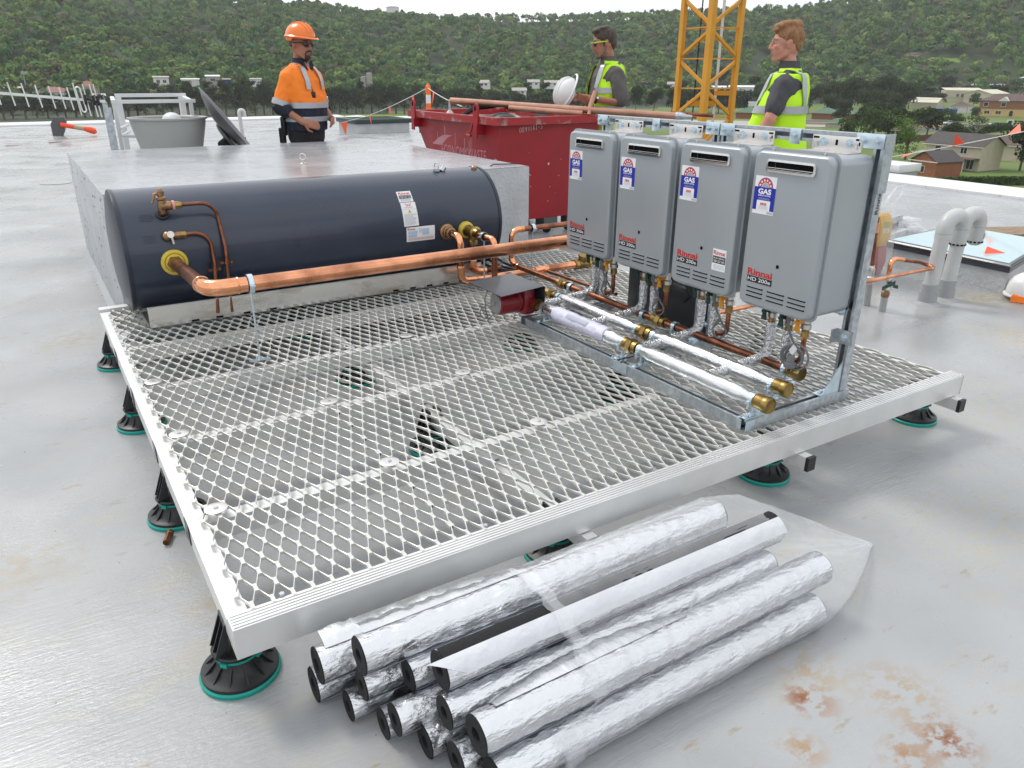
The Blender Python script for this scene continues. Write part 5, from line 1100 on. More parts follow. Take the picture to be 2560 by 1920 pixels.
# ------------------------------------------------------------------ tower crane mast
CR = thing('crane_mast', 'yellow lattice tower crane mast with an inner ladder', 'crane', (19.3, 18.95, -17)); cd = 27.0
cc = V3(19.27, 18.92, 0); va = math.atan2(cc[0], cc[1]); hw = 1.24 / 2
e1, e2 = V3(math.cos(va), -math.sin(va), 0), V3(math.sin(va), math.cos(va), 0); dg = math.sqrt(2) * hw
corner = [cc - e2 * dg, cc + e1 * dg, cc + e2 * dg, cc - e1 * dg]   # near, right, far, left
for p in corner: MB().bar(p + V3(0, 0, -17), p + V3(0, 0, 12), .19 if p is corner[0] else .155, .19 if p is corner[0] else .155, e1 + e2).build('chord', 'crane', CR, smooth=0)
bay = .88; zb0 = -1.59
for f in range(4):
    p, q = corner[f], corner[(f + 1) % 4]
    for k in range(-4, 9):
        z0 = zb0 + k * bay; flip = (k + f) % 2
        a, c_ = (p, q) if flip else (q, p); d = (q - p) / np.linalg.norm(q - p)
        s_ = .09
        MB().bar(a + V3(0, 0, z0 + .06), c_ + V3(0, 0, z0 + bay - .06), .085, .085).build('brace', 'crane', CR, smooth=0)
        MB().bar(p + V3(0, 0, z0), q + V3(0, 0, z0), .03, .03).build('tie', 'crane', CR, smooth=0)
MB().bar(cc + e1 * -.55 + e2 * -.2 + V3(0, 0, zb0 + 2.18), cc + e1 * .35 + e2 * -.2 + V3(0, 0, zb0 + 2.18), .12, .16).build('platform_beam', 'crane', CR, smooth=0)
MB().bar(cc + e1 * .3 + e2 * .1 + V3(0, 0, zb0 + 2.5), cc + e1 * .95 + e2 * .0 + V3(0, 0, zb0 + 2.5), .12, .14).build('platform_beam', 'crane', CR, smooth=0)
ld = cc + e1 * .34 + e2 * .1
for s_ in (-.0, ): MB().bar(ld + V3(0, 0, -17), ld + V3(0, 0, 12), .09, .05, e1).build('ladder_stile', 'alu', CR, smooth=0)
b = MB()
for k in range(60): b.cyl(ld + V3(0, 0, -4 + k * .28) - e2 * .03, ld + V3(0, 0, -4 + k * .28) + e2 * .38, .014, n=6)
b.build('ladder_rungs', 'alu', CR)
MB().bar(ld + e2 * .38 + V3(0, 0, -17), ld + e2 * .38 + V3(0, 0, 12), .05, .09, e1).build('ladder_stile', 'alu', CR, smooth=0)
MB().cyl(cc - e1 * .38 + V3(0, 0, -17), cc - e1 * .30 + V3(0, 0, 12), .022, n=6).build('hoist_cable', 'blackrubber', CR)
# ------------------------------------------------------------------ people
CUR = [V3(0, 0, 0)]
from mathutils import noise as mnoise
def wrinkle(me, amp, seed=0):     # folds in cloth: ridged noise along the normals, stretched diagonally
    n = len(me.vertices); co = np.empty(n * 3); me.vertices.foreach_get('co', co); co = co.reshape(-1, 3); no = np.empty(n * 3); me.vertex_normals.foreach_get('vector', no); no = no.reshape(-1, 3); d = np.empty(n)
    for i, (x, y, z) in enumerate(co):
        a = mnoise.noise((x * 9 + z * 5 + seed, y * 9 - z * 4, z * 5.5)); b = mnoise.noise((x * 20 - z * 9, y * 20 + seed, z * 11 + 7)); d[i] = (.5 - abs(a)) * .75 + (.5 - abs(b)) * .4
    co += no * ((d - .45) * amp)[:, None]; me.vertices.foreach_set('co', co.ravel()); me.update()
def remeshed(mb, name, m, voxel, smooth=3, fac=.6, wr=0):
    me = mb.mesh(name, None, tuple(CUR[0]), smooth=0); o = bpy.data.objects.new(name, me); COL.objects.link(o)
    r = o.modifiers.new('r', 'REMESH'); r.mode = 'VOXEL'; r.voxel_size = voxel
    s_ = o.modifiers.new('s', 'SMOOTH'); s_.iterations = smooth; s_.factor = fac
    dg = bpy.context.evaluated_depsgraph_get(); dg.update()
    m2 = bpy.data.meshes.new_from_object(o.evaluated_get(dg)); o.modifiers.clear(); o.data = m2; bpy.data.meshes.remove(me)
    if wr: wrinkle(m2, wr)
    m2.name = name; m2.materials.append(M[m] if isinstance(m, str) else m); m2.polygons.foreach_set('use_smooth', [True] * len(m2.polygons))
    return o
class Fig:
    def __init__(s, loc, face, k):
        s.loc = V3(*loc); c, n = math.cos(R(face)), math.sin(R(face)); s.Rm = np.array([[c, -n, 0], [n, c, 0], [0, 0, 1]]) * k; CUR[0] = s.loc
    def put(s, mb):
        mb.v = [tuple(s.Rm @ np.array(p) + s.loc) for p in mb.v]; return mb
def rows_ring(z, af, ab, b, xc=0., n=32, p=.86):
    out_ = []
    for t in np.linspace(0, 2 * math.pi, n, endpoint=False):
        c, s_ = math.cos(t), math.sin(t); out_.append((xc + (af if c > 0 else ab) * math.copysign(abs(c) ** p, c), b * math.copysign(abs(s_) ** p, s_), z))
    return out_
TORSO = [(.84, .10, .11, .165), (.95, .112, .115, .175), (1.05, .122, .102, .165), (1.15, .124, .102, .168), (1.25, .122, .107, .178), (1.35, .110, .112, .180), (1.41, .088, .102, .158), (1.455, .066, .086, .112), (1.50, .055, .062, .072)]
def trow(z, T_):
    zs = [r[0] for r in T_]; return [float(np.interp(z, zs, [r[i] for r in T_])) for i in (1, 2, 3)]
def capsule(mb, pts, rs, n=14):
    pts = [V3(*p) for p in pts]; mb.tube(pts, rs, n)
    for p, r in ((pts[0], rs[0]), (pts[-1], rs[-1])): mb.ell(p, r * .99, n, 8)
    return mb
def hand(mb, wrist, d, nrm, side, curl=.5, s_=1.0):   # d = finger direction, nrm = palm normal, side: +1/-1 for the thumb side
    wrist, d, nrm = V3(*wrist), V3(*d), V3(*nrm); d /= np.linalg.norm(d); nrm -= d * (nrm @ d); nrm /= np.linalg.norm(nrm); t = np.cross(nrm, d) * side
    pc = wrist + d * .05 * s_
    capsule(mb, [wrist, wrist + d * .03 * s_], [.026 * s_, .028 * s_], 10)
    for o in (-.026, -.009, .009, .026): capsule(mb, [wrist + d * .03 * s_ + t * o * .7 * s_, wrist + d * .088 * s_ + t * o * s_], [.017 * s_, .0135 * s_], 8)
    for o, L_ in ((.029, .068), (.010, .078), (-.010, .072), (-.028, .056)):
        p = wrist + d * .09 * s_ + t * o * s_; pts = [p]; a = 0
        for k, f in enumerate((.45, .32, .23)): a += curl * (.8, 1.0, .8)[k]; p = p + (d * math.cos(a) + nrm * math.sin(a)) * L_ * f * s_; pts.append(p)
        capsule(mb, pts, [.0105 * s_, .0095 * s_, .0088 * s_, .0075 * s_], 8)
    p = wrist + d * .03 * s_ + t * .026 * s_; q = p + (d * .6 + t * .75 + nrm * .35) * .045 * s_; r2 = q + (d * .9 + t * .1 + nrm * .5) * .038 * s_
    capsule(mb, [p, q, r2], [.015 * s_, .012 * s_, .009 * s_], 8)
HS = 1.12
def head_frame(pos, yaw, pitch):
    cy, sy, cp, sp = math.cos(R(yaw)), math.sin(R(yaw)), math.cos(R(pitch)), math.sin(R(pitch))
    Ry = np.array([[cp, 0, sp], [0, 1, 0], [-sp, 0, cp]]); Rz = np.array([[cy, -sy, 0], [sy, cy, 0], [0, 0, 1]]); Rh = Rz @ Ry; pos = V3(*pos)
    return lambda q: pos + Rh @ (V3(*q) * HS), Rh * HS
def head(mb, H_, Rh):
    E = lambda c, r, n=16: mb.ell(H_(c), r, n, 10, Rh)
    E((-.012, 0, .03), (.098, .077, .088)); E((.030, 0, -.035), (.060, .056, .074)); E((.058, 0, -.092), (.026, .027, .023)); E((-.03, 0, -.01), (.07, .068, .07))
    for s_ in (-1, 1):
        capsule(mb, [H_((-.012, s_ * .052, -.028)), H_((.0, s_ * .05, -.062)), H_((.052, s_ * .020, -.096))], [.022, .022, .018], 10)
        E((.060, s_ * .034, -.016), (.024, .020, .022)); E((.094, s_ * .012, -.031), (.010, .009, .008), 8)
        E((-.006, s_ * .078, -.004), (.017, .009, .030), 10); E((-.012, s_ * .083, .008), (.012, .007, .018), 10)
    capsule(mb, [H_((.076, -.032, .024)), H_((.086, 0, .022)), H_((.076, .032, .024))], [.012, .011, .012], 8)
    capsule(mb, [H_((.086, 0, .020)), H_((.103, 0, -.012)), H_((.106, 0, -.027))], [.0085, .010, .0115], 8)
    E((.082, 0, -.055), (.012, .024, .0075), 10); E((.080, 0, -.068), (.012, .020, .0075), 10)
def face_bits(F_, H_, Rh, body, open_eyes=True, brow='hair_dark'):
    mb = MB()
    for z, w_ in ((-.0555, .021), (-.067, .018)): mb.ell(H_((.0865, 0, z)), (.0085, w_, .0055), 10, 6, Rh)
    F_.put(mb).build('lips', 'lip', body)
    mb = MB().box(0, 0, 0, 0, 0, 0); mb = MB()
    for s_ in (-1, 1): capsule(mb, [H_((.090, s_ * .014, .027)), H_((.086, s_ * .030, .033)), H_((.072, s_ * .046, .027))], [.0035, .0042, .003], 6)
    F_.put(mb).build('eyebrows', brow, body)
    if open_eyes:
        for s_ in (-1, 1):
            F_.put(MB().ell(H_((.0735, s_ * .031, .006)), (.011, .0135, .0072), 12, 8, Rh)).build('eye', 'eye', body)
            F_.put(MB().ell(H_((.0825, s_ * .031, .006)), (.0035, .0052, .0052), 10, 6, Rh)).build('iris', 'iris', body)
def dome(H_, Rh, c, r, zcut=0., n=40, m=9):
    rings = []
    for t in np.linspace(0, 1, m):
        a = t * math.pi / 2; rings.append([H_((c[0] + r[0] * math.cos(a) * math.cos(q), c[1] + r[1] * math.cos(a) * math.sin(q), c[2] + zcut + (r[2] - zcut) * math.sin(a))) for q in np.linspace(0, 2 * math.pi, n, endpoint=False)])
    rings[-1] = [H_((c[0] + .002 * math.cos(q), c[1] + .002 * math.sin(q), c[2] + r[2])) for q in np.linspace(0, 2 * math.pi, n, endpoint=False)]
    return rings
def helmet(H_, Rh):
    mb = MB(); mb.loft(dome(H_, Rh, (-.005, 0, .062), (.132, .108, .104)))
    n = 40; q = np.linspace(0, 2 * math.pi, n, endpoint=False)
    brim = lambda e, z: [H_((-.005 + (.132 + e + (.038 if math.cos(a) > 0 else .004) * max(0, math.cos(a)) ** 2) * math.cos(a), (.108 + e) * math.sin(a), .062 + z - (.012 * max(0, math.cos(a)) ** 2))) for a in q]
    mb.loft([brim(-.004, .0), brim(.010, -.006), brim(.012, -.003), brim(-.002, .008)], cap=False)
    rim2 = MB(); rim2.loft([[H_((-.005 +   .128 * math.cos(a), .105 * math.sin(a), .062)) for a in q], [H_((-.012 + .124 * math.cos(a), .101 * math.sin(a), .026 if math.cos(a) < .1 else .045)) for a in q]], cap=False)
    ridge = MB()
    for y in (-.03, 0, .03): ridge.tube([H_((-.005 + .1315 * math.cos(a) * (1 - abs(y)), y, .064 + (.1045 - abs(y) * .18) * math.sin(a))) for a in np.linspace(.3, math.pi - .3, 14)], .006, 6)
    mb.v += rim2.v and []; o = len(mb.v); mb.add(rim2.v, rim2.f); mb.add(ridge.v, ridge.f); return mb
def glasses(F_, H_, Rh, body, frame, lens='lens'):
    mb = MB()
    for s_ in (-1, 1): mb.ell(H_((.088, s_ * .033, .004)), (.012, .030, .0195), 14, 8, Rh)
    F_.put(mb).build('glasses_lenses', lens, body)
    mb = MB()
    for s_ in (-1, 1): mb.tube([H_((.092, s_ * .052, .013)), H_((.070, s_ * .072, .016)), H_((.02, s_ * .085, .014)), H_((-.015, s_ * .088, .010))], [.006, .0065, .005, .004], 8)
    mb.tube([H_((.101, -.03, .018)), H_((.106, 0, .016)), H_((.101, .03, .018))], .004, 6)
    F_.put(mb).build('glasses_frame', frame, body)
def band(T_, z0, z1, off, n=48):
    rings = []
    for z in (z0, z1):
        a = trow(z, T_); rings.append(rows_ring(z, a[0] + off, a[1] + off, a[2] + off, n=n))
    inner = [[(x * .985, y * .985, z) for x, y, z in r] for r in rings]
    return MB().loft([rings[0], rings[1], inner[1], inner[0], rings[0]], cap=False)
def strap(T_, y, wd, zlow, off, front=True, back=True, zfront=None):
    # vertical tape over the shoulder at lateral offset y
    ztop = 1.47; path = []
    def pt(z, sgn, yy):
        a = trow(z, T_); b_ = a[2] + off; ax_ = (a[0] if sgn > 0 else a[1]) + off
        q = min(.985, abs(yy) / b_); return (sgn * ax_ * max(.03, 1 - q ** (2 / .86)) ** (.86 / 2), yy, z)
    zs = np.linspace(zlow, ztop, 16)
    def strip(seq):
        L_ = [], []
        mb = MB(); v = []
        for (z, sg) in seq:
            for yy in (y - wd / 2, y + wd / 2): v.append(pt(z, sg, yy * (1 if z < 1.40 else 1 - (z - 1.40) * 1.6)))
        return mb.add(v, [(2 * i, 2 * i + 1, 2 * i + 3, 2 * i + 2) for i in range(len(seq) - 1)])
    seq = []
    if front: seq += [(z, 1) for z in np.linspace(zfront or zlow, ztop, 14)]
    if back: seq += [(z, -1) for z in np.linspace(ztop, zlow, 14)]
    return strip(seq)
def legs(F_, body, m='trousers', kx=1.0):
    mb = MB(); mb.loft([rows_ring(z, a * kx, b_ * kx, c * kx) for z, a, b_, c in ((.80, .115, .125, .17), (.88, .125, .13, .182), (.97, .125, .125, .18), (1.02, .12, .11, .172))])
    for s_ in (-1, 1): capsule(mb, [(0, s_ * .088, .90), (.012, s_ * .10, .52), (-.015, s_ * .11, .10)], [.105, .082, .072], 16)
    o = remeshed(F_.put(mb), 'trousers', m, .016, wr=.02); o.parent = body
    for s_ in (-1, 1): F_.put(MB().ell((.05, s_ * .11, .035), (.13, .05, .04), 14, 8).ell((-.01, s_ * .11, .075), (.065, .05, .06), 12, 8)).build('boot', 'boot', body)
def person(loc, face, k, label, skin, arms, hp, Hyaw, Hpitch, hands, wide=1.0):
    F_ = Fig(loc, face, k); H_, Rh = head_frame(hp, Hyaw, Hpitch); mb = MB()
    T_ = [(z, a * wide, b_ * wide, c * wide) for z, a, b_, c in TORSO]
    mb.loft([rows_ring(*r) for r in T_]); capsule(mb, [(-.015, 0, 1.42), H_((-.025, 0, -.08)), H_((-.02, 0, -.02))], [.068, .056, .055], 16)
    for s_ in (-1, 1): capsule(mb, [(0, s_ * .09, .92), (.02, s_ * .1, .5), (-.02, s_ * .11, .09)], [.092, .06, .045], 14); mb.ell((.05, s_ * .11, .04), (.12, .045, .035), 12, 8)
    for a in arms: capsule(mb, [a[0], a[1], a[2]], [.056, .046, .031], 14)
    for hd in hands: hand(mb, *hd)
    head(mb, H_, Rh)
    body = remeshed(F_.put(mb), 'person', skin, .0068 * k, smooth=2, fac=.5); body.location = loc
    tag(body, label, 'person'); return F_, body, H_, Rh, T_

# ---- man in orange, facing right
arms = [((0, -.185, 1.385), (-.055, -.275, 1.12), (.14, -.20, .985)), ((0, .185, 1.385), (-.02, .27, 1.13), (.17, .17, 1.0))]
F1, P1, H_, Rh, T1 = person((2.475, 7.80, 0), -58, 1.03, 'man in an orange work shirt and orange helmet with dark glasses', 'skin', arms, (.03, 0, 1.655), -4, 4, [((.14, -.20, .985), (.85, .42, -.22), (-.3, .8, -.2), 1, .45), ((.17, .17, 1.0), (.8, -.6, -.1), (-.3, -.8, 0), -1, .4)], 1.16)
legs(F1, P1, 'trousers', 1.12)
mb = MB(); SH = [(z, a + .022 + (.03 if z < 1.2 else 0), b_ + .022, c + .022) for z, a, b_, c in [(.90, .118, .118, .19)] + T1[1:]]; SH[-1] = (1.50, .058, .066, .082)
mb.loft([rows_ring(*r) for r in SH])
for a in arms: capsule(mb, [(0, a[0][1] * .75, 1.405), a[0], tuple(V3(*a[0]) * .1 + V3(*a[1]) * .9), tuple(V3(*a[1]) * .72 + V3(*a[2]) * .28)], [.070, .078, .074, .062], 16)
two = mat('two_tone_shirt', (.90, .22, .018), .78, bump=.5, bscale=10, bstretch=(1, 1, .6)); t_ = two.node_tree; tcn = t_.nodes.new('ShaderNodeTexCoord'); sx = t_.nodes.new('ShaderNodeSeparateXYZ'); gt = t_.nodes.new('ShaderNodeMath'); gt.operation = 'GREATER_THAN'; gt.inputs[1].default_value = 1.175; mxn = t_.nodes.new('ShaderNodeMixRGB')
mxn.inputs[1].default_value = (.012, .018, .036, 1); mxn.inputs[2].default_value = (.90, .22, .018, 1); t_.links.new(tcn.outputs['Object'], sx.inputs[0]); t_.links.new(sx.outputs[2], gt.inputs[0]); t_.links.new(gt.outputs[0], mxn.inputs[0]); t_.links.new(mxn.outputs[0], t_.nodes['Principled BSDF'].inputs['Base Color'])
sh = remeshed(F1.put(mb), 'work_shirt', two, .010, smooth=4, wr=.026); sh.parent = P1
for z0, z1 in ((1.105, 1.155), (.985, 1.03)): F1.put(band(SH, z0, z1, .012)).build('reflective_band', 'tape', sh, smooth=60)
for y in (-.10, .10): F1.put(strap(SH, y, .05, 1.16, .013, zfront=1.27)).build('reflective_strap', 'tape', sh, smooth=60)
for a in arms:
    d = V3(*a[1]) - V3(*a[0]); q = V3(*a[0]) + d * .80; q2 = V3(*a[0]) + d * .97; F1.put(MB().tube([q, q2], [.0835, .081], 18)).build('sleeve_band', 'tape', sh, smooth=60)
    q3 = V3(*a[1]) * .96 + V3(*a[2]) * .04; q4 = V3(*a[1]) * .62 + V3(*a[2]) * .38; F1.put(MB().tube([q2, q3, q4], [.079, .077, .062], 18)).build('rolled_sleeve', 'navy', sh, smooth=60)
mb = MB().loft([rows_ring(1.475, .085, .092, .10, 0, 28, 1), rows_ring(1.515, .066, .080, .074, .004, 28, 1), rows_ring(1.54, .062, .077, .070, .006, 28, 1)], cap=False)
for s_ in (-1, 1): mb.prism([(.07, s_ * .01, 1.475), (.062, s_ * .075, 1.52), (.095, s_ * .07, 1.47), (.11, s_ * .03, 1.43)], (.006, 0, .006))
F1.put(mb).build('collar', 'navy', sh, smooth=50)
F1.put(MB().prism([(.060, -.028, 1.50), (.060, .028, 1.50), (.122, .0, 1.36)], (.012, 0, .006))).build('open_neck', 'skin', sh, smooth=0)
F1.put(MB().tube([(.125, .0, 1.36), (.148, 0, 1.25), (.166, 0, 1.15), (.176, 0, 1.0)], .004, 6)).build('button_placket', mat('placket_dark_orange', (.45, .10, .01), .8), sh)  # thin tube in darker orange down the shirt front
for s_ in (-1, 1): F1.put(MB().prism([(.125, s_ * .045, 1.29), (.105, s_ * .13, 1.29), (.11, s_ * .13, 1.255), (.132, s_ * .085, 1.245), (.132, s_ * .045, 1.255)], (.014, 0, .002))).build('pocket_flap', 'hv_orange', sh, smooth=0)
F1.put(helmet(H_, Rh)).build('helmet', 'helmet_o', P1, smooth=50)
glasses(F1, H_, Rh, P1, 'black'); face_bits(F1, H_, Rh, P1, False, 'beard')
mb = MB(); mb.ell(H_((.061, 0, -.094)), (.029, .031, .027), 14, 8, Rh)
for s_ in (-1, 1): capsule(mb, [H_((.092, s_ * .004, -.044)), H_((.084, s_ * .026, -.05)), H_((.072, s_ * .030, -.075))], [.0065, .0065, .006], 8)
F1.put(mb).build('goatee', 'beard', P1)
mb = MB(); mb.ell(H_((-.032, 0, .0)), (.072, .079, .045), 14, 8, Rh); F1.put(mb).build('hair', 'hair_dark', P1)
def on_person(F_, mb, name, m, label, cat):
    F_.put(mb); c = np.mean(np.array(mb.v), 0); o = mb.build(name, m, org=tuple(c)); return tag(o, label, cat)
on_person(F1, MB().box(.150, .178, -.075, -.03, 1.19, 1.25, .008).tube([(.165, -.052, 1.25), (.155, -.06, 1.29), (.13, -.085, 1.33), (.12, -.05, 1.36)], .003, 6).tube([(.168, -.052, 1.19), (.19, -.05, 1.08), (.19, -.06, .98), (.12, -.15, .93)], .0045, 6), 'radio_microphone', 'black', 'black radio microphone with cord clipped to the orange shirt', 'microphone')
on_person(F1, MB().box(-.085, -.045, -.262, -.215, .86, 1.03, .008).cyl((-.075, -.24, 1.03), (-.075, -.24, 1.08), .007, n=8).box(-.13, -.07, -.25, -.21, .79, .93, .01), 'belt_radio', 'black', 'black two-way radio and pouch on the belt of the man in orange', 'radio')

# ---- man with dark hair holding a white helmet, facing left
arms = [((0, .185, 1.39), (-.03, .285, 1.13), (.235, .195, 1.165)), ((0, -.185, 1.39), (.0, -.27, 1.14), (.25, -.12, 1.17))]
HS = 1.08
F2, P2, H_, Rh, T2 = person((5.16, 6.42, 0), 166, 1.055, 'dark haired man in a lime vest and grey shirt looking at a white helmet', 'skin2', arms, (.055, 0, 1.645), -12, 9, [((.235, .195, 1.165), (.93, -.35, .10), (-.25, -.8, .45), -1, .45), ((.25, -.12, 1.17), (.95, .25, .05), (0, .8, .5), 1, .45)], 1.08)
legs(F2, P2, 'trousers', 1.06)
mb = MB(); SH = [(z, a + .020 + (.02 if z < 1.2 else 0), b_ + .02, c + .02) for z, a, b_, c in [(.90, .112, .114, .18)] + T2[1:]]; SH[-1] = (1.50, .056, .066, .08)
mb.loft([rows_ring(*r) for r in SH])
for a in arms: capsule(mb, [(0, a[0][1] * .75, 1.405), a[0], tuple(V3(*a[0]) * .12 + V3(*a[1]) * .88)], [.066, .077, .076], 16)
sh = remeshed(F2.put(mb), 'polo_shirt', 'brown_shirt', .010, smooth=4, wr=.024); sh.parent = P2
F2.put(MB().loft([rows_ring(1.475, .080, .092, .098, 0, 28, 1), rows_ring(1.515, .066, .078, .074, .004, 28, 1), rows_ring(1.535, .061, .075, .070, .006, 28, 1)], cap=False)).build('collar', 'brown_shirt', sh, smooth=50)
def vest_rows(T_, off, flare=0.): return [(z, a + off + flare * max(0, (1.3 - z)) , b_ + off + flare * .25 * max(0, 1.3 - z), min(c + off, .178) if z > 1.30 else c + off) for z, a, b_, c in [(.84, .112, .118, .19)] + T_[1:-1]] + [(1.46, .080, .098, .135), (1.492, .072, .086, .096)]
def vest(F_, body, T_, off, flare, opening, zb=.84):
    VR = vest_rows(T_, off, flare); mb = MB(); n = 48; rings = [rows_ring(*r, n=n) for r in VR]
    o = []
    for i in range(len(rings) - 1):
        for j in range(n):
            x, y, z = rings[i][j]; jj = (j + 1) % n
            a = (j + .5) / n * 360; a = min(a, 360 - a)
            if a < opening * (1 if z < 1.25 else 1.25): continue       # open front
            o.append((i * n + j, i * n + jj, (i + 1) * n + jj, (i + 1) * n + j))
    mb.add([p for r in rings for p in r], o); mb = F_.put(mb); v = mb.build('safety_vest', 'hv_yellow', body, smooth=180); bm = bmesh.new(); bm.from_mesh(v.data); bmesh.ops.subdivide_edges(bm, edges=list(bm.edges), cuts=2, use_grid_fill=True, smooth=.6); bm.to_mesh(v.data); bm.free(); v.data.polygons.foreach_set('use_smooth', [True] * len(v.data.polygons)); wrinkle(v.data, .020, 3)
    s_ = v.modifiers.new('thickness', 'SOLIDIFY'); s_.thickness = .006; s_.offset = 0; pass
    return v, VR
v2, VR = vest(F2, P2, T2, .040, .05, 24)
def open_band(VR, z0, z1, off, opening, n=48):
    mb = MB(); v = []; f = []
    for z in (z0, z1):
        a = trow(z, VR); v += rows_ring(z, a[0] + off, a[1] + off, a[2] + off, n=n)
    for j in range(n):
        a = (j + .5) / n * 360; a = min(a, 360 - a)
        if a >= opening: f.append((j, (j + 1) % n, n + (j + 1) % n, n + j))
    return mb.add(v, f)
for z0, z1 in ((1.21, 1.26), (1.05, 1.10)): F2.put(open_band(VR, z0, z1, .012, 25)).build('reflective_band', 'tape', v2, smooth=60)
for y in (-.115, .115): F2.put(strap(VR, y, .045, 1.26, .013)).build('reflective_strap', 'tape', v2, smooth=60)
mb = MB(); E = lambda c, r: mb.ell(H_(c), r, 18, 10, Rh)
E((-.020, 0, .044), (.101, .0835, .088)); E((-.062, 0, -.005), (.052, .070, .062)); E((.045, 0, .105), (.05, .06, .028)); E((.0, 0, .118), (.07, .06, .022))
for s_ in (-1, 1): capsule(mb, [H_((.015, s_ * .074, .045)), H_((.012, s_ * .0745, .0)), H_((.012, s_ * .072, -.02))], [.014, .009, .007], 8)
h_ = remeshed(F2.put(mb), 'hair', 'hair_dark', .006, smooth=2); h_.parent = P2
mb = MB(); mb.ell(H_((.058, 0, -.094)), (.0285, .030, .026), 14, 8, Rh)
for s_ in (-1, 1): capsule(mb, [H_((.0, s_ * .062, -.04)), H_((.02, s_ * .052, -.075)), H_((.05, s_ * .026, -.098))], [.016, .0165, .015], 8); capsule(mb, [H_((.091, s_ * .004, -.045)), H_((.082, s_ * .026, -.052)), H_((.070, s_ * .030, -.078))], [.0055, .006, .006], 8)
F2.put(mb).build('stubble', 'stubble', P2)
glasses(F2, H_, Rh, P2, 'limeframe'); face_bits(F2, H_, Rh, P2, False)
wr = V3(.235, .195, 1.165); F2.put(MB().ring(tuple(wr - V3(.03, -.01, .004)), (.27, -.09, .035), .039, .033, .024, 20).lathe([(.017, 0), (.017, .010), (0, .011)], tuple(wr + V3(-.03, .045, .008)), (0, 1, .2), 14)).build('wrist_watch', 'black', P2)
F2.put(MB().lathe([(.012, .0), (.012, .001)], tuple(wr + V3(-.03, .0565, .0105)), (0, 1, .2), 14)).build('watch_face', 'white', P2)
Hh, Rhh = head_frame((.455, .03, 1.235), 6, 0)
def spin(q):  # crown tipped forward and down: the open side faces the man
    a = R(62); return Hh((q[0] * math.cos(a) + q[2] * math.sin(a), q[1], -q[0] * math.sin(a) + q[2] * math.cos(a)))
mb = helmet(lambda q: spin((-q[0], -q[1], q[2] - .09)), Rhh); F2.put(mb)
c = np.mean(np.array(mb.v), 0); hh = thing('hard_hat', 'white hard hat held out over the skip in both hands of the dark haired man', 'hard hat', tuple(c)); mb.build('shell', 'helmet_w', hh, smooth=50)

# ---- young man seen from behind, facing left
arms = [((0, .18, 1.39), (.055, .275, 1.14), (.16, .285, .89)), ((0, -.18, 1.39), (.05, -.26, 1.14), (.18, -.20, .92))]
HS = 1.10
F3, P3, H_, Rh, T3 = person((5.08, 4.14, 0), 122, 1.004, 'young ginger haired man in a lime vest seen from behind', 'skin3', arms, (.045, 0, 1.66), 20, -1, [((.16, .285, .89), (.35, -.05, -.93), (0, -1, -.1), 1, .3), ((.18, -.20, .92), (.5, .1, -.85), (0, 1, 0), -1, .3)], 1.1)
legs(F3, P3)
mb = MB(); SH = [(z, a + .020, b_ + .02, c + .02) for z, a, b_, c in [(.90, .112, .114, .18)] + T3[1:]]; SH[-1] = (1.50, .056, .066, .08)
mb.loft([rows_ring(*r) for r in SH])
for a in arms: capsule(mb, [(0, a[0][1] * .75, 1.405), a[0], tuple(V3(*a[0]) * .30 + V3(*a[1]) * .70)], [.064, .074, .073], 16)
sh = remeshed(F3.put(mb), 'polo_shirt', 'grey_shirt', .010, smooth=4, wr=.022); sh.parent = P3
F3.put(MB().loft([rows_ring(1.475, .082, .092, .098, 0, 28, 1), rows_ring(1.52, .068, .080, .075, .004, 28, 1), rows_ring(1.545, .063, .077, .071, .008, 28, 1)], cap=False)).build('collar', 'grey_shirt', sh, smooth=50)
v3, VR = vest(F3, P3, T3, .040, .36, 12)
for z0, z1 in ((1.175, 1.23), (1.01, 1.065)): F3.put(open_band(VR, z0, z1, .012, 13)).build('reflective_band', 'tape', v3, smooth=60)
for y in (-.115, .115): F3.put(strap(VR, y, .05, 1.23, .013)).build('reflective_strap', 'tape', v3, smooth=60)
mb = MB()
E((-.020, 0, .044), (.101, .0825, .086)); E((-.060, 0, .0), (.052, .068, .060)); E((.035, 0, .108), (.062, .056, .030)); E((.0, 0, .125), (.068, .055, .026)); E((-.05, 0, .118), (.045, .05, .035)); E((.075, 0, .088), (.022, .048, .020)); E((-.062, 0, .140), (.020, .026, .018))
h_ = remeshed(F3.put(mb), 'hair', 'hair_ginger', .006, smooth=2); h_.parent = P3
face_bits(F3, H_, Rh, P3, True, 'hair_ginger')
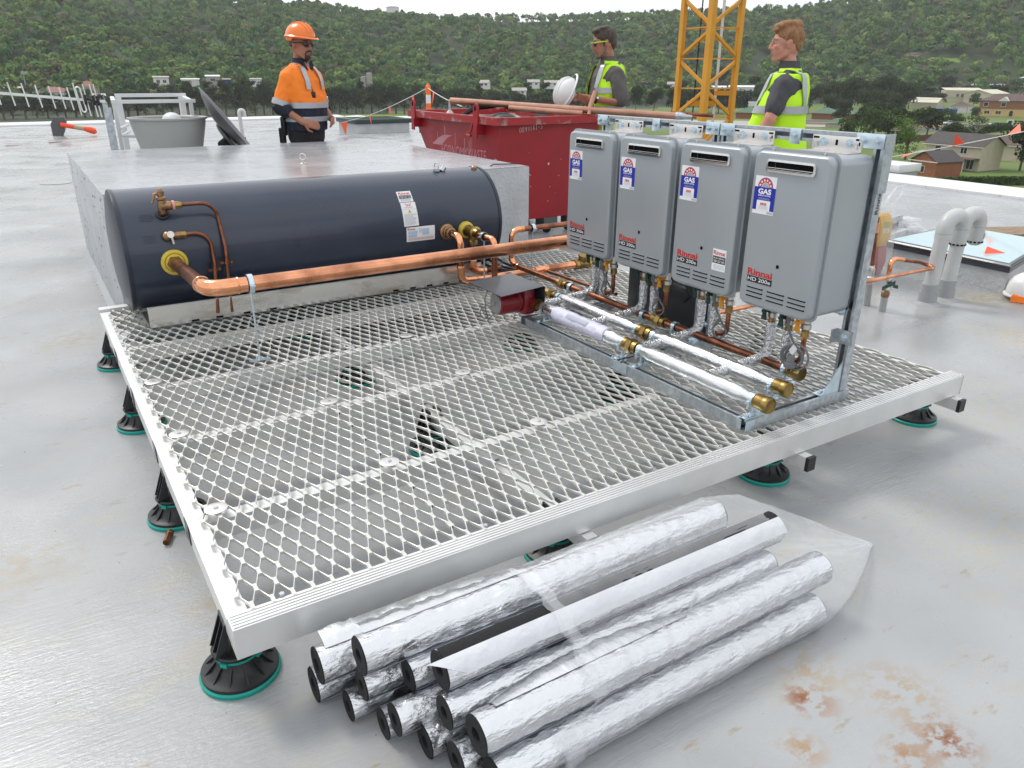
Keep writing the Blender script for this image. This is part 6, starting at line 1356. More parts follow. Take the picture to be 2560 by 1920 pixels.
# ------------------------------------------------------------------ ground, hill and forest
def ip(x, pts): return float(np.interp(x, [p[0] for p in pts], [p[1] for p in pts]))
CREST = [(-30, .07), (-12, .095), (0, .096), (8, .083), (14, .074), (19, .069), (22, .062), (24.5, .059), (28, .0575), (31, .0585), (36, .0590), (40, .0605), (44, .062), (51, .0655), (56, .077), (64, .105), (76, .11), (95, .06), (130, .03), (180, .02), (330, .02)]
FOOT = [(-30, 430), (20, 445), (35, 500), (50, 560), (65, 610), (90, 640), (180, 640), (330, 500)]
def terrain(az, r):
    a = az if az < 330 else az - 360
    e, r0 = ip(a, CREST), ip(a, FOOT); r1 = 1000 + 40 * math.sin(a * .23)
    zb = -17 + ip(a, [(45, 0), (56, 4), (66, 4.5), (90, 0)]) * min(1, max(0, (r - 430) / 130)); zr = 1.45 + e * r1
    s_ = (r - r0) / (r1 - r0)
    if s_ <= 0: return zb
    if s_ <= 1:
        bump = 7 * math.sin(a * .42 + r * .010) + 4.5 * math.sin(a * 1.1 - r * .021 + 1) + 2.5 * math.sin(a * 2.3 + r * .03)
        return zb + (zr - zb) * (s_ ** 1.12) + bump * math.sin(math.pi * min(1, s_)) * .9
    return zr - (r - r1) * .05
pol = lambda az, r: (r * math.sin(R(az)), r * math.cos(R(az)))
azs = list(np.arange(-14, 80, 1.2)) + list(np.arange(80, 346, 7.0)); azs = [a for a in azs if a < 346 - .5]
rs = [2.0, 30, 60, 120, 180, 240, 300, 350, 400] + list(np.arange(430, 1060, 24)) + [1100, 1250, 1500, 2600]
g = MB(); n = len(azs)
for r in rs:
    for a in azs: x, y = pol(a, r); g.v.append((x, y, terrain(a, r)))
mi = []
for i in range(len(rs) - 1):
    for j in range(n):
        g.f.append((i * n + j, i * n + (j + 1) % n, (i + 1) * n + (j + 1) % n, (i + 1) * n + j))
M['grass'] = mat('mown_grass', (.085, .145, .022), .9, var=(.14, .175, .045), vscale=.035, detail=8)
M['field'] = mat('bright_sports_grass', (.11, .21, .025), .9, var=(.14, .235, .035), vscale=.06, detail=6)
M['forest_floor'] = mat('forest_floor', (.026, .040, .015), .95, var=(.040, .056, .022), vscale=.05)  # colour darkened to deepen the shade between tree crowns
M['asphalt'] = mat('asphalt', (.075, .078, .082), .8, var=(.095, .097, .10), vscale=.2)
M['dirt'] = mat('red_soil', (.14, .065, .035), .9, var=(.19, .11, .07), vscale=.15)
M['concrete_far'] = mat('pale_concrete', (.36, .34, .30), .8)
tr = g.build('ground', None, smooth=0); tr.data.materials.append(M['grass']); tr.data.materials.append(M['forest_floor']); setting(tr)
rot_i = []
for p in tr.data.polygons:
    c = p.center; r = math.hypot(c.x, c.y); a = math.degrees(math.atan2(c.x, c.y))
    p.material_index = 1 if r > ip(a, FOOT) - 40 or (a < 16 and r > 300) else 0
    p.use_smooth = True
def sheet(name, a0, a1, r0f, r1f, m, dz, n=24, k=2):
    b = MB(); pts = []
    for t in np.linspace(0, 1, n):
        a = a0 + (a1 - a0) * t; q0 = r0f(t) if callable(r0f) else r0f; q1 = r1f(t) if callable(r1f) else r1f
        for u in np.linspace(0, 1, k): r = q0 + (q1 - q0) * u; x, y = pol(a, r); pts.append((x, y, terrain(a, r) + dz))
    b.add(pts, [(i * k + j, i * k + j + 1, (i + 1) * k + j + 1, (i + 1) * k + j) for i in range(n - 1) for j in range(k - 1)]); return setting(b.build(name, m, smooth=0))
sheet('sports_field', 14, 33, 300, 392, 'field', .05)
sheet('road', 49, 80, 366, 379, 'asphalt', .06); sheet('footpath', 49, 80, 384, 386, 'concrete_far', .07)
sheet('side_road', 57.5, 62.6, lambda t: 292 + 62 * t, lambda t: 312 + 56 * t, 'asphalt', .08)
sheet('soil_bank', 52, 62.3, 345, 360, 'dirt', .10)
sheet('car_park', 40, 54.6, 330, 362, 'concrete_far', .05)
sheet('footpath', 59.0, 66, lambda t: 226 + 70 * t, lambda t: 231 + 71 * t, 'concrete_far', .09)
sheet('road', 60.4, 68, lambda t: 236 + 46 * t, lambda t: 249 + 50 * t, 'asphalt', .08)
# grass clearing half way up the hill
def r_at(az, el): # distance where the terrain reaches elevation el seen from the roof
    for r in np.arange(480, 1000, 4):
        if (terrain(az, r) - 1.45) / r > el: return r
    return 1000
sheet('hill_meadow', 57.2, 61.4, lambda t: r_at(57.2 + 4.2 * t, .0095 + .003 * t), lambda t: r_at(57.2 + 4.2 * t, .0165), 'field', .5, 12, 6)
def in_meadow(a, r): return 56.9 < a < 61.7 and r_at(a, .0068 + .003 * (a - 57.2) / 4.2) < r < r_at(a, .0175)

rng = np.random.default_rng(5)
def leaf_template(k, nq, lobes, wid, hei, flat=.75, size=.34, seed=0, base=.0, zlo=.45, spread=.55, jit=.38):
    g_ = np.random.default_rng(seed); V = []
    L_ = [(g_.uniform(-spread, spread) * wid, g_.uniform(-spread, spread) * wid, base + hei * g_.uniform(zlo, .78), g_.uniform(.42, .62) * wid) for _ in range(lobes)] + [(0, 0, base + hei * .62, wid * .66)]
    for i in range(nq):
        lx, ly, lz, lr = L_[g_.integers(len(L_))]; d = g_.normal(size=3); d /= np.linalg.norm(d)
        if d[2] < -.35: d[2] *= -.6
        p = np.array([lx, ly, lz]) + d * lr * np.array([1, 1, flat]) * g_.uniform(.82, 1.04); nn = d + g_.normal(size=3) * jit; nn /= np.linalg.norm(nn)
        a = np.cross(nn, g_.normal(size=3)); a /= np.linalg.norm(a); b = np.cross(nn, a); s_ = size * wid * g_.uniform(.5, 1.0)
        V += [p - a * s_ * .5 - b * s_ * .2, p + b * s_ * .5 - a * s_ * .1, p + a * s_ * .5 + b * s_ * .15, p - b * s_ * .5 + a * s_ * .12]
    return np.array(V)
def leaf_material(name, attr=False):
    m = mat(name, (.05, .07, .025), .85, spec=.2); t = m.node_tree; b = t.nodes['Principled BSDF']; l = t.links.new
    if attr:
        at = t.nodes.new('ShaderNodeAttribute'); at.attribute_name = 'tint'; l(at.outputs['Color'], b.inputs['Base Color'])
    tl = t.nodes.new('ShaderNodeBsdfTranslucent'); mxs = t.nodes.new('ShaderNodeMixShader'); mxs.inputs[0].default_value = .22
    if attr: l(at.outputs['Color'], tl.inputs[0])
    o = t.nodes['Material Output']; l(b.outputs[0], mxs.inputs[1]); l(tl.outputs[0], mxs.inputs[2]); l(mxs.outputs[0], o.inputs[0])
    m['tl'] = 1; return m, b, tl
M['forest'], _b, _t = leaf_material('forest_leaves', True)
temps = [leaf_template(k, 74, 3, 1.0, 2.0, .8, .36, k, 0, .5, .38, .25) for k in range(7)]
PAL = np.array([[.105, .180, .052], [.062, .112, .034], [.135, .188, .058], [.130, .135, .070], [.070, .140, .064], [.175, .240, .075]])
vs, cs = [], []
tries = 0; cnt = 0
while cnt < 8600 and tries < 60000:
    tries += 1; a = rng.uniform(-3.5, 69); r = math.sqrt(rng.uniform(420 ** 2, 1045 ** 2)); r0 = ip(a, FOOT)
    if r < r0 + (8 if a < 30 else 4) or in_meadow(a, r): continue
    if r < r0 + 110 and rng.random() < (.2 if a < 40 else .25): continue
    x, y = pol(a, r); z = terrain(a, r); s_ = rng.choice([4.0, 5.2, 6.2, 7.2], p=[.3, .35, .25, .1]) * rng.uniform(.9, 1.1) * (1.12 if r < 640 else 1) * (.85 if r > 900 else 1); h_ = rng.uniform(4.6, 6.8)
    T_ = temps[rng.integers(7)]; q = rng.uniform(0, 6.28); c_, n_ = math.cos(q), math.sin(q)
    P_ = np.empty_like(T_); P_[:, 0] = (T_[:, 0] * c_ - T_[:, 1] * n_) * s_ + x; P_[:, 1] = (T_[:, 0] * n_ + T_[:, 1] * c_) * s_ + y; P_[:, 2] = T_[:, 2] * h_ + z - 1.5
    w_ = .5 + .5 * math.sin(x * .013 + 1.3 * math.sin(y * .017)) * math.sin(y * .011 + x * .004)
    pal = PAL[rng.choice(6, p=np.array([.24, .14 + .12 * w_, .22, .06 + .10 * (1 - w_), .18, .08 - .02 * w_]) / sum([.24, .14 + .12 * w_, .22, .06 + .10 * (1 - w_), .18, .08 - .02 * w_]))] * rng.uniform(.75, 1.55)
    vs.append(P_); cs.append(np.tile(np.append(pal, 1), (len(T_), 1))); cnt += 1
def leaf_mesh(name, V, col=None):
    me = bpy.data.meshes.new(name); nv = len(V); nf = nv // 4
    me.vertices.add(nv); me.vertices.foreach_set('co', np.asarray(V, np.float32).ravel()); me.loops.add(nv); me.loops.foreach_set('vertex_index', np.arange(nv, dtype=np.int32))
    me.polygons.add(nf); me.polygons.foreach_set('loop_start', np.arange(0, nv, 4, dtype=np.int32)); me.polygons.foreach_set('loop_total', np.full(nf, 4, np.int32)); me.update(calc_edges=True)
    if col is not None:
        at = me.color_attributes.new('tint', 'FLOAT_COLOR', 'POINT'); at.data.foreach_set('color', np.asarray(col, np.float32).ravel())
    return me
me = leaf_mesh('forest', np.concatenate(vs), np.concatenate(cs)); me.materials.append(M['forest'])
o = bpy.data.objects.new('hillside_forest', me); COL.objects.link(o); o['kind'] = 'stuff'; o['label'] = 'eucalypt forest covering the hillside behind the town'
del vs, cs

# ------------------------------------------------------------------ trees one can tell apart
def leafmat(name, c, c2):
    m, b, tl = leaf_material(name); t = m.node_tree
    tcn = t.nodes.new('ShaderNodeTexCoord'); n_ = t.nodes.new('ShaderNodeTexNoise'); n_.inputs['Scale'].default_value = .35; n_.inputs['Detail'].default_value = 4
    x = t.nodes.new('ShaderNodeMixRGB'); x.inputs[1].default_value = (*c, 1); x.inputs[2].default_value = (*c2, 1); mr = t.nodes.new('ShaderNodeMapRange'); mr.inputs[1].default_value = .38; mr.inputs[2].default_value = .62
    oi = t.nodes.new('ShaderNodeObjectInfo'); hs = t.nodes.new('ShaderNodeHueSaturation'); q = t.nodes.new('ShaderNodeMapRange'); q.inputs[3].default_value = .8; q.inputs[4].default_value = 1.25
    l = t.links.new; l(tcn.outputs['Object'], n_.inputs[0]); l(n_.outputs[0], mr.inputs[0]); l(mr.outputs[0], x.inputs[0]); l(oi.outputs['Random'], q.inputs[0]); l(q.outputs[0], hs.inputs['Value']); l(x.outputs[0], hs.inputs['Color']); l(hs.outputs[0], b.inputs['Base Color']); l(hs.outputs[0], tl.inputs[0]); return m
LM = {'dark': leafmat('dark_leaves', (.026, .042, .016), (.045, .062, .022)), 'casu': leafmat('dull_olive_leaves', (.030, .042, .022), (.050, .060, .034)), 'bright': leafmat('fresh_green_leaves', (.075, .15, .025), (.11, .18, .04)), 'mid': leafmat('mid_green_leaves', (.045, .080, .022), (.065, .10, .03)), 'gum': leafmat('grey_brown_leaves', (.085, .085, .05), (.07, .09, .04))}
M['bark'] = mat('bark', (.11, .085, .065), .9); M['palebark'] = mat('pale_bark', (.30, .27, .23), .9)
protos = {}
def proto(kind, w_, h_, nq, lobes, lm, bark, flat=.85, size=.2, base=.0, seed=1, zlo=.30):
    V = leaf_template(0, nq, lobes, w_ / 2 / 1.15, h_, flat, size, seed, base, zlo, .55, .34); V[:, 2] *= h_ / V[:, 2].max(); m1 = leaf_mesh('crown', V); m1.materials.append(LM[lm])
    b = MB(); rr = random.Random(seed); b.tube([(0, 0, -.3), (rr.uniform(-.1, .1), 0, h_ * .25), (rr.uniform(-.3, .3), rr.uniform(-.3, .3), h_ * .55), (0, .2, h_ * .8)], [.025 * h_, .02 * h_, .013 * h_, .005 * h_], 7)
    for k in range(6):
        a = k * 1.05 + rr.uniform(-.3, .3); z0 = h_ * rr.uniform(.28, .5); b.tube([(0, 0, z0), (math.cos(a) * w_ * .16, math.sin(a) * w_ * .16, z0 + h_ * .15), (math.cos(a) * w_ * .33, math.sin(a) * w_ * .33, z0 + h_ * .27)], [.011 * h_, .008 * h_, .003 * h_], 5)
    protos[kind] = (m1, b.mesh('trunk', M[bark]), w_, h_)
for i, (w_, h_, s_) in enumerate(((7, 15, 3), (6, 15, 5), (8, 15, 7))): proto('casu%d' % i, w_, h_, 1300, 10, 'casu', 'bark', 1.35, .17, 0, s_, .12)
for i in range(3): proto('round%d' % i, 12, 11, 1700, 11, 'dark', 'bark', .8, .15, 0, 20 + i, .22)
proto('poplar', 7.5, 11, 1700, 12, 'bright', 'bark', 1.2, .13, 0, 31, .15); proto('gum', 9, 10, 420, 9, 'gum', 'palebark', .7, .13, 0, 41); proto('mid', 9, 8, 1200, 9, 'mid', 'bark', .85, .16, 0, 51, .2); proto('tallgum', 8, 15, 500, 7, 'mid', 'palebark', .8, .16, 0, 61)
def tree(kind, az, r, w_, h_, label, group=None, cat='tree', name='broadleaf_tree', z=None):
    m1, m2, pw, ph = protos[kind]; x, y = pol(az, r); t = thing(name, label, cat, (x, y, terrain(az, r) if z is None else z), group)
    t.scale = (w_ / pw, w_ / pw, h_ / ph); t.rotation_euler = (0, 0, random.uniform(0, 6.28))
    for nm, mm in (('crown', m1), ('trunk', m2)): o = bpy.data.objects.new(nm, mm); COL.objects.link(o); o.parent = t
    return t
random.seed(21)
HT = [(-4, 8.0), (0, 8.5), (6, 10), (10, 13), (12.6, 14.5), (17, 13.5), (21, 13), (27, 12.5), (30, 10), (33, 9.5), (36, 10), (40, 12.5), (43, 14), (46, 12), (50, 12), (53, 13)]
def row_label(a):
    if a < 4: return 'dark olive tree in the dense row behind the yagi aerial'
    if a < 10: return 'dark olive tree in the dense row behind the ladder guard and tub'
    if a < 16: return 'dark olive tree in the dense row behind the dish and the man in orange'
    if a < 24: return 'dark olive tree in the dense row between the man in orange and the striped post'
    if a < 33.5: return 'dark olive tree in the dense row behind the red skip'
    if a < 38: return 'olive tree in the row behind the dark haired man'
    return 'dark rounded tree in the row just left of the crane mast' if a < 42.5 else ('dark rounded tree in the row behind and right of the crane mast' if a < 48 else 'dark rounded tree in the row behind the young man')
a = -3.2; k = 0
while a < 53:
    r = 398 + random.uniform(-4, 8) + max(0, a - 33) * 2.2; h_ = ip(a, HT) * random.uniform(.86, 1.1); big = a > 38
    tree(('casu%d' if not big else 'round%d') % random.randrange(3), a, r, random.uniform(6.5, 9) if not big else random.uniform(10, 14), h_, row_label(a), 'dark tree row beyond the field' if a < 33.5 else 'tree row behind the crane', name='casuarina_tree' if not big else 'broadleaf_tree')
    a += random.uniform(.42, .7) if not big else random.uniform(.8, 1.4); k += 1
a = -3.0
while a < 36:    # second, taller row behind
    if not (4.2 < a < 5.2 or 8.2 < a < 9.4 or 11.2 < a < 13.0 or 1.4 < a < 3.6 or 21.6 < a < 22.5): tree('round%d' % random.randrange(3), a, 425 + random.uniform(-3, 12), random.uniform(8, 11), ip(a, HT) * random.uniform(.95, 1.18), 'rounded green tree among the far houses ' + ('behind the aerial and guard rail' if a < 10 else 'behind the man in orange' if a < 20 else 'left of the striped post' if a < 27 else 'behind the skip and white helmet'), 'trees among the far houses')
    a += random.uniform(1.0, 1.9)
for kind, az, r, w_, h_, lab in (('round0', 55.0, 455, 17, 18, 'big dark spreading tree at the left of the clump beyond the green roofs'), ('round1', 56.6, 470, 18, 18.5, 'tallest dark spreading tree in the clump beyond the green roofs'), ('round2', 58.0, 455, 15, 15.5, 'dark spreading tree at the right of the clump, left of the beige shed'),
        ('round1', 55.9, 420, 14, 13, 'dark lower tree in front of the tall clump beyond the green roofs'), ('round0', 57.5, 400, 13, 12, 'dark lower tree beside the road in front of the tall clump'), ('round2', 53.6, 440, 12, 15, 'dark tree just right of the young man in the lime vest'),
        ('mid', 56.6, 262, 12.5, 10.5, 'wide mid green tree left of the bright poplar'), ('poplar', 58.75, 208, 8.2, 10.5, 'bright fresh green poplar standing behind the near frame post'), ('round1', 59.75, 285, 13.5, 9.8, 'broad dark tree between the poplar and the road'), ('round0', 54.6, 372, 11, 9.5, 'dark tree beside the brown soil bank in front of the pavilions'), ('round2', 57.0, 330, 12, 10, 'dark tree left of the side road, behind the wide mid green tree'), ('round1', 56.0, 300, 12, 10.5, 'dark tree behind and left of the wide mid green tree'), ('round0', 58.0, 285, 11, 10, 'dark tree directly behind the bright poplar'), ('mid', 55.1, 245, 9, 8, 'mid green tree just above the heater bracket nearest the post'), ('round2', 57.6, 232, 9, 9, 'dark tree close behind the left side of the poplar'), ('round1', 61.0, 262, 8, 6.5, 'low dark tree right of the poplar by the side road'), ('gum', 62.45, 262, 8.5, 8.5, 'thin brownish gum tree beside the hedge'),
        ('round2', 65.2, 196, 11, 10.5, 'dark bushy tree at the right edge above the flag line'), ('round0', 60.15, 520, 8.5, 7, 'round dark tree in front of the beige shed'), ('mid', 61.95, 515, 8, 7.5, 'bushy green tree against the right part of the beige shed'), ('mid', 62.2, 430, 7, 5.5, 'silvery bush tree beside the two storey yellow house'),
        ('round1', 59.2, 600, 14, 12, 'dark tree behind the small beige roof'), ('round2', 60.3, 610, 15, 13, 'dark tree directly behind the long beige wall'), ('round0', 61.5, 600, 13, 9, 'dark low tree between the beige shed and the white factory'), ('round1', 63.2, 590, 14, 10, 'dark tree below the right end of the white factory'),
        ('tallgum', 64.2, 480, 9, 15, 'tall pale trunked gum tree at the right edge above the yellow house'), ('mid', 60.35, 395, 7, 4.5, 'low green garden bush left of the white cottage'), ('mid', 61.25, 400, 6, 3.5, 'low green garden bush in front of the white cottage'), ('round0', 58.9, 330, 9, 7.5, 'dark tree behind the broad tree near the road')):
    tree(kind, az, r, w_, h_, lab)

random.seed(77); k = 0
while k < 46:    # loose dark trees that fill the valley between the park and the sheds
    a, r = random.uniform(44, 63.5), random.uniform(425, 620)
    if (59.6 < a < 63.6 and r < 585) or (58.4 < a < 60.2 and 470 < r < 520) or (47 < a < 48.8 and r < 560) or (61 < a and r > 600): continue
    tree(random.choice(('round0', 'round1', 'round2', 'mid')), a, r, random.uniform(10, 15), random.uniform(9, 13), 'dark leafy tree in the valley ' + ('behind the crane and the young man' if a < 52 else 'between the young man and the big tree clump' if a < 56 else 'behind the big tree clump and the beige sheds'), 'trees filling the valley'); k += 1

# ------------------------------------------------------------------ houses, sheds, shelters
M['cream'] = mat('cream_render', (.50, .45, .34), .8, var=(.44, .39, .29), vscale=.8); M['yellowr'] = mat('yellow_render', (.58, .40, .18), .8); M['brownc'] = mat('brown_cladding', (.26, .115, .06), .8)
M['brickm'] = mat('red_brick', (.29, .115, .055), .85, var=(.22, .08, .04), vscale=3); M['tile_d'] = mat('dark_roof_tile', (.045, .04, .04), .7, var=(.065, .055, .05), vscale=1.5); M['tile_b'] = mat('brown_roof_tile', (.085, .055, .048), .7, var=(.12, .075, .06), vscale=1)
M['tile_r'] = mat('terracotta_roof', (.26, .09, .06), .7, var=(.20, .07, .05), vscale=.6); M['beige'] = mat('beige_cladding', (.46, .42, .32), .7); M['beige_r'] = mat('pale_metal_roof', (.58, .54, .42), .5); M['whitew'] = mat('white_wall', (.68, .68, .67), .7); M['bluew'] = mat('blue_wall', (.03, .06, .18), .6)
M['win'] = mat('dark_window_glass', (.03, .035, .04), .15); M['greenr'] = mat('green_metal_roof', (.05, .12, .065), .5); M['mortar'] = mat('gutter_white', (.6, .58, .54), .6)
def house(name, label, az, r, w_, d_, h_, rh, wall, roof, rot=0., style='gable', wins=(), cat='house', group=None, zb=None, over=.4, wm='mortar', door=None):
    x, y = pol(az, r); z = terrain(az, r) if zb is None else zb; t = thing(name, label, cat, (x, y, z), group)
    an = R(az + rot); ex, ey = V3(math.cos(an), -math.sin(an), 0), V3(math.sin(an), math.cos(an), 0)   # ex to the right, ey away
    O = V3(x, y, z); Q = lambda u, v, k: O + ex * u + ey * v + V3(0, 0, k)
    b = MB(); ring = lambda k, o=0: [Q(-w_ / 2 - o, -d_ / 2 - o, k), Q(w_ / 2 + o, -d_ / 2 - o, k), Q(w_ / 2 + o, d_ / 2 + o, k), Q(-w_ / 2 - o, d_ / 2 + o, k)]
    b.loft([ring(-1.5), ring(h_)])
    if style == 'gable_front': b.prism([Q(-w_ / 2, -d_ / 2, h_), Q(w_ / 2, -d_ / 2, h_), Q(0, -d_ / 2, h_ + rh)], ey * d_)
    if style == 'gable': b.prism([Q(-w_ / 2, -d_ / 2, h_), Q(-w_ / 2, d_ / 2, h_), Q(-w_ / 2, 0, h_ + rh)], ex * w_)
    b.build('wall', wall, t, smooth=0)
    b = MB(); o = over; th = .15
    if style == 'gable':
        for s_ in (-1, 1): b.prism([Q(-w_ / 2 - o, s_ * (d_ / 2 + o), h_ - rh * 2 * o / d_ + .02), Q(-w_ / 2 - o, 0, h_ + rh + .05), Q(-w_ / 2 - o, 0, h_ + rh + th + .05), Q(-w_ / 2 - o, s_ * (d_ / 2 + o), h_ - rh * 2 * o / d_ + th)], ex * (w_ + 2 * o))
    elif style == 'gable_front':
        for s_ in (-1, 1): b.prism([Q(s_ * (w_ / 2 + o), -d_ / 2 - o, h_ - rh * 2 * o / w_ + .02), Q(0, -d_ / 2 - o, h_ + rh + .05), Q(0, -d_ / 2 - o, h_ + rh + th + .05), Q(s_ * (w_ / 2 + o), -d_ / 2 - o, h_ - rh * 2 * o / w_ + th)], ey * (d_ + 2 * o))
    elif style == 'hip':
        e = ring(h_ + .02, o); m_ = max(0, (w_ - d_) / 2); rg = [Q(-m_, 0, h_ + rh), Q(m_, 0, h_ + rh)] if w_ >= d_ else [Q(0, -(d_ - w_) / 2, h_ + rh), Q(0, (d_ - w_) / 2, h_ + rh)]
        b.add(e + rg, [(0, 1, 5, 4), (2, 3, 4, 5), (1, 2, 5), (3, 0, 4), (0, 3, 2, 1)] if w_ >= d_ else [(0, 1, 4), (1, 2, 5, 4), (2, 3, 5), (3, 0, 4, 5), (0, 3, 2, 1)])
    elif style == 'skillion':
        b.add([Q(-w_ / 2 - o, -d_ / 2 - o, h_ + .03), Q(w_ / 2 + o, -d_ / 2 - o, h_ + .03), Q(w_ / 2 + o, d_ / 2 + o, h_ + rh), Q(-w_ / 2 - o, d_ / 2 + o, h_ + rh)] + [Q(-w_ / 2 - o, -d_ / 2 - o, h_ + .2), Q(w_ / 2 + o, -d_ / 2 - o, h_ + .2), Q(w_ / 2 + o, d_ / 2 + o, h_ + rh + .17), Q(-w_ / 2 - o, d_ / 2 + o, h_ + rh + .17)], [(0, 3, 2, 1), (4, 5, 6, 7), (0, 1, 5, 4), (1, 2, 6, 5), (2, 3, 7, 6), (3, 0, 4, 7)])
    elif style == 'pyramid':
        e = ring(h_ + .02, o); b.add(e + [Q(0, 0, h_ + rh)], [(0, 1, 4), (1, 2, 4), (2, 3, 4), (3, 0, 4), (0, 3, 2, 1)])
    b.build('roof', roof, t, smooth=0)
    for (side, u, k, ww, wh) in wins:
        if side == 'f': c, e1_, nn = Q(u, -d_ / 2, k), ex, -ey
        elif side == 'l': c, e1_, nn = Q(-w_ / 2, u, k), -ey, -ex
        else: c, e1_, nn = Q(w_ / 2, u, k), ey, ex
        f = MB().obox(c + nn * .03, e1_ * (ww / 2 + .1), V3(0, 0, wh / 2 + .1), nn * .03).build('window', wm, t, smooth=0); MB().obox(c + nn * .065, e1_ * ww / 2, V3(0, 0, wh / 2), nn * .01).build('pane', 'win', f, smooth=0)
        if ww > 1.2: MB().obox(c + nn * .08, e1_ * .05, V3(0, 0, wh / 2), nn * .008).build('mullion', wm, f, smooth=0)
    if style in ('gable', 'hip', 'gable_front') and r < 500: MB().obox(Q(0, -d_ / 2 - o - .05, h_ - .05 - (rh * 2 * o / d_ if style == 'gable' else 0)), ex * (w_ / 2 + o), ey * .06, V3(0, 0, .09)).build('gutter', 'mortar', t, smooth=0)
    return t, Q
t, Q = house('brick_house', 'small red brick house with a dark gable roof just past the white kerb', 60.6, 178, 6.2, 6.8, 2.9, 1.7, 'brickm', 'tile_d', 40, 'gable_front', (('f', -.2, 1.3, 1.2, 1.1), ('l', .0, 1.2, 1.3, .9), ('l', 2.2, 2.0, 1.1, .9)), over=.35)
MB().cyl(Q(-3.0, -3.6, 0), Q(-3.0, -3.6, 3.2), .07, n=6).build('downpipe', 'mortar', t)
t, Q = house('cream_house', 'two storey cream house with a dark roof beside the small brick house', 61.95, 196, 12.5, 8, 5.0, 2.0, 'cream', 'tile_d', 30, 'gable', (('f', 2.5, 3.9, 1.3, 1.1), ('f', -3.2, 3.9, 1.2, 1.1), ('l', -.5, 3.8, 1.5, 1.2), ('f', 4.4, 1.3, 1.4, 1.9)))
MB().obox(Q(2, -5.7, 2.5), V3(*(Q(1, 0, 0) - Q(0, 0, 0))) * 4.2, V3(*(Q(0, 1, 0) - Q(0, 0, 0))) * 1.7, V3(0, 0, .09)).build('veranda_roof', 'tile_b', t, smooth=0)
MB().obox(Q(-1.4, -6.0, 1.2), V3(*(Q(1, 0, 0) - Q(0, 0, 0))) * 1.6, V3(*(Q(0, 1, 0) - Q(0, 0, 0))) * 1.6, V3(0, 0, 1.2)).build('lean_to', 'cream', t, smooth=0)
for u in (.2, 2.5, 4.8): MB().cyl(Q(u, -7.2, 0), Q(u, -7.2, 2.42), .08, n=6).build('veranda_post', 'mortar', t)
house('cream_cottage', 'pale cottage half hidden by the dark tree at the right edge', 64.3, 222, 8, 7, 3.6, 1.6, 'cream', 'tile_b', 20, 'gable', (('f', -1.8, 1.8, 1.2, 1.1),))
t, Q = house('yellow_house', 'two storey yellow and brown house with a dark hipped roof at the right edge', 63.75, 455, 20, 12, 3.1, .1, 'yellowr', 'yellowr', 14, 'skillion', (('f', -6.5, 1.5, 2.2, 1.3), ('f', -1.6, 1.5, 2.2, 1.3)), over=0)
b = MB(); q0 = [Q(-10.3, -6.3, 3.3), Q(10.3, -6.3, 3.3), Q(10.3, 6, 3.3), Q(-10.3, 6, 3.3)]; b.loft([q0, [p + V3(0, 0, 3.4) for p in q0]]); b.build('upper_wall', 'brownc', t, smooth=0)
b = MB(); e = [Q(-11, -7, 6.75), Q(11, -7, 6.75), Q(11, 6.7, 6.75), Q(-11, 6.7, 6.75)]; b.add(e + [Q(-5, 0, 9.8), Q(5, 0, 9.8)], [(0, 1, 5, 4), (2, 3, 4, 5), (1, 2, 5), (3, 0, 4), (0, 3, 2, 1)]); b.build('hipped_roof', 'tile_b', t, smooth=0)
b = MB().prism([Q(-2.5, -7.4, 6.6), Q(2.5, -7.4, 6.6), Q(0, -7.4, 8.6)], V3(*(Q(0, 1, 0) - Q(0, 0, 0))) * 4); b.build('gablet', 'mortar', t, smooth=0)
for u in (-7.5, 0): f = MB().obox(Q(u, -6.36, 5.1), (Q(1, 0, 0) - Q(0, 0, 0)) * 1.1, V3(0, 0, 1), (Q(0, 1, 0) - Q(0, 0, 0)) * .05).build('window', 'mortar', t, smooth=0); MB().obox(Q(u, -6.43, 5.1), (Q(1, 0, 0) - Q(0, 0, 0)) * .9, V3(0, 0, .8), (Q(0, 1, 0) - Q(0, 0, 0)) * .015).build('pane', 'win', f, smooth=0)
MB().prism([Q(3.1, -6.02, 0), Q(4.6, -6.02, 0), Q(4.6, -6.02, 1.9), Q(4.2, -6.02, 2.5), Q(3.5, -6.02, 2.5), Q(3.1, -6.02, 1.9)], (Q(0, -1, 0) - Q(0, 0, 0)) * .06).build('arched_doorway', 'win', t, smooth=0)
house('beige_shed', 'long beige metal shed with a pale skillion roof and two small windows', 61.2, 560, 20, 22, 6.2, 1.2, 'beige', 'beige_r', -8, 'skillion', (('f', -3.5, 3.6, 1.3, 1.8), ('f', -1.0, 3.6, 1.3, 1.8)), 'shed', over=.2)
house('beige_workshop', 'beige workshop with a bright cream gable roof right of the long beige wall', 62.55, 552, 15, 22, 5.0, 2.0, 'beige', 'beige_r', 24, 'gable_front', (('f', -3, 1.6, 2.8, 2.2), ('f', 1.5, 1.6, 2.8, 2.2)), 'shed')
house('cream_roof_shed', 'low shed with a cream gable roof peeping over the dark trees', 59.4, 500, 14, 10, 2.6, 2.2, 'beige', 'beige_r', 20, 'gable', (), 'shed', zb=-14.5)
house('white_cottage', 'small white cottage with a brown hipped roof in front of the beige shed', 61.35, 470, 9, 7, 3.0, 1.8, 'whitew', 'tile_b', 10, 'hip', (('f', -2.4, 1.6, 1.5, 1.2),))
house('blue_fence_shed', 'dark blue low shed left of the white cottage', 60.55, 455, 9, 5, 2.2, .4, 'bluew', 'bluew', 10, 'skillion', (), 'shed')
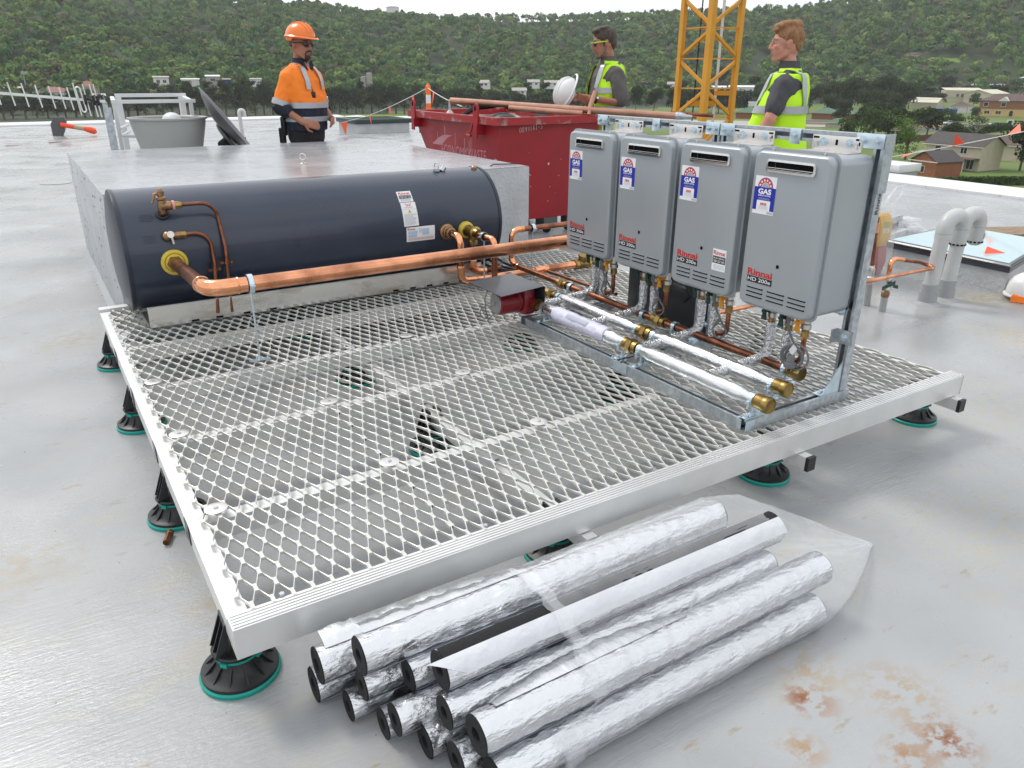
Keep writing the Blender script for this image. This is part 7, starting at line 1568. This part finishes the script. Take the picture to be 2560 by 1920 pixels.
house('white_factory', 'upper white factory building on the slope behind the beige shed', 62.1, 680, 24, 14, 5.0, 1.0, 'whitew', 'whitew', 0, 'skillion', (('f', 5, 2.5, 1.6, 1.6), ('f', 9, 2.5, 1.6, 1.6)), 'factory', zb=-4.2)
t, Q = house('white_factory', 'lower white factory building with a wide blue front band', 62.6, 640, 20, 12, 4.2, 1.4, 'whitew', 'whitew', 12, 'skillion', (), 'factory', zb=-8.4)
MB().obox(Q(-4, -6.1, 1.7), (Q(1, 0, 0) - Q(0, 0, 0)) * 6, V3(0, 0, 1.5), (Q(0, 1, 0) - Q(0, 0, 0)) * .06).build('blue_band', 'bluew', t, smooth=0)
house('pale_block', 'pale grey house high at the right edge above the tall gum tree', 64.5, 640, 10, 10, 7, 1.6, 'concrete_far', 'whitew', 0, 'hip', (('f', -2.5, 4.6, 1.4, 1.3),), zb=-6.5)
for az, r, w_, lab in ((55.75, 392, 12.5, 'brick pavilion with a green pyramid roof right of the young man'), (53.6, 392, 10, 'brick pavilion with a green pyramid roof partly behind the lime vest'), (48.6, 385, 9, 'brick pavilion with a green pyramid roof left of the young man')): house('park_pavilion', lab, az, r, w_, w_, 2.6, 2.5, 'brickm', 'greenr', 20, 'pyramid', (), 'pavilion', 'green roofed pavilions in the park', over=.9)
house('green_roof_hut', 'low hut with a pale green roof in front of the pavilions', 54.4, 330, 8, 6, 1.8, 1.6, 'beige', 'greenr', 15, 'hip', (), 'hut', over=.6)
house('white_warehouse', 'long white warehouse seen through the trees right of the crane mast', 47.9, 560, 16, 10, 5, 1, 'whitew', 'whitew', 0, 'skillion', (), 'warehouse', zb=-11)
house('white_warehouse', 'smaller white warehouse seen just left of the young man', 46.4, 575, 10, 10, 4, 1, 'whitew', 'whitew', 0, 'skillion', (), 'warehouse', zb=-10.5)
house('red_roof_building', 'long low white building with a red brown roof behind the aerial', 2.6, 452, 14, 9, 3.2, 2.2, 'whitew', 'tile_r', 12, 'hip', (('f', -4, 1.6, 1.4, 1.2), ('f', 3, 1.6, 1.4, 1.2)), zb=-10.5)
house('red_roof_building', 'smaller building with an orange red roof right of the long red roofed one', 4.5, 470, 8.5, 7, 3.4, 2.0, 'cream', 'tile_r', 10, 'gable', (('f', 0, 1.6, 1.4, 1.2),), zb=-8.4)
house('white_shed', 'small white shed with a curved pale roof below the orange red roof', 5.0, 440, 5, 5, 2.2, .8, 'whitew', 'whitew', 0, 'gable', (), 'shed', zb=-11.2)
house('cream_building', 'long cream building at the far left edge behind the aerial', .2, 500, 16, 9, 3.4, .6, 'cream', 'beige_r', 0, 'skillion', (), zb=-9.8)
house('cream_building', 'pale building at the far left edge, higher than the long cream one', -.2, 560, 12, 9, 3.2, .6, 'cream', 'beige_r', 0, 'skillion', (), zb=-5.5)
for a_, r_, w_, h_, z_, lab in ((8.3, 455, 7, 5.5, -8.6, 'left of the two storey white unit'), (9.2, 452, 5.5, 4.2, -8.2, 'right of the two storey white unit'), (10.2, 462, 7, 4.2, -6.4, 'before the low white unit above the dish'), (11.5, 455, 6.5, 4.4, -6.8, 'left of the pale flat roofed house'), (12.35, 455, 5, 4.6, -6.2, 'between the pale house and the blue roof'), (14.3, 462, 6, 4.0, -6.2, 'before the pale house by the shoulder of the man in orange'), (2.0, 440, 8, 5.5, -12.6, 'at the left end of the long red roof'), (3.5, 438, 8, 6.5, -12.4, 'between the two red roofs'), (.7, 470, 9, 6.5, -12, 'before the long cream building'), (21.5, 455, 7, 5.5, -7.6, 'at the foot of the silo towers')): tree('round%d' % (int(a_ * 7) % 3), a_, r_, w_, h_, 'rounded green tree ' + lab, 'trees among the far houses', z=z_)
house('white_unit', 'two storey white unit half hidden in trees above the grey tub', 8.75, 470, 7.5, 7, 6.4, .7, 'whitew', 'concrete_far', 0, 'skillion', (('f', -1.5, 4.6, 1.6, 1.4), ('f', 1.6, 4.6, 1.6, 1.4), ('f', 0, 1.6, 2, 1.4)), zb=-7.4)
house('white_unit', 'low white unit with a flat roof above the satellite dish', 10.5, 480, 9, 6, 2.4, .5, 'whitew', 'whitew', 0, 'skillion', (), zb=-4.4)
house('pale_green_house', 'pale house with a flat roof left of the small blue roof', 11.9, 470, 7, 7, 4.2, .7, 'concrete_far', 'whitew', 0, 'skillion', (('f', 0, 2.6, 2.4, 1.2),), zb=-4.6)
house('blue_roof_shed', 'small shed with a bright blue side left of the man in orange', 12.75, 470, 4, 4, 2.0, .4, 'bluew', 'concrete_far', 0, 'skillion', (), 'shed', zb=-3.9)
house('pale_house', 'pale house between trees just left of the shoulder of the man in orange', 14.6, 480, 6, 6, 2.6, .6, 'whitew', 'concrete_far', 0, 'skillion', (), zb=-4.5)
for az, h_, lab in ((21.75, 4.6, 'left and lower of two pale concrete silo towers in the trees'), (22.15, 6.6, 'right and taller of two pale concrete silo towers in the trees')): house('silo_tower', lab, az, 470, 2.6, 2.6, h_, .3, 'concrete_far', 'concrete_far', 20, 'skillion', (), 'silo', zb=-5.2, over=.05)
for az, r, w_, zb, lab in ((32.6, 470, 8, -9.4, 'white roofed house among trees above the middle of the skip'), (33.6, 500, 7, -5.2, 'white house high among trees left of the white helmet'), (34.9, 510, 9, -5.6, 'white house among trees directly below the white helmet'), (36.2, 480, 5, -9.0, 'small pale house right of the white helmet'), (30.2, 490, 5, -5.5, 'small pale house left of the other white roofs in the trees'), (43.4, 560, 9, -6.5, 'white building among trees left of the crane mast')):
    house('far_house', lab, az, r, w_, 6, 2.2, 1.3, 'whitew', 'concrete_far', random.uniform(-25, 25), 'gable', (('f', -w_ * .25, 1.2, 1.3, 1.0), ('f', w_ * .22, 1.2, 1.3, 1.0)), zb=zb); tree('round%d' % (int(az) % 3), az - .45, r - 12, 7, 5.2 + (az % 1), 'rounded green tree half hiding the ' + lab.split(' among')[0].split(' left')[0].split(' right')[0] + ' at its ' + ('left' if w_ > 6 else 'near') + ' side, ' + ('above the skip' if az < 34 else 'by the helmet' if az < 40 else 'by the crane'), 'trees among the far houses', z=zb - 3.2)
x, y = pol(24.2, 985); house('ridge_house', 'long white house near the top of the hill above the skip', 24.0, 950, 14, 8, 4, 1.4, 'whitew', 'concrete_far', 0, 'hip', (), zb=terrain(24, 950) + 9)
for az, el, w_, lab in ((59.2, .009, 9, 'pale farmhouse at the lower edge of the hill meadow'), (58.2, .0172, 12, 'brown roofed farmhouse at the upper edge of the hill meadow')): rr0 = r_at(az, el); house('farmhouse', lab, az, rr0, w_, 7, 3, 1.8, 'cream', 'tile_b' if w_ > 10 else 'beige_r', 10, 'hip', ())
# ------------------------------------------------------------------ cars, truck, hedges, poles, fences
def car(az, r, head, m, label):
    x, y = pol(az, r); z = terrain(az, r) + .06; t = thing('parked_car', label, 'car', (x, y, z), 'white cars on the far road'); an = R(head); ex, ey = V3(math.cos(an), math.sin(an), 0), V3(-math.sin(an), math.cos(an), 0)
    Q = lambda u, v, k: V3(x, y, z) + ex * u + ey * v + V3(0, 0, k)
    sec = lambda u, hw_, z0, z1: [Q(u, -hw_, z0), Q(u, hw_, z0), Q(u, hw_, z1), Q(u, -hw_ , z1)]
    MB().loft([sec(-2.15, .75, .4, .75), sec(-1.95, .86, .28, .92), sec(-.8, .89, .25, .95), sec(.9, .89, .25, .92), sec(1.85, .84, .28, .78), sec(2.15, .7, .38, .62)]).build('body', m, t, smooth=40)
    cab = [Q(-1.75, -.76, .93), Q(1.0, -.76, .90), Q(1.0, .76, .90), Q(-1.75, .76, .93)], [Q(-1.2, -.62, 1.45), Q(.2, -.62, 1.47), Q(.2, .62, 1.47), Q(-1.2, .62, 1.45)]
    MB().loft(cab).build('windows', 'win', t, smooth=0); MB().loft([[p + V3(0, 0, .005) for p in cab[1]], [p + V3(0, 0, .05) for p in cab[1]]]).build('roof_panel', m, t, smooth=0)
    for u in (-1.35, 1.35):
        for v in (-.82, .82): MB().cyl(Q(u, v - .1, .31), Q(u, v + .1, .31), .31, n=14).build('wheel', 'blackrubber', t)
    for v in (-.55, .55): MB().obox(Q(2.12, v, .6), ex * .04, ey * .15, V3(0, 0, .07)).build('headlight', 'cone_white', t, smooth=0)
M['carw'] = mat('white_car_paint', (.75, .75, .76), .25, coat=.5)
car(60.85, 372, 150, 'carw', 'white car on the far road beside the broad dark tree'); car(63.3, 372, 152, 'carw', 'white hatchback on the far road behind the hedge end')
x, y = pol(48.65, 500); z = terrain(48.65, 500); t = thing('delivery_truck', 'small white box truck on the far road left of the young man', 'truck', (x, y, z)); an = R(138); ex, ey = V3(math.cos(an), math.sin(an), 0), V3(-math.sin(an), math.cos(an), 0); Q = lambda u, v, k: V3(x, y, z) + ex * u + ey * v + V3(0, 0, k)
MB().obox(Q(-.8, 0, 2.0), ex * 2.4, ey * 1.1, V3(0, 0, 1.3)).build('box_body', 'carw', t, smooth=0)
MB().loft([[Q(1.7, -1, .6), Q(3.5, -1, .6), Q(3.5, 1, .6), Q(1.7, 1, .6)], [Q(1.7, -1, 1.4), Q(3.45, -1, 1.3), Q(3.45, 1, 1.3), Q(1.7, 1, 1.4)], [Q(1.7, -.95, 2.3), Q(2.7, -.95, 2.3), Q(2.7, .95, 2.3), Q(1.7, .95, 2.3)]]).build('cab', 'carw', t, smooth=0)
MB().obox(Q(2.6, -1.01, 1.75), ex * .45, ey * .02, V3(0, 0, .3)).build('window', 'win', t, smooth=0)
for u in (-2.2, 2.5):
    for v in (-.9, .9): MB().cyl(Q(u, v - .12, .45), Q(u, v + .12, .45), .45, n=14).build('wheel', 'blackrubber', t)
def hedge(p0, p1, w_, h_, label, seed):
    (a0, r0), (a1, r1) = p0, p1; A_, B_ = V3(*pol(a0, r0), -17), V3(*pol(a1, r1), -17); g_ = np.random.default_rng(seed); n_ = int(np.linalg.norm(B_ - A_) * 60); t_ = g_.uniform(0, 1, n_); d = (B_ - A_) / np.linalg.norm(B_ - A_); s_ = np.cross(d, V3(0, 0, 1)); V = []
    for q in t_:
        face = g_.integers(3); u = g_.uniform(-1, 1)
        if face == 0: p, nn = A_ + (B_ - A_) * q + s_ * u * w_ / 2 + V3(0, 0, h_), V3(0, 0, 1)
        else: sg = 1 if face == 1 else -1; p, nn = A_ + (B_ - A_) * q + s_ * sg * w_ / 2 + V3(0, 0, h_ * g_.uniform(0, 1)), s_ * sg
        nn = nn + g_.normal(size=3) * .4; nn /= np.linalg.norm(nn); a = np.cross(nn, g_.normal(size=3)); a /= np.linalg.norm(a); b = np.cross(nn, a); z_ = g_.uniform(.2, .45)
        V += [p - a * z_, p + b * z_, p + a * z_, p - b * z_]
    c = (A_ + B_) / 2; t = thing('clipped_hedge', label, 'hedge', tuple(c)); me = leaf_mesh('leaves', np.array(V) - c); me.materials.append(LM['mid']); o = bpy.data.objects.new('leaves', me); COL.objects.link(o); o.parent = t; o['kind'] = 'stuff'
    MB().obox(c + V3(0, 0, h_ / 2 - .1), (B_ - A_) / 2, s_ * (w_ / 2 - .1), V3(0, 0, h_ / 2 - .1)).build('branches', LM['dark'], t, smooth=0)
hedge((61.2, 296), (64.0, 352), 3.5, 2.2, 'long clipped green hedge beside the far road', 1); hedge((60.6, 400), (61.6, 408), 2.5, 1.6, 'short clipped hedge in front of the white cottage', 2); hedge((55.2, 345), (56.1, 345), 3, 2.0, 'short yellow green hedge beside the green pavilion', 3); hedge((60.9, 160), (66, 172), 1.6, 1.3, 'low scrubby hedge behind the bright lawn', 4)
def pole(az, r, h_, label, lean=0):
    x, y = pol(az, r); z = terrain(az, r); t = thing('power_pole', label, 'power pole', (x, y, z)); tp = V3(x + lean, y, z + h_); e = V3(math.cos(R(az)), -math.sin(R(az)), 0)
    MB().cyl((x, y, z), tp, .17, .11, 8).build('pole', 'palebark', t); MB().bar(tp - V3(0, 0, .5) - e * 1.1, tp - V3(0, 0, .5) + e * 1.1, .12, .12).build('crossarm', 'palebark', t, smooth=0)
    for u in (-.9, -.3, .3, .9): MB().cyl(tp - V3(0, 0, .44) + e * u, tp - V3(0, 0, .2) + e * u, .05, n=6).build('insulator', 'concrete_far', t)
    return tp
p1 = pole(61.68, 388, 10.5, 'power pole between the white cottage and the far road'); p2 = pole(62.95, 384, 6, 'leaning power pole in front of the yellow house', 1.0); p3 = pole(50.2, 420, 9, 'power pole among trees just left of the young man'); p4 = pole(57.9, 200, 7.5, 'power pole left of the bright poplar'); p5 = pole(2.0, 402, 5.5, 'thin power pole in front of the dark trees at the far left')
for (q0, q1, lab) in ((p3, p1, 'power lines strung across the trees towards the white cottage'), (p4, p1, 'power line running from the poplar to the white cottage')):
    b = MB()
    for k in (-.9, .9):
        b.tube([q0 + (q1 - q0) * t_ + V3(0, 0, -.3 - 3.0 * 4 * t_ * (1 - t_) * .35 + k * .3) for t_ in np.linspace(0, 1, 16)], .035, 4)
    tag(b.build('power_line', 'blackrubber', org=tuple((q0 + q1) / 2)), lab, 'power line')
t = thing('brown_fence', 'long dark red brown fence below the poplar', 'fence', tuple(pol(60, 268)) + (-17,)); A_, B_ = V3(*pol(58.2, 262), -17), V3(*pol(61.0, 286), -17)
MB().bar(A_ + V3(0, 0, .9), B_ + V3(0, 0, .9), .06, 1.7).build('panel', mat('brown_fence_paint', (.10, .035, .025), .7), t, smooth=0)
for q in np.linspace(0, 1, 9): MB().bar(A_ + (B_ - A_) * q, A_ + (B_ - A_) * q + V3(0, 0, 1.95), .12, .12).build('fence_post', 'tile_d', t, smooth=0)
t = thing('road_sign', 'white sign on a post at the end of the hedge', 'sign', tuple(pol(64.1, 350)) + (-17,)); x, y = pol(64.1, 350); e = V3(math.cos(R(64)), -math.sin(R(64)), 0)
MB().obox((x, y, -14.4), e * 1.1, V3(e[1], -e[0], 0) * .04, (0, 0, .9)).build('sign_board', 'whitew', t, smooth=0); MB().bar((x, y, -17), (x, y, -15.3), .12, .12).build('post', 'galv', t, smooth=0)
x, y = pol(30.95, 1005); t = thing('radio_mast', 'thin radio mast on the crest of the hill', 'mast', (x, y, terrain(30.95, 1005))); MB().cyl((x, y, terrain(30.95, 1005)), (x, y, terrain(30.95, 1005) + 26), .35, .15, 6).build('mast', 'galv', t)
x, y = pol(3.2, 520); t = thing('radio_mast', 'pale steel lattice mast above the trees at the far left', 'mast', (*pol(1.15, 480), -12)); x, y = pol(1.15, 480); MB().bar((x, y, -12), (x, y, 2.2), .5, .5).box(x - 1, x + 1, y - 1, y + 1, .4, 1.8).build('mast', 'concrete_far', t, smooth=0)

# ------------------------------------------------------------------ haze in the valley air
hm = bpy.data.materials.new('valley_haze'); hm.use_nodes = True; ht = hm.node_tree; ht.nodes.clear(); ho = ht.nodes.new('ShaderNodeOutputMaterial'); hv = ht.nodes.new('ShaderNodeVolumePrincipled')
hv.inputs['Color'].default_value = (.93, .96, 1.0, 1); hv.inputs['Density'].default_value = .00013; hv.inputs['Anisotropy'].default_value = .1
ht.links.new(hv.outputs[0], ho.inputs['Volume'])
hz = MB().box(-2700, 2700, -2700, 2700, -40, 190).build('haze', hm, smooth=0); hz['kind'] = 'stuff'
# ------------------------------------------------------------------ bundle of foil faced insulation tubes
Gt = 'foil faced insulation tubes in the open bundle'
def ins_tube(y, z, x0, x1, R_, label, name='insulation_tube', m='foil', tilt=(0, 0), bore=.37, seed=1):
    t = thing(name, label, 'insulation tube', ((x0 + x1) / 2, y, z), Gt); rr = random.Random(seed)
    n = int((x1 - x0) / .012); pts, rad = [], []
    for k in np.linspace(0, 1, n): pts.append((x0 + (x1 - x0) * k, y + tilt[0] * (k - .5), z + tilt[1] * (k - .5))); rad.append(R_ * rr.uniform(.985, 1.006))
    b = MB(); b.tube(pts, rad, 40, cap=False)
    rr2 = np.random.default_rng(seed)                    # wrinkles in the foil skin
    V_ = np.array(b.v); c = np.repeat(np.array(pts), 40, 0); d = V_ - c; ang = np.arctan2(d[:, 2], d[:, 1]); xs = V_[:, 0]
    w_ = sum(.00030 * np.sin(ang * rr2.integers(1, 6) + xs * rr2.uniform(20, 160) + rr2.uniform(0, 6)) for _ in range(6)); b.v = [tuple(q) for q in c + d * (1 + w_ / R_)[:, None]]
    b.build('foil_skin', m, t, smooth=60)
    rb = R_ * bore
    for (xe, s_) in ((x0, -1), (x1, 1)):
        k = 0 if s_ < 0 else 1; cy, cz = y + tilt[0] * (k - .5), z + tilt[1] * (k - .5)
        MB().lathe([(R_ * .985, -.0), (R_ * .97, .003), (rb * 1.06, .003), (rb, .0), (rb, -.09)], (xe, cy, cz), (s_, 0, 0), 36, cap=False).build('foam_core', 'foam', t)
        MB().lathe([(rb, -.088), (0, -.088)], (xe, cy, cz), (s_, 0, 0), 24, cap=False).build('bore', 'void', t)  # near-black disc paints deep shade at the end of the shallow bore
    MB().add([(x, y + tilt[0] * ((x - x0) / (x1 - x0) - .5) + (R_ + .0012) * math.cos(a), z + tilt[1] * ((x - x0) / (x1 - x0) - .5) + (R_ + .0012) * math.sin(a)) for x in (x0 + .004, x1 - .004) for a in (R(205), R(214))], [(0, 1, 3, 2)]).build('seam', 'greyp', t, smooth=0)
    return t
tubes = [(1.02, .047, .60, 1.655, .046, 'large foil insulation tube lowest and nearest the camera'), (1.065, .135, .585, 1.72, .046, 'large foil insulation tube resting on the nearest bottom tube'), (1.212, .202, .575, 1.68, .046, ''), (1.345, .208, .435, 1.585, .046, 'large foil insulation tube on top of the bundle, sticking out furthest'),
         (1.452, .130, .365, 1.66, .046, 'large foil insulation tube on the platform side with foil peeling off'), (1.165, .125, .56, 1.62, .037, 'small foil insulation tube in the second layer under the slit tube'), (1.29, .148, .53, 1.60, .035, 'small foil insulation tube tucked between the two topmost tubes'), (1.36, .106, .44, 1.62, .035, 'small foil insulation tube below the topmost tube'),
         (1.24, .088, .47, 1.62, .036, 'small foil insulation tube in the middle of the open end'), (1.49, .042, .36, 1.60, .041, 'foil insulation tube lowest on the platform side'), (1.385, .036, .41, 1.58, .035, 'small foil insulation tube in the bottom row, second from the platform'), (1.29, .036, .46, 1.58, .035, 'small foil insulation tube in the middle of the bottom row'),
         (1.19, .039, .52, 1.6, .037, 'foil insulation tube in the bottom row, third from the camera side'), (1.106, .041, .555, 1.6, .039, 'foil insulation tube in the bottom row, second from the camera side')]
tubes[2] = tubes[2][:5] + ('large insulation tube with its slit and white adhesive strip facing up',)
tubes = [q[:4] + (q[4] * (1.10 if q[4] < .045 else 1.03),) + q[5:] for q in tubes]
for k, q in enumerate(tubes):
    t = ins_tube(*q, seed=k + 3)
    if k == 2:
        y, z, x0, x1, R_ = q[:5]
        ps = lambda a, off, x: (x, y + (R_ + off) * math.cos(R(a)), z + (R_ + off) * math.sin(R(a)))
        n = 30; xs = np.linspace(x0 + .0, x1, n); b = MB()
        an = (66, 80, 95, 110); b.add([ps(a, .0026, x) for x in xs for a in an], [(4 * i + j, 4 * i + j + 1, 4 * i + 4 + j + 1, 4 * i + 4 + j) for i in range(n - 1) for j in range(3)]); b.build('open_slit', 'foam', t)
        rr = random.Random(4); b = MB(); v = []
        for i, x in enumerate(xs):
            kf = .5 + .5 * math.sin(i * .9) * rr.uniform(.4, 1)
            for j, a in enumerate((110, 124, 138, 152, 165)): v.append(ps(a, .003 + (.004 + .006 * kf) * (j / 4) ** 2, x + (.02 * (j - 2) * (1 if i == 0 else 0))))
        b.add(v, [(5 * i + j, 5 * i + j + 1, 5 * i + 5 + j + 1, 5 * i + 5 + j) for i in range(n - 1) for j in range(4)]); b.build('adhesive_strip', mat('white_backing_paper', (.62, .63, .66), .5, bump=.4, bscale=22), t, smooth=60)
    if k == 1:
        y, z, x0, x1, R_ = q[:5]; v = []; n = 26; xs = np.linspace(x0 + .05, x0 + .62, n); rr = random.Random(14)
        for i, x in enumerate(xs):
            lift = .030 * math.sin(math.pi * i / (n - 1)) ** .7 * rr.uniform(.75, 1.0)
            for j in range(5): a = R(84 - 13 * j); o_ = .002 + lift * (j / 4) ** 1.5; v.append((x, y + (R_ + o_) * math.cos(a), z + (R_ + o_) * math.sin(a)))
        MB().add(v, [(5 * i + j, 5 * i + j + 1, 5 * i + 5 + j + 1, 5 * i + 5 + j) for i in range(n - 1) for j in range(4)]).build('foil_flap', 'foil_smooth', t, smooth=60)
    if k in (3, 4):
        y, z, x0, x1, R_ = q[:5]; v = []; n = 34; xs = np.linspace(x0 + .02, x0 + (.6 if k == 3 else .48), n); rr = random.Random(30 + k)
        for i, x in enumerate(xs):
            lift = .034 * rr.uniform(.6, 1.0) * (1 - .5 * i / n)
            for j in range(5): a = R((100 if k == 4 else 74) - 12 * j); o_ = .002 + lift * (j / 4) ** 1.4; v.append((x, y + (R_ + o_) * math.cos(a), z + (R_ + o_) * math.sin(a)))
        MB().add(v, [(5 * i + j, 5 * i + j + 1, 5 * i + 5 + j + 1, 5 * i + 5 + j) for i in range(n - 1) for j in range(4)]).build('foil_flap', 'foil_smooth', t, smooth=60)
# the clear plastic sleeve round the right part of the bundle
def hull(pts):
    pts = sorted(pts); 
    def half(p):
        h = []
        for q in p:
            while len(h) > 1 and (h[-1][0] - h[-2][0]) * (q[1] - h[-2][1]) - (h[-1][1] - h[-2][1]) * (q[0] - h[-2][0]) <= 0: h.pop()
            h.append(q)
        return h
    a, b = half(pts), half(pts[::-1]); return a[:-1] + b[:-1]
def resample(poly, n):
    p = np.array(poly + [poly[0]]); s_ = np.r_[0, np.cumsum(np.linalg.norm(np.diff(p, axis=0), axis=1))]; u = np.linspace(0, s_[-1], n, endpoint=False); return np.c_[np.interp(u, s_, p[:, 0]), np.interp(u, s_, p[:, 1])]
circ = [(y + (r + .005) * math.cos(a), max(.002, z + (r + .005) * math.sin(a))) for (y, z, x0, x1, r, _l) in tubes for a in np.linspace(0, 2 * math.pi, 24, endpoint=False)]
base = resample(hull(circ), 72); rr = np.random.default_rng(6); rings = []
stations = list(np.linspace(.86, 1.62, 40)) + [1.68, 1.74, 1.80, 1.87, 1.94, 2.0, 2.06, 2.10, 2.145]
for i, x in enumerate(stations):
    q = base.copy(); c = np.array([1.25, .09])
    if x > 1.66:
        k = (x - 1.66) / .485; tip = np.array([1.16, .010]); k = k ** .8; q = q * (1 - k) + (tip + (q - c) * np.array([.5 * (1 - k) + .02, .05 * (1 - k) + .01])) * k; q[:, 1] = np.maximum(base[:, 1] * (1 - ((x - 1.66) / .485) ** 1.0) + .010 * ((x - 1.66) / .485), .002)
    wv = .003 * np.sin(np.arange(72) * .9 + i * .35) + rr.normal(0, .0012, 72) + (.006 if i == 0 else 0)
    d = q - c; d /= np.maximum(1e-6, np.linalg.norm(d, axis=1))[:, None]; q = q + d * np.maximum(wv, -.002)[:, None]; q[:, 1] = np.maximum(q[:, 1], .0015)
    skew = (.10 * (q[:, 1] - .1) if i < 6 else 0); rings.append([(x + (skew[j] if i < 6 else 0) - .10 * (1 - i / 6) * (base[j, 1] < .12) * (i < 6), q[j, 0], q[j, 1]) for j in range(72)])
t = thing('plastic_sleeve', 'clear plastic sleeve pulled over the right half of the foil tube bundle', 'plastic sleeve', (1.4, 1.25, 0))
MB().loft(rings, cap=False).build('film', 'film', t, smooth=180)
hem = [[(p[0] + e_, 1.25 + (p[1] - 1.25) * 1.012, .09 + (p[2] - .09) * 1.012 if p[2] > .01 else p[2]) for p in rings[k_]] for k_, e_ in ((0, -.012), (0, .0), (1, .0), (1, .012))]
for q in hem:
    for j in range(72): q[j] = (q[j][0] + .006 * math.sin(j * 1.7), q[j][1], q[j][2])
MB().loft(hem, cap=False).build('gathered_hem', 'bagfilm', t, smooth=180)
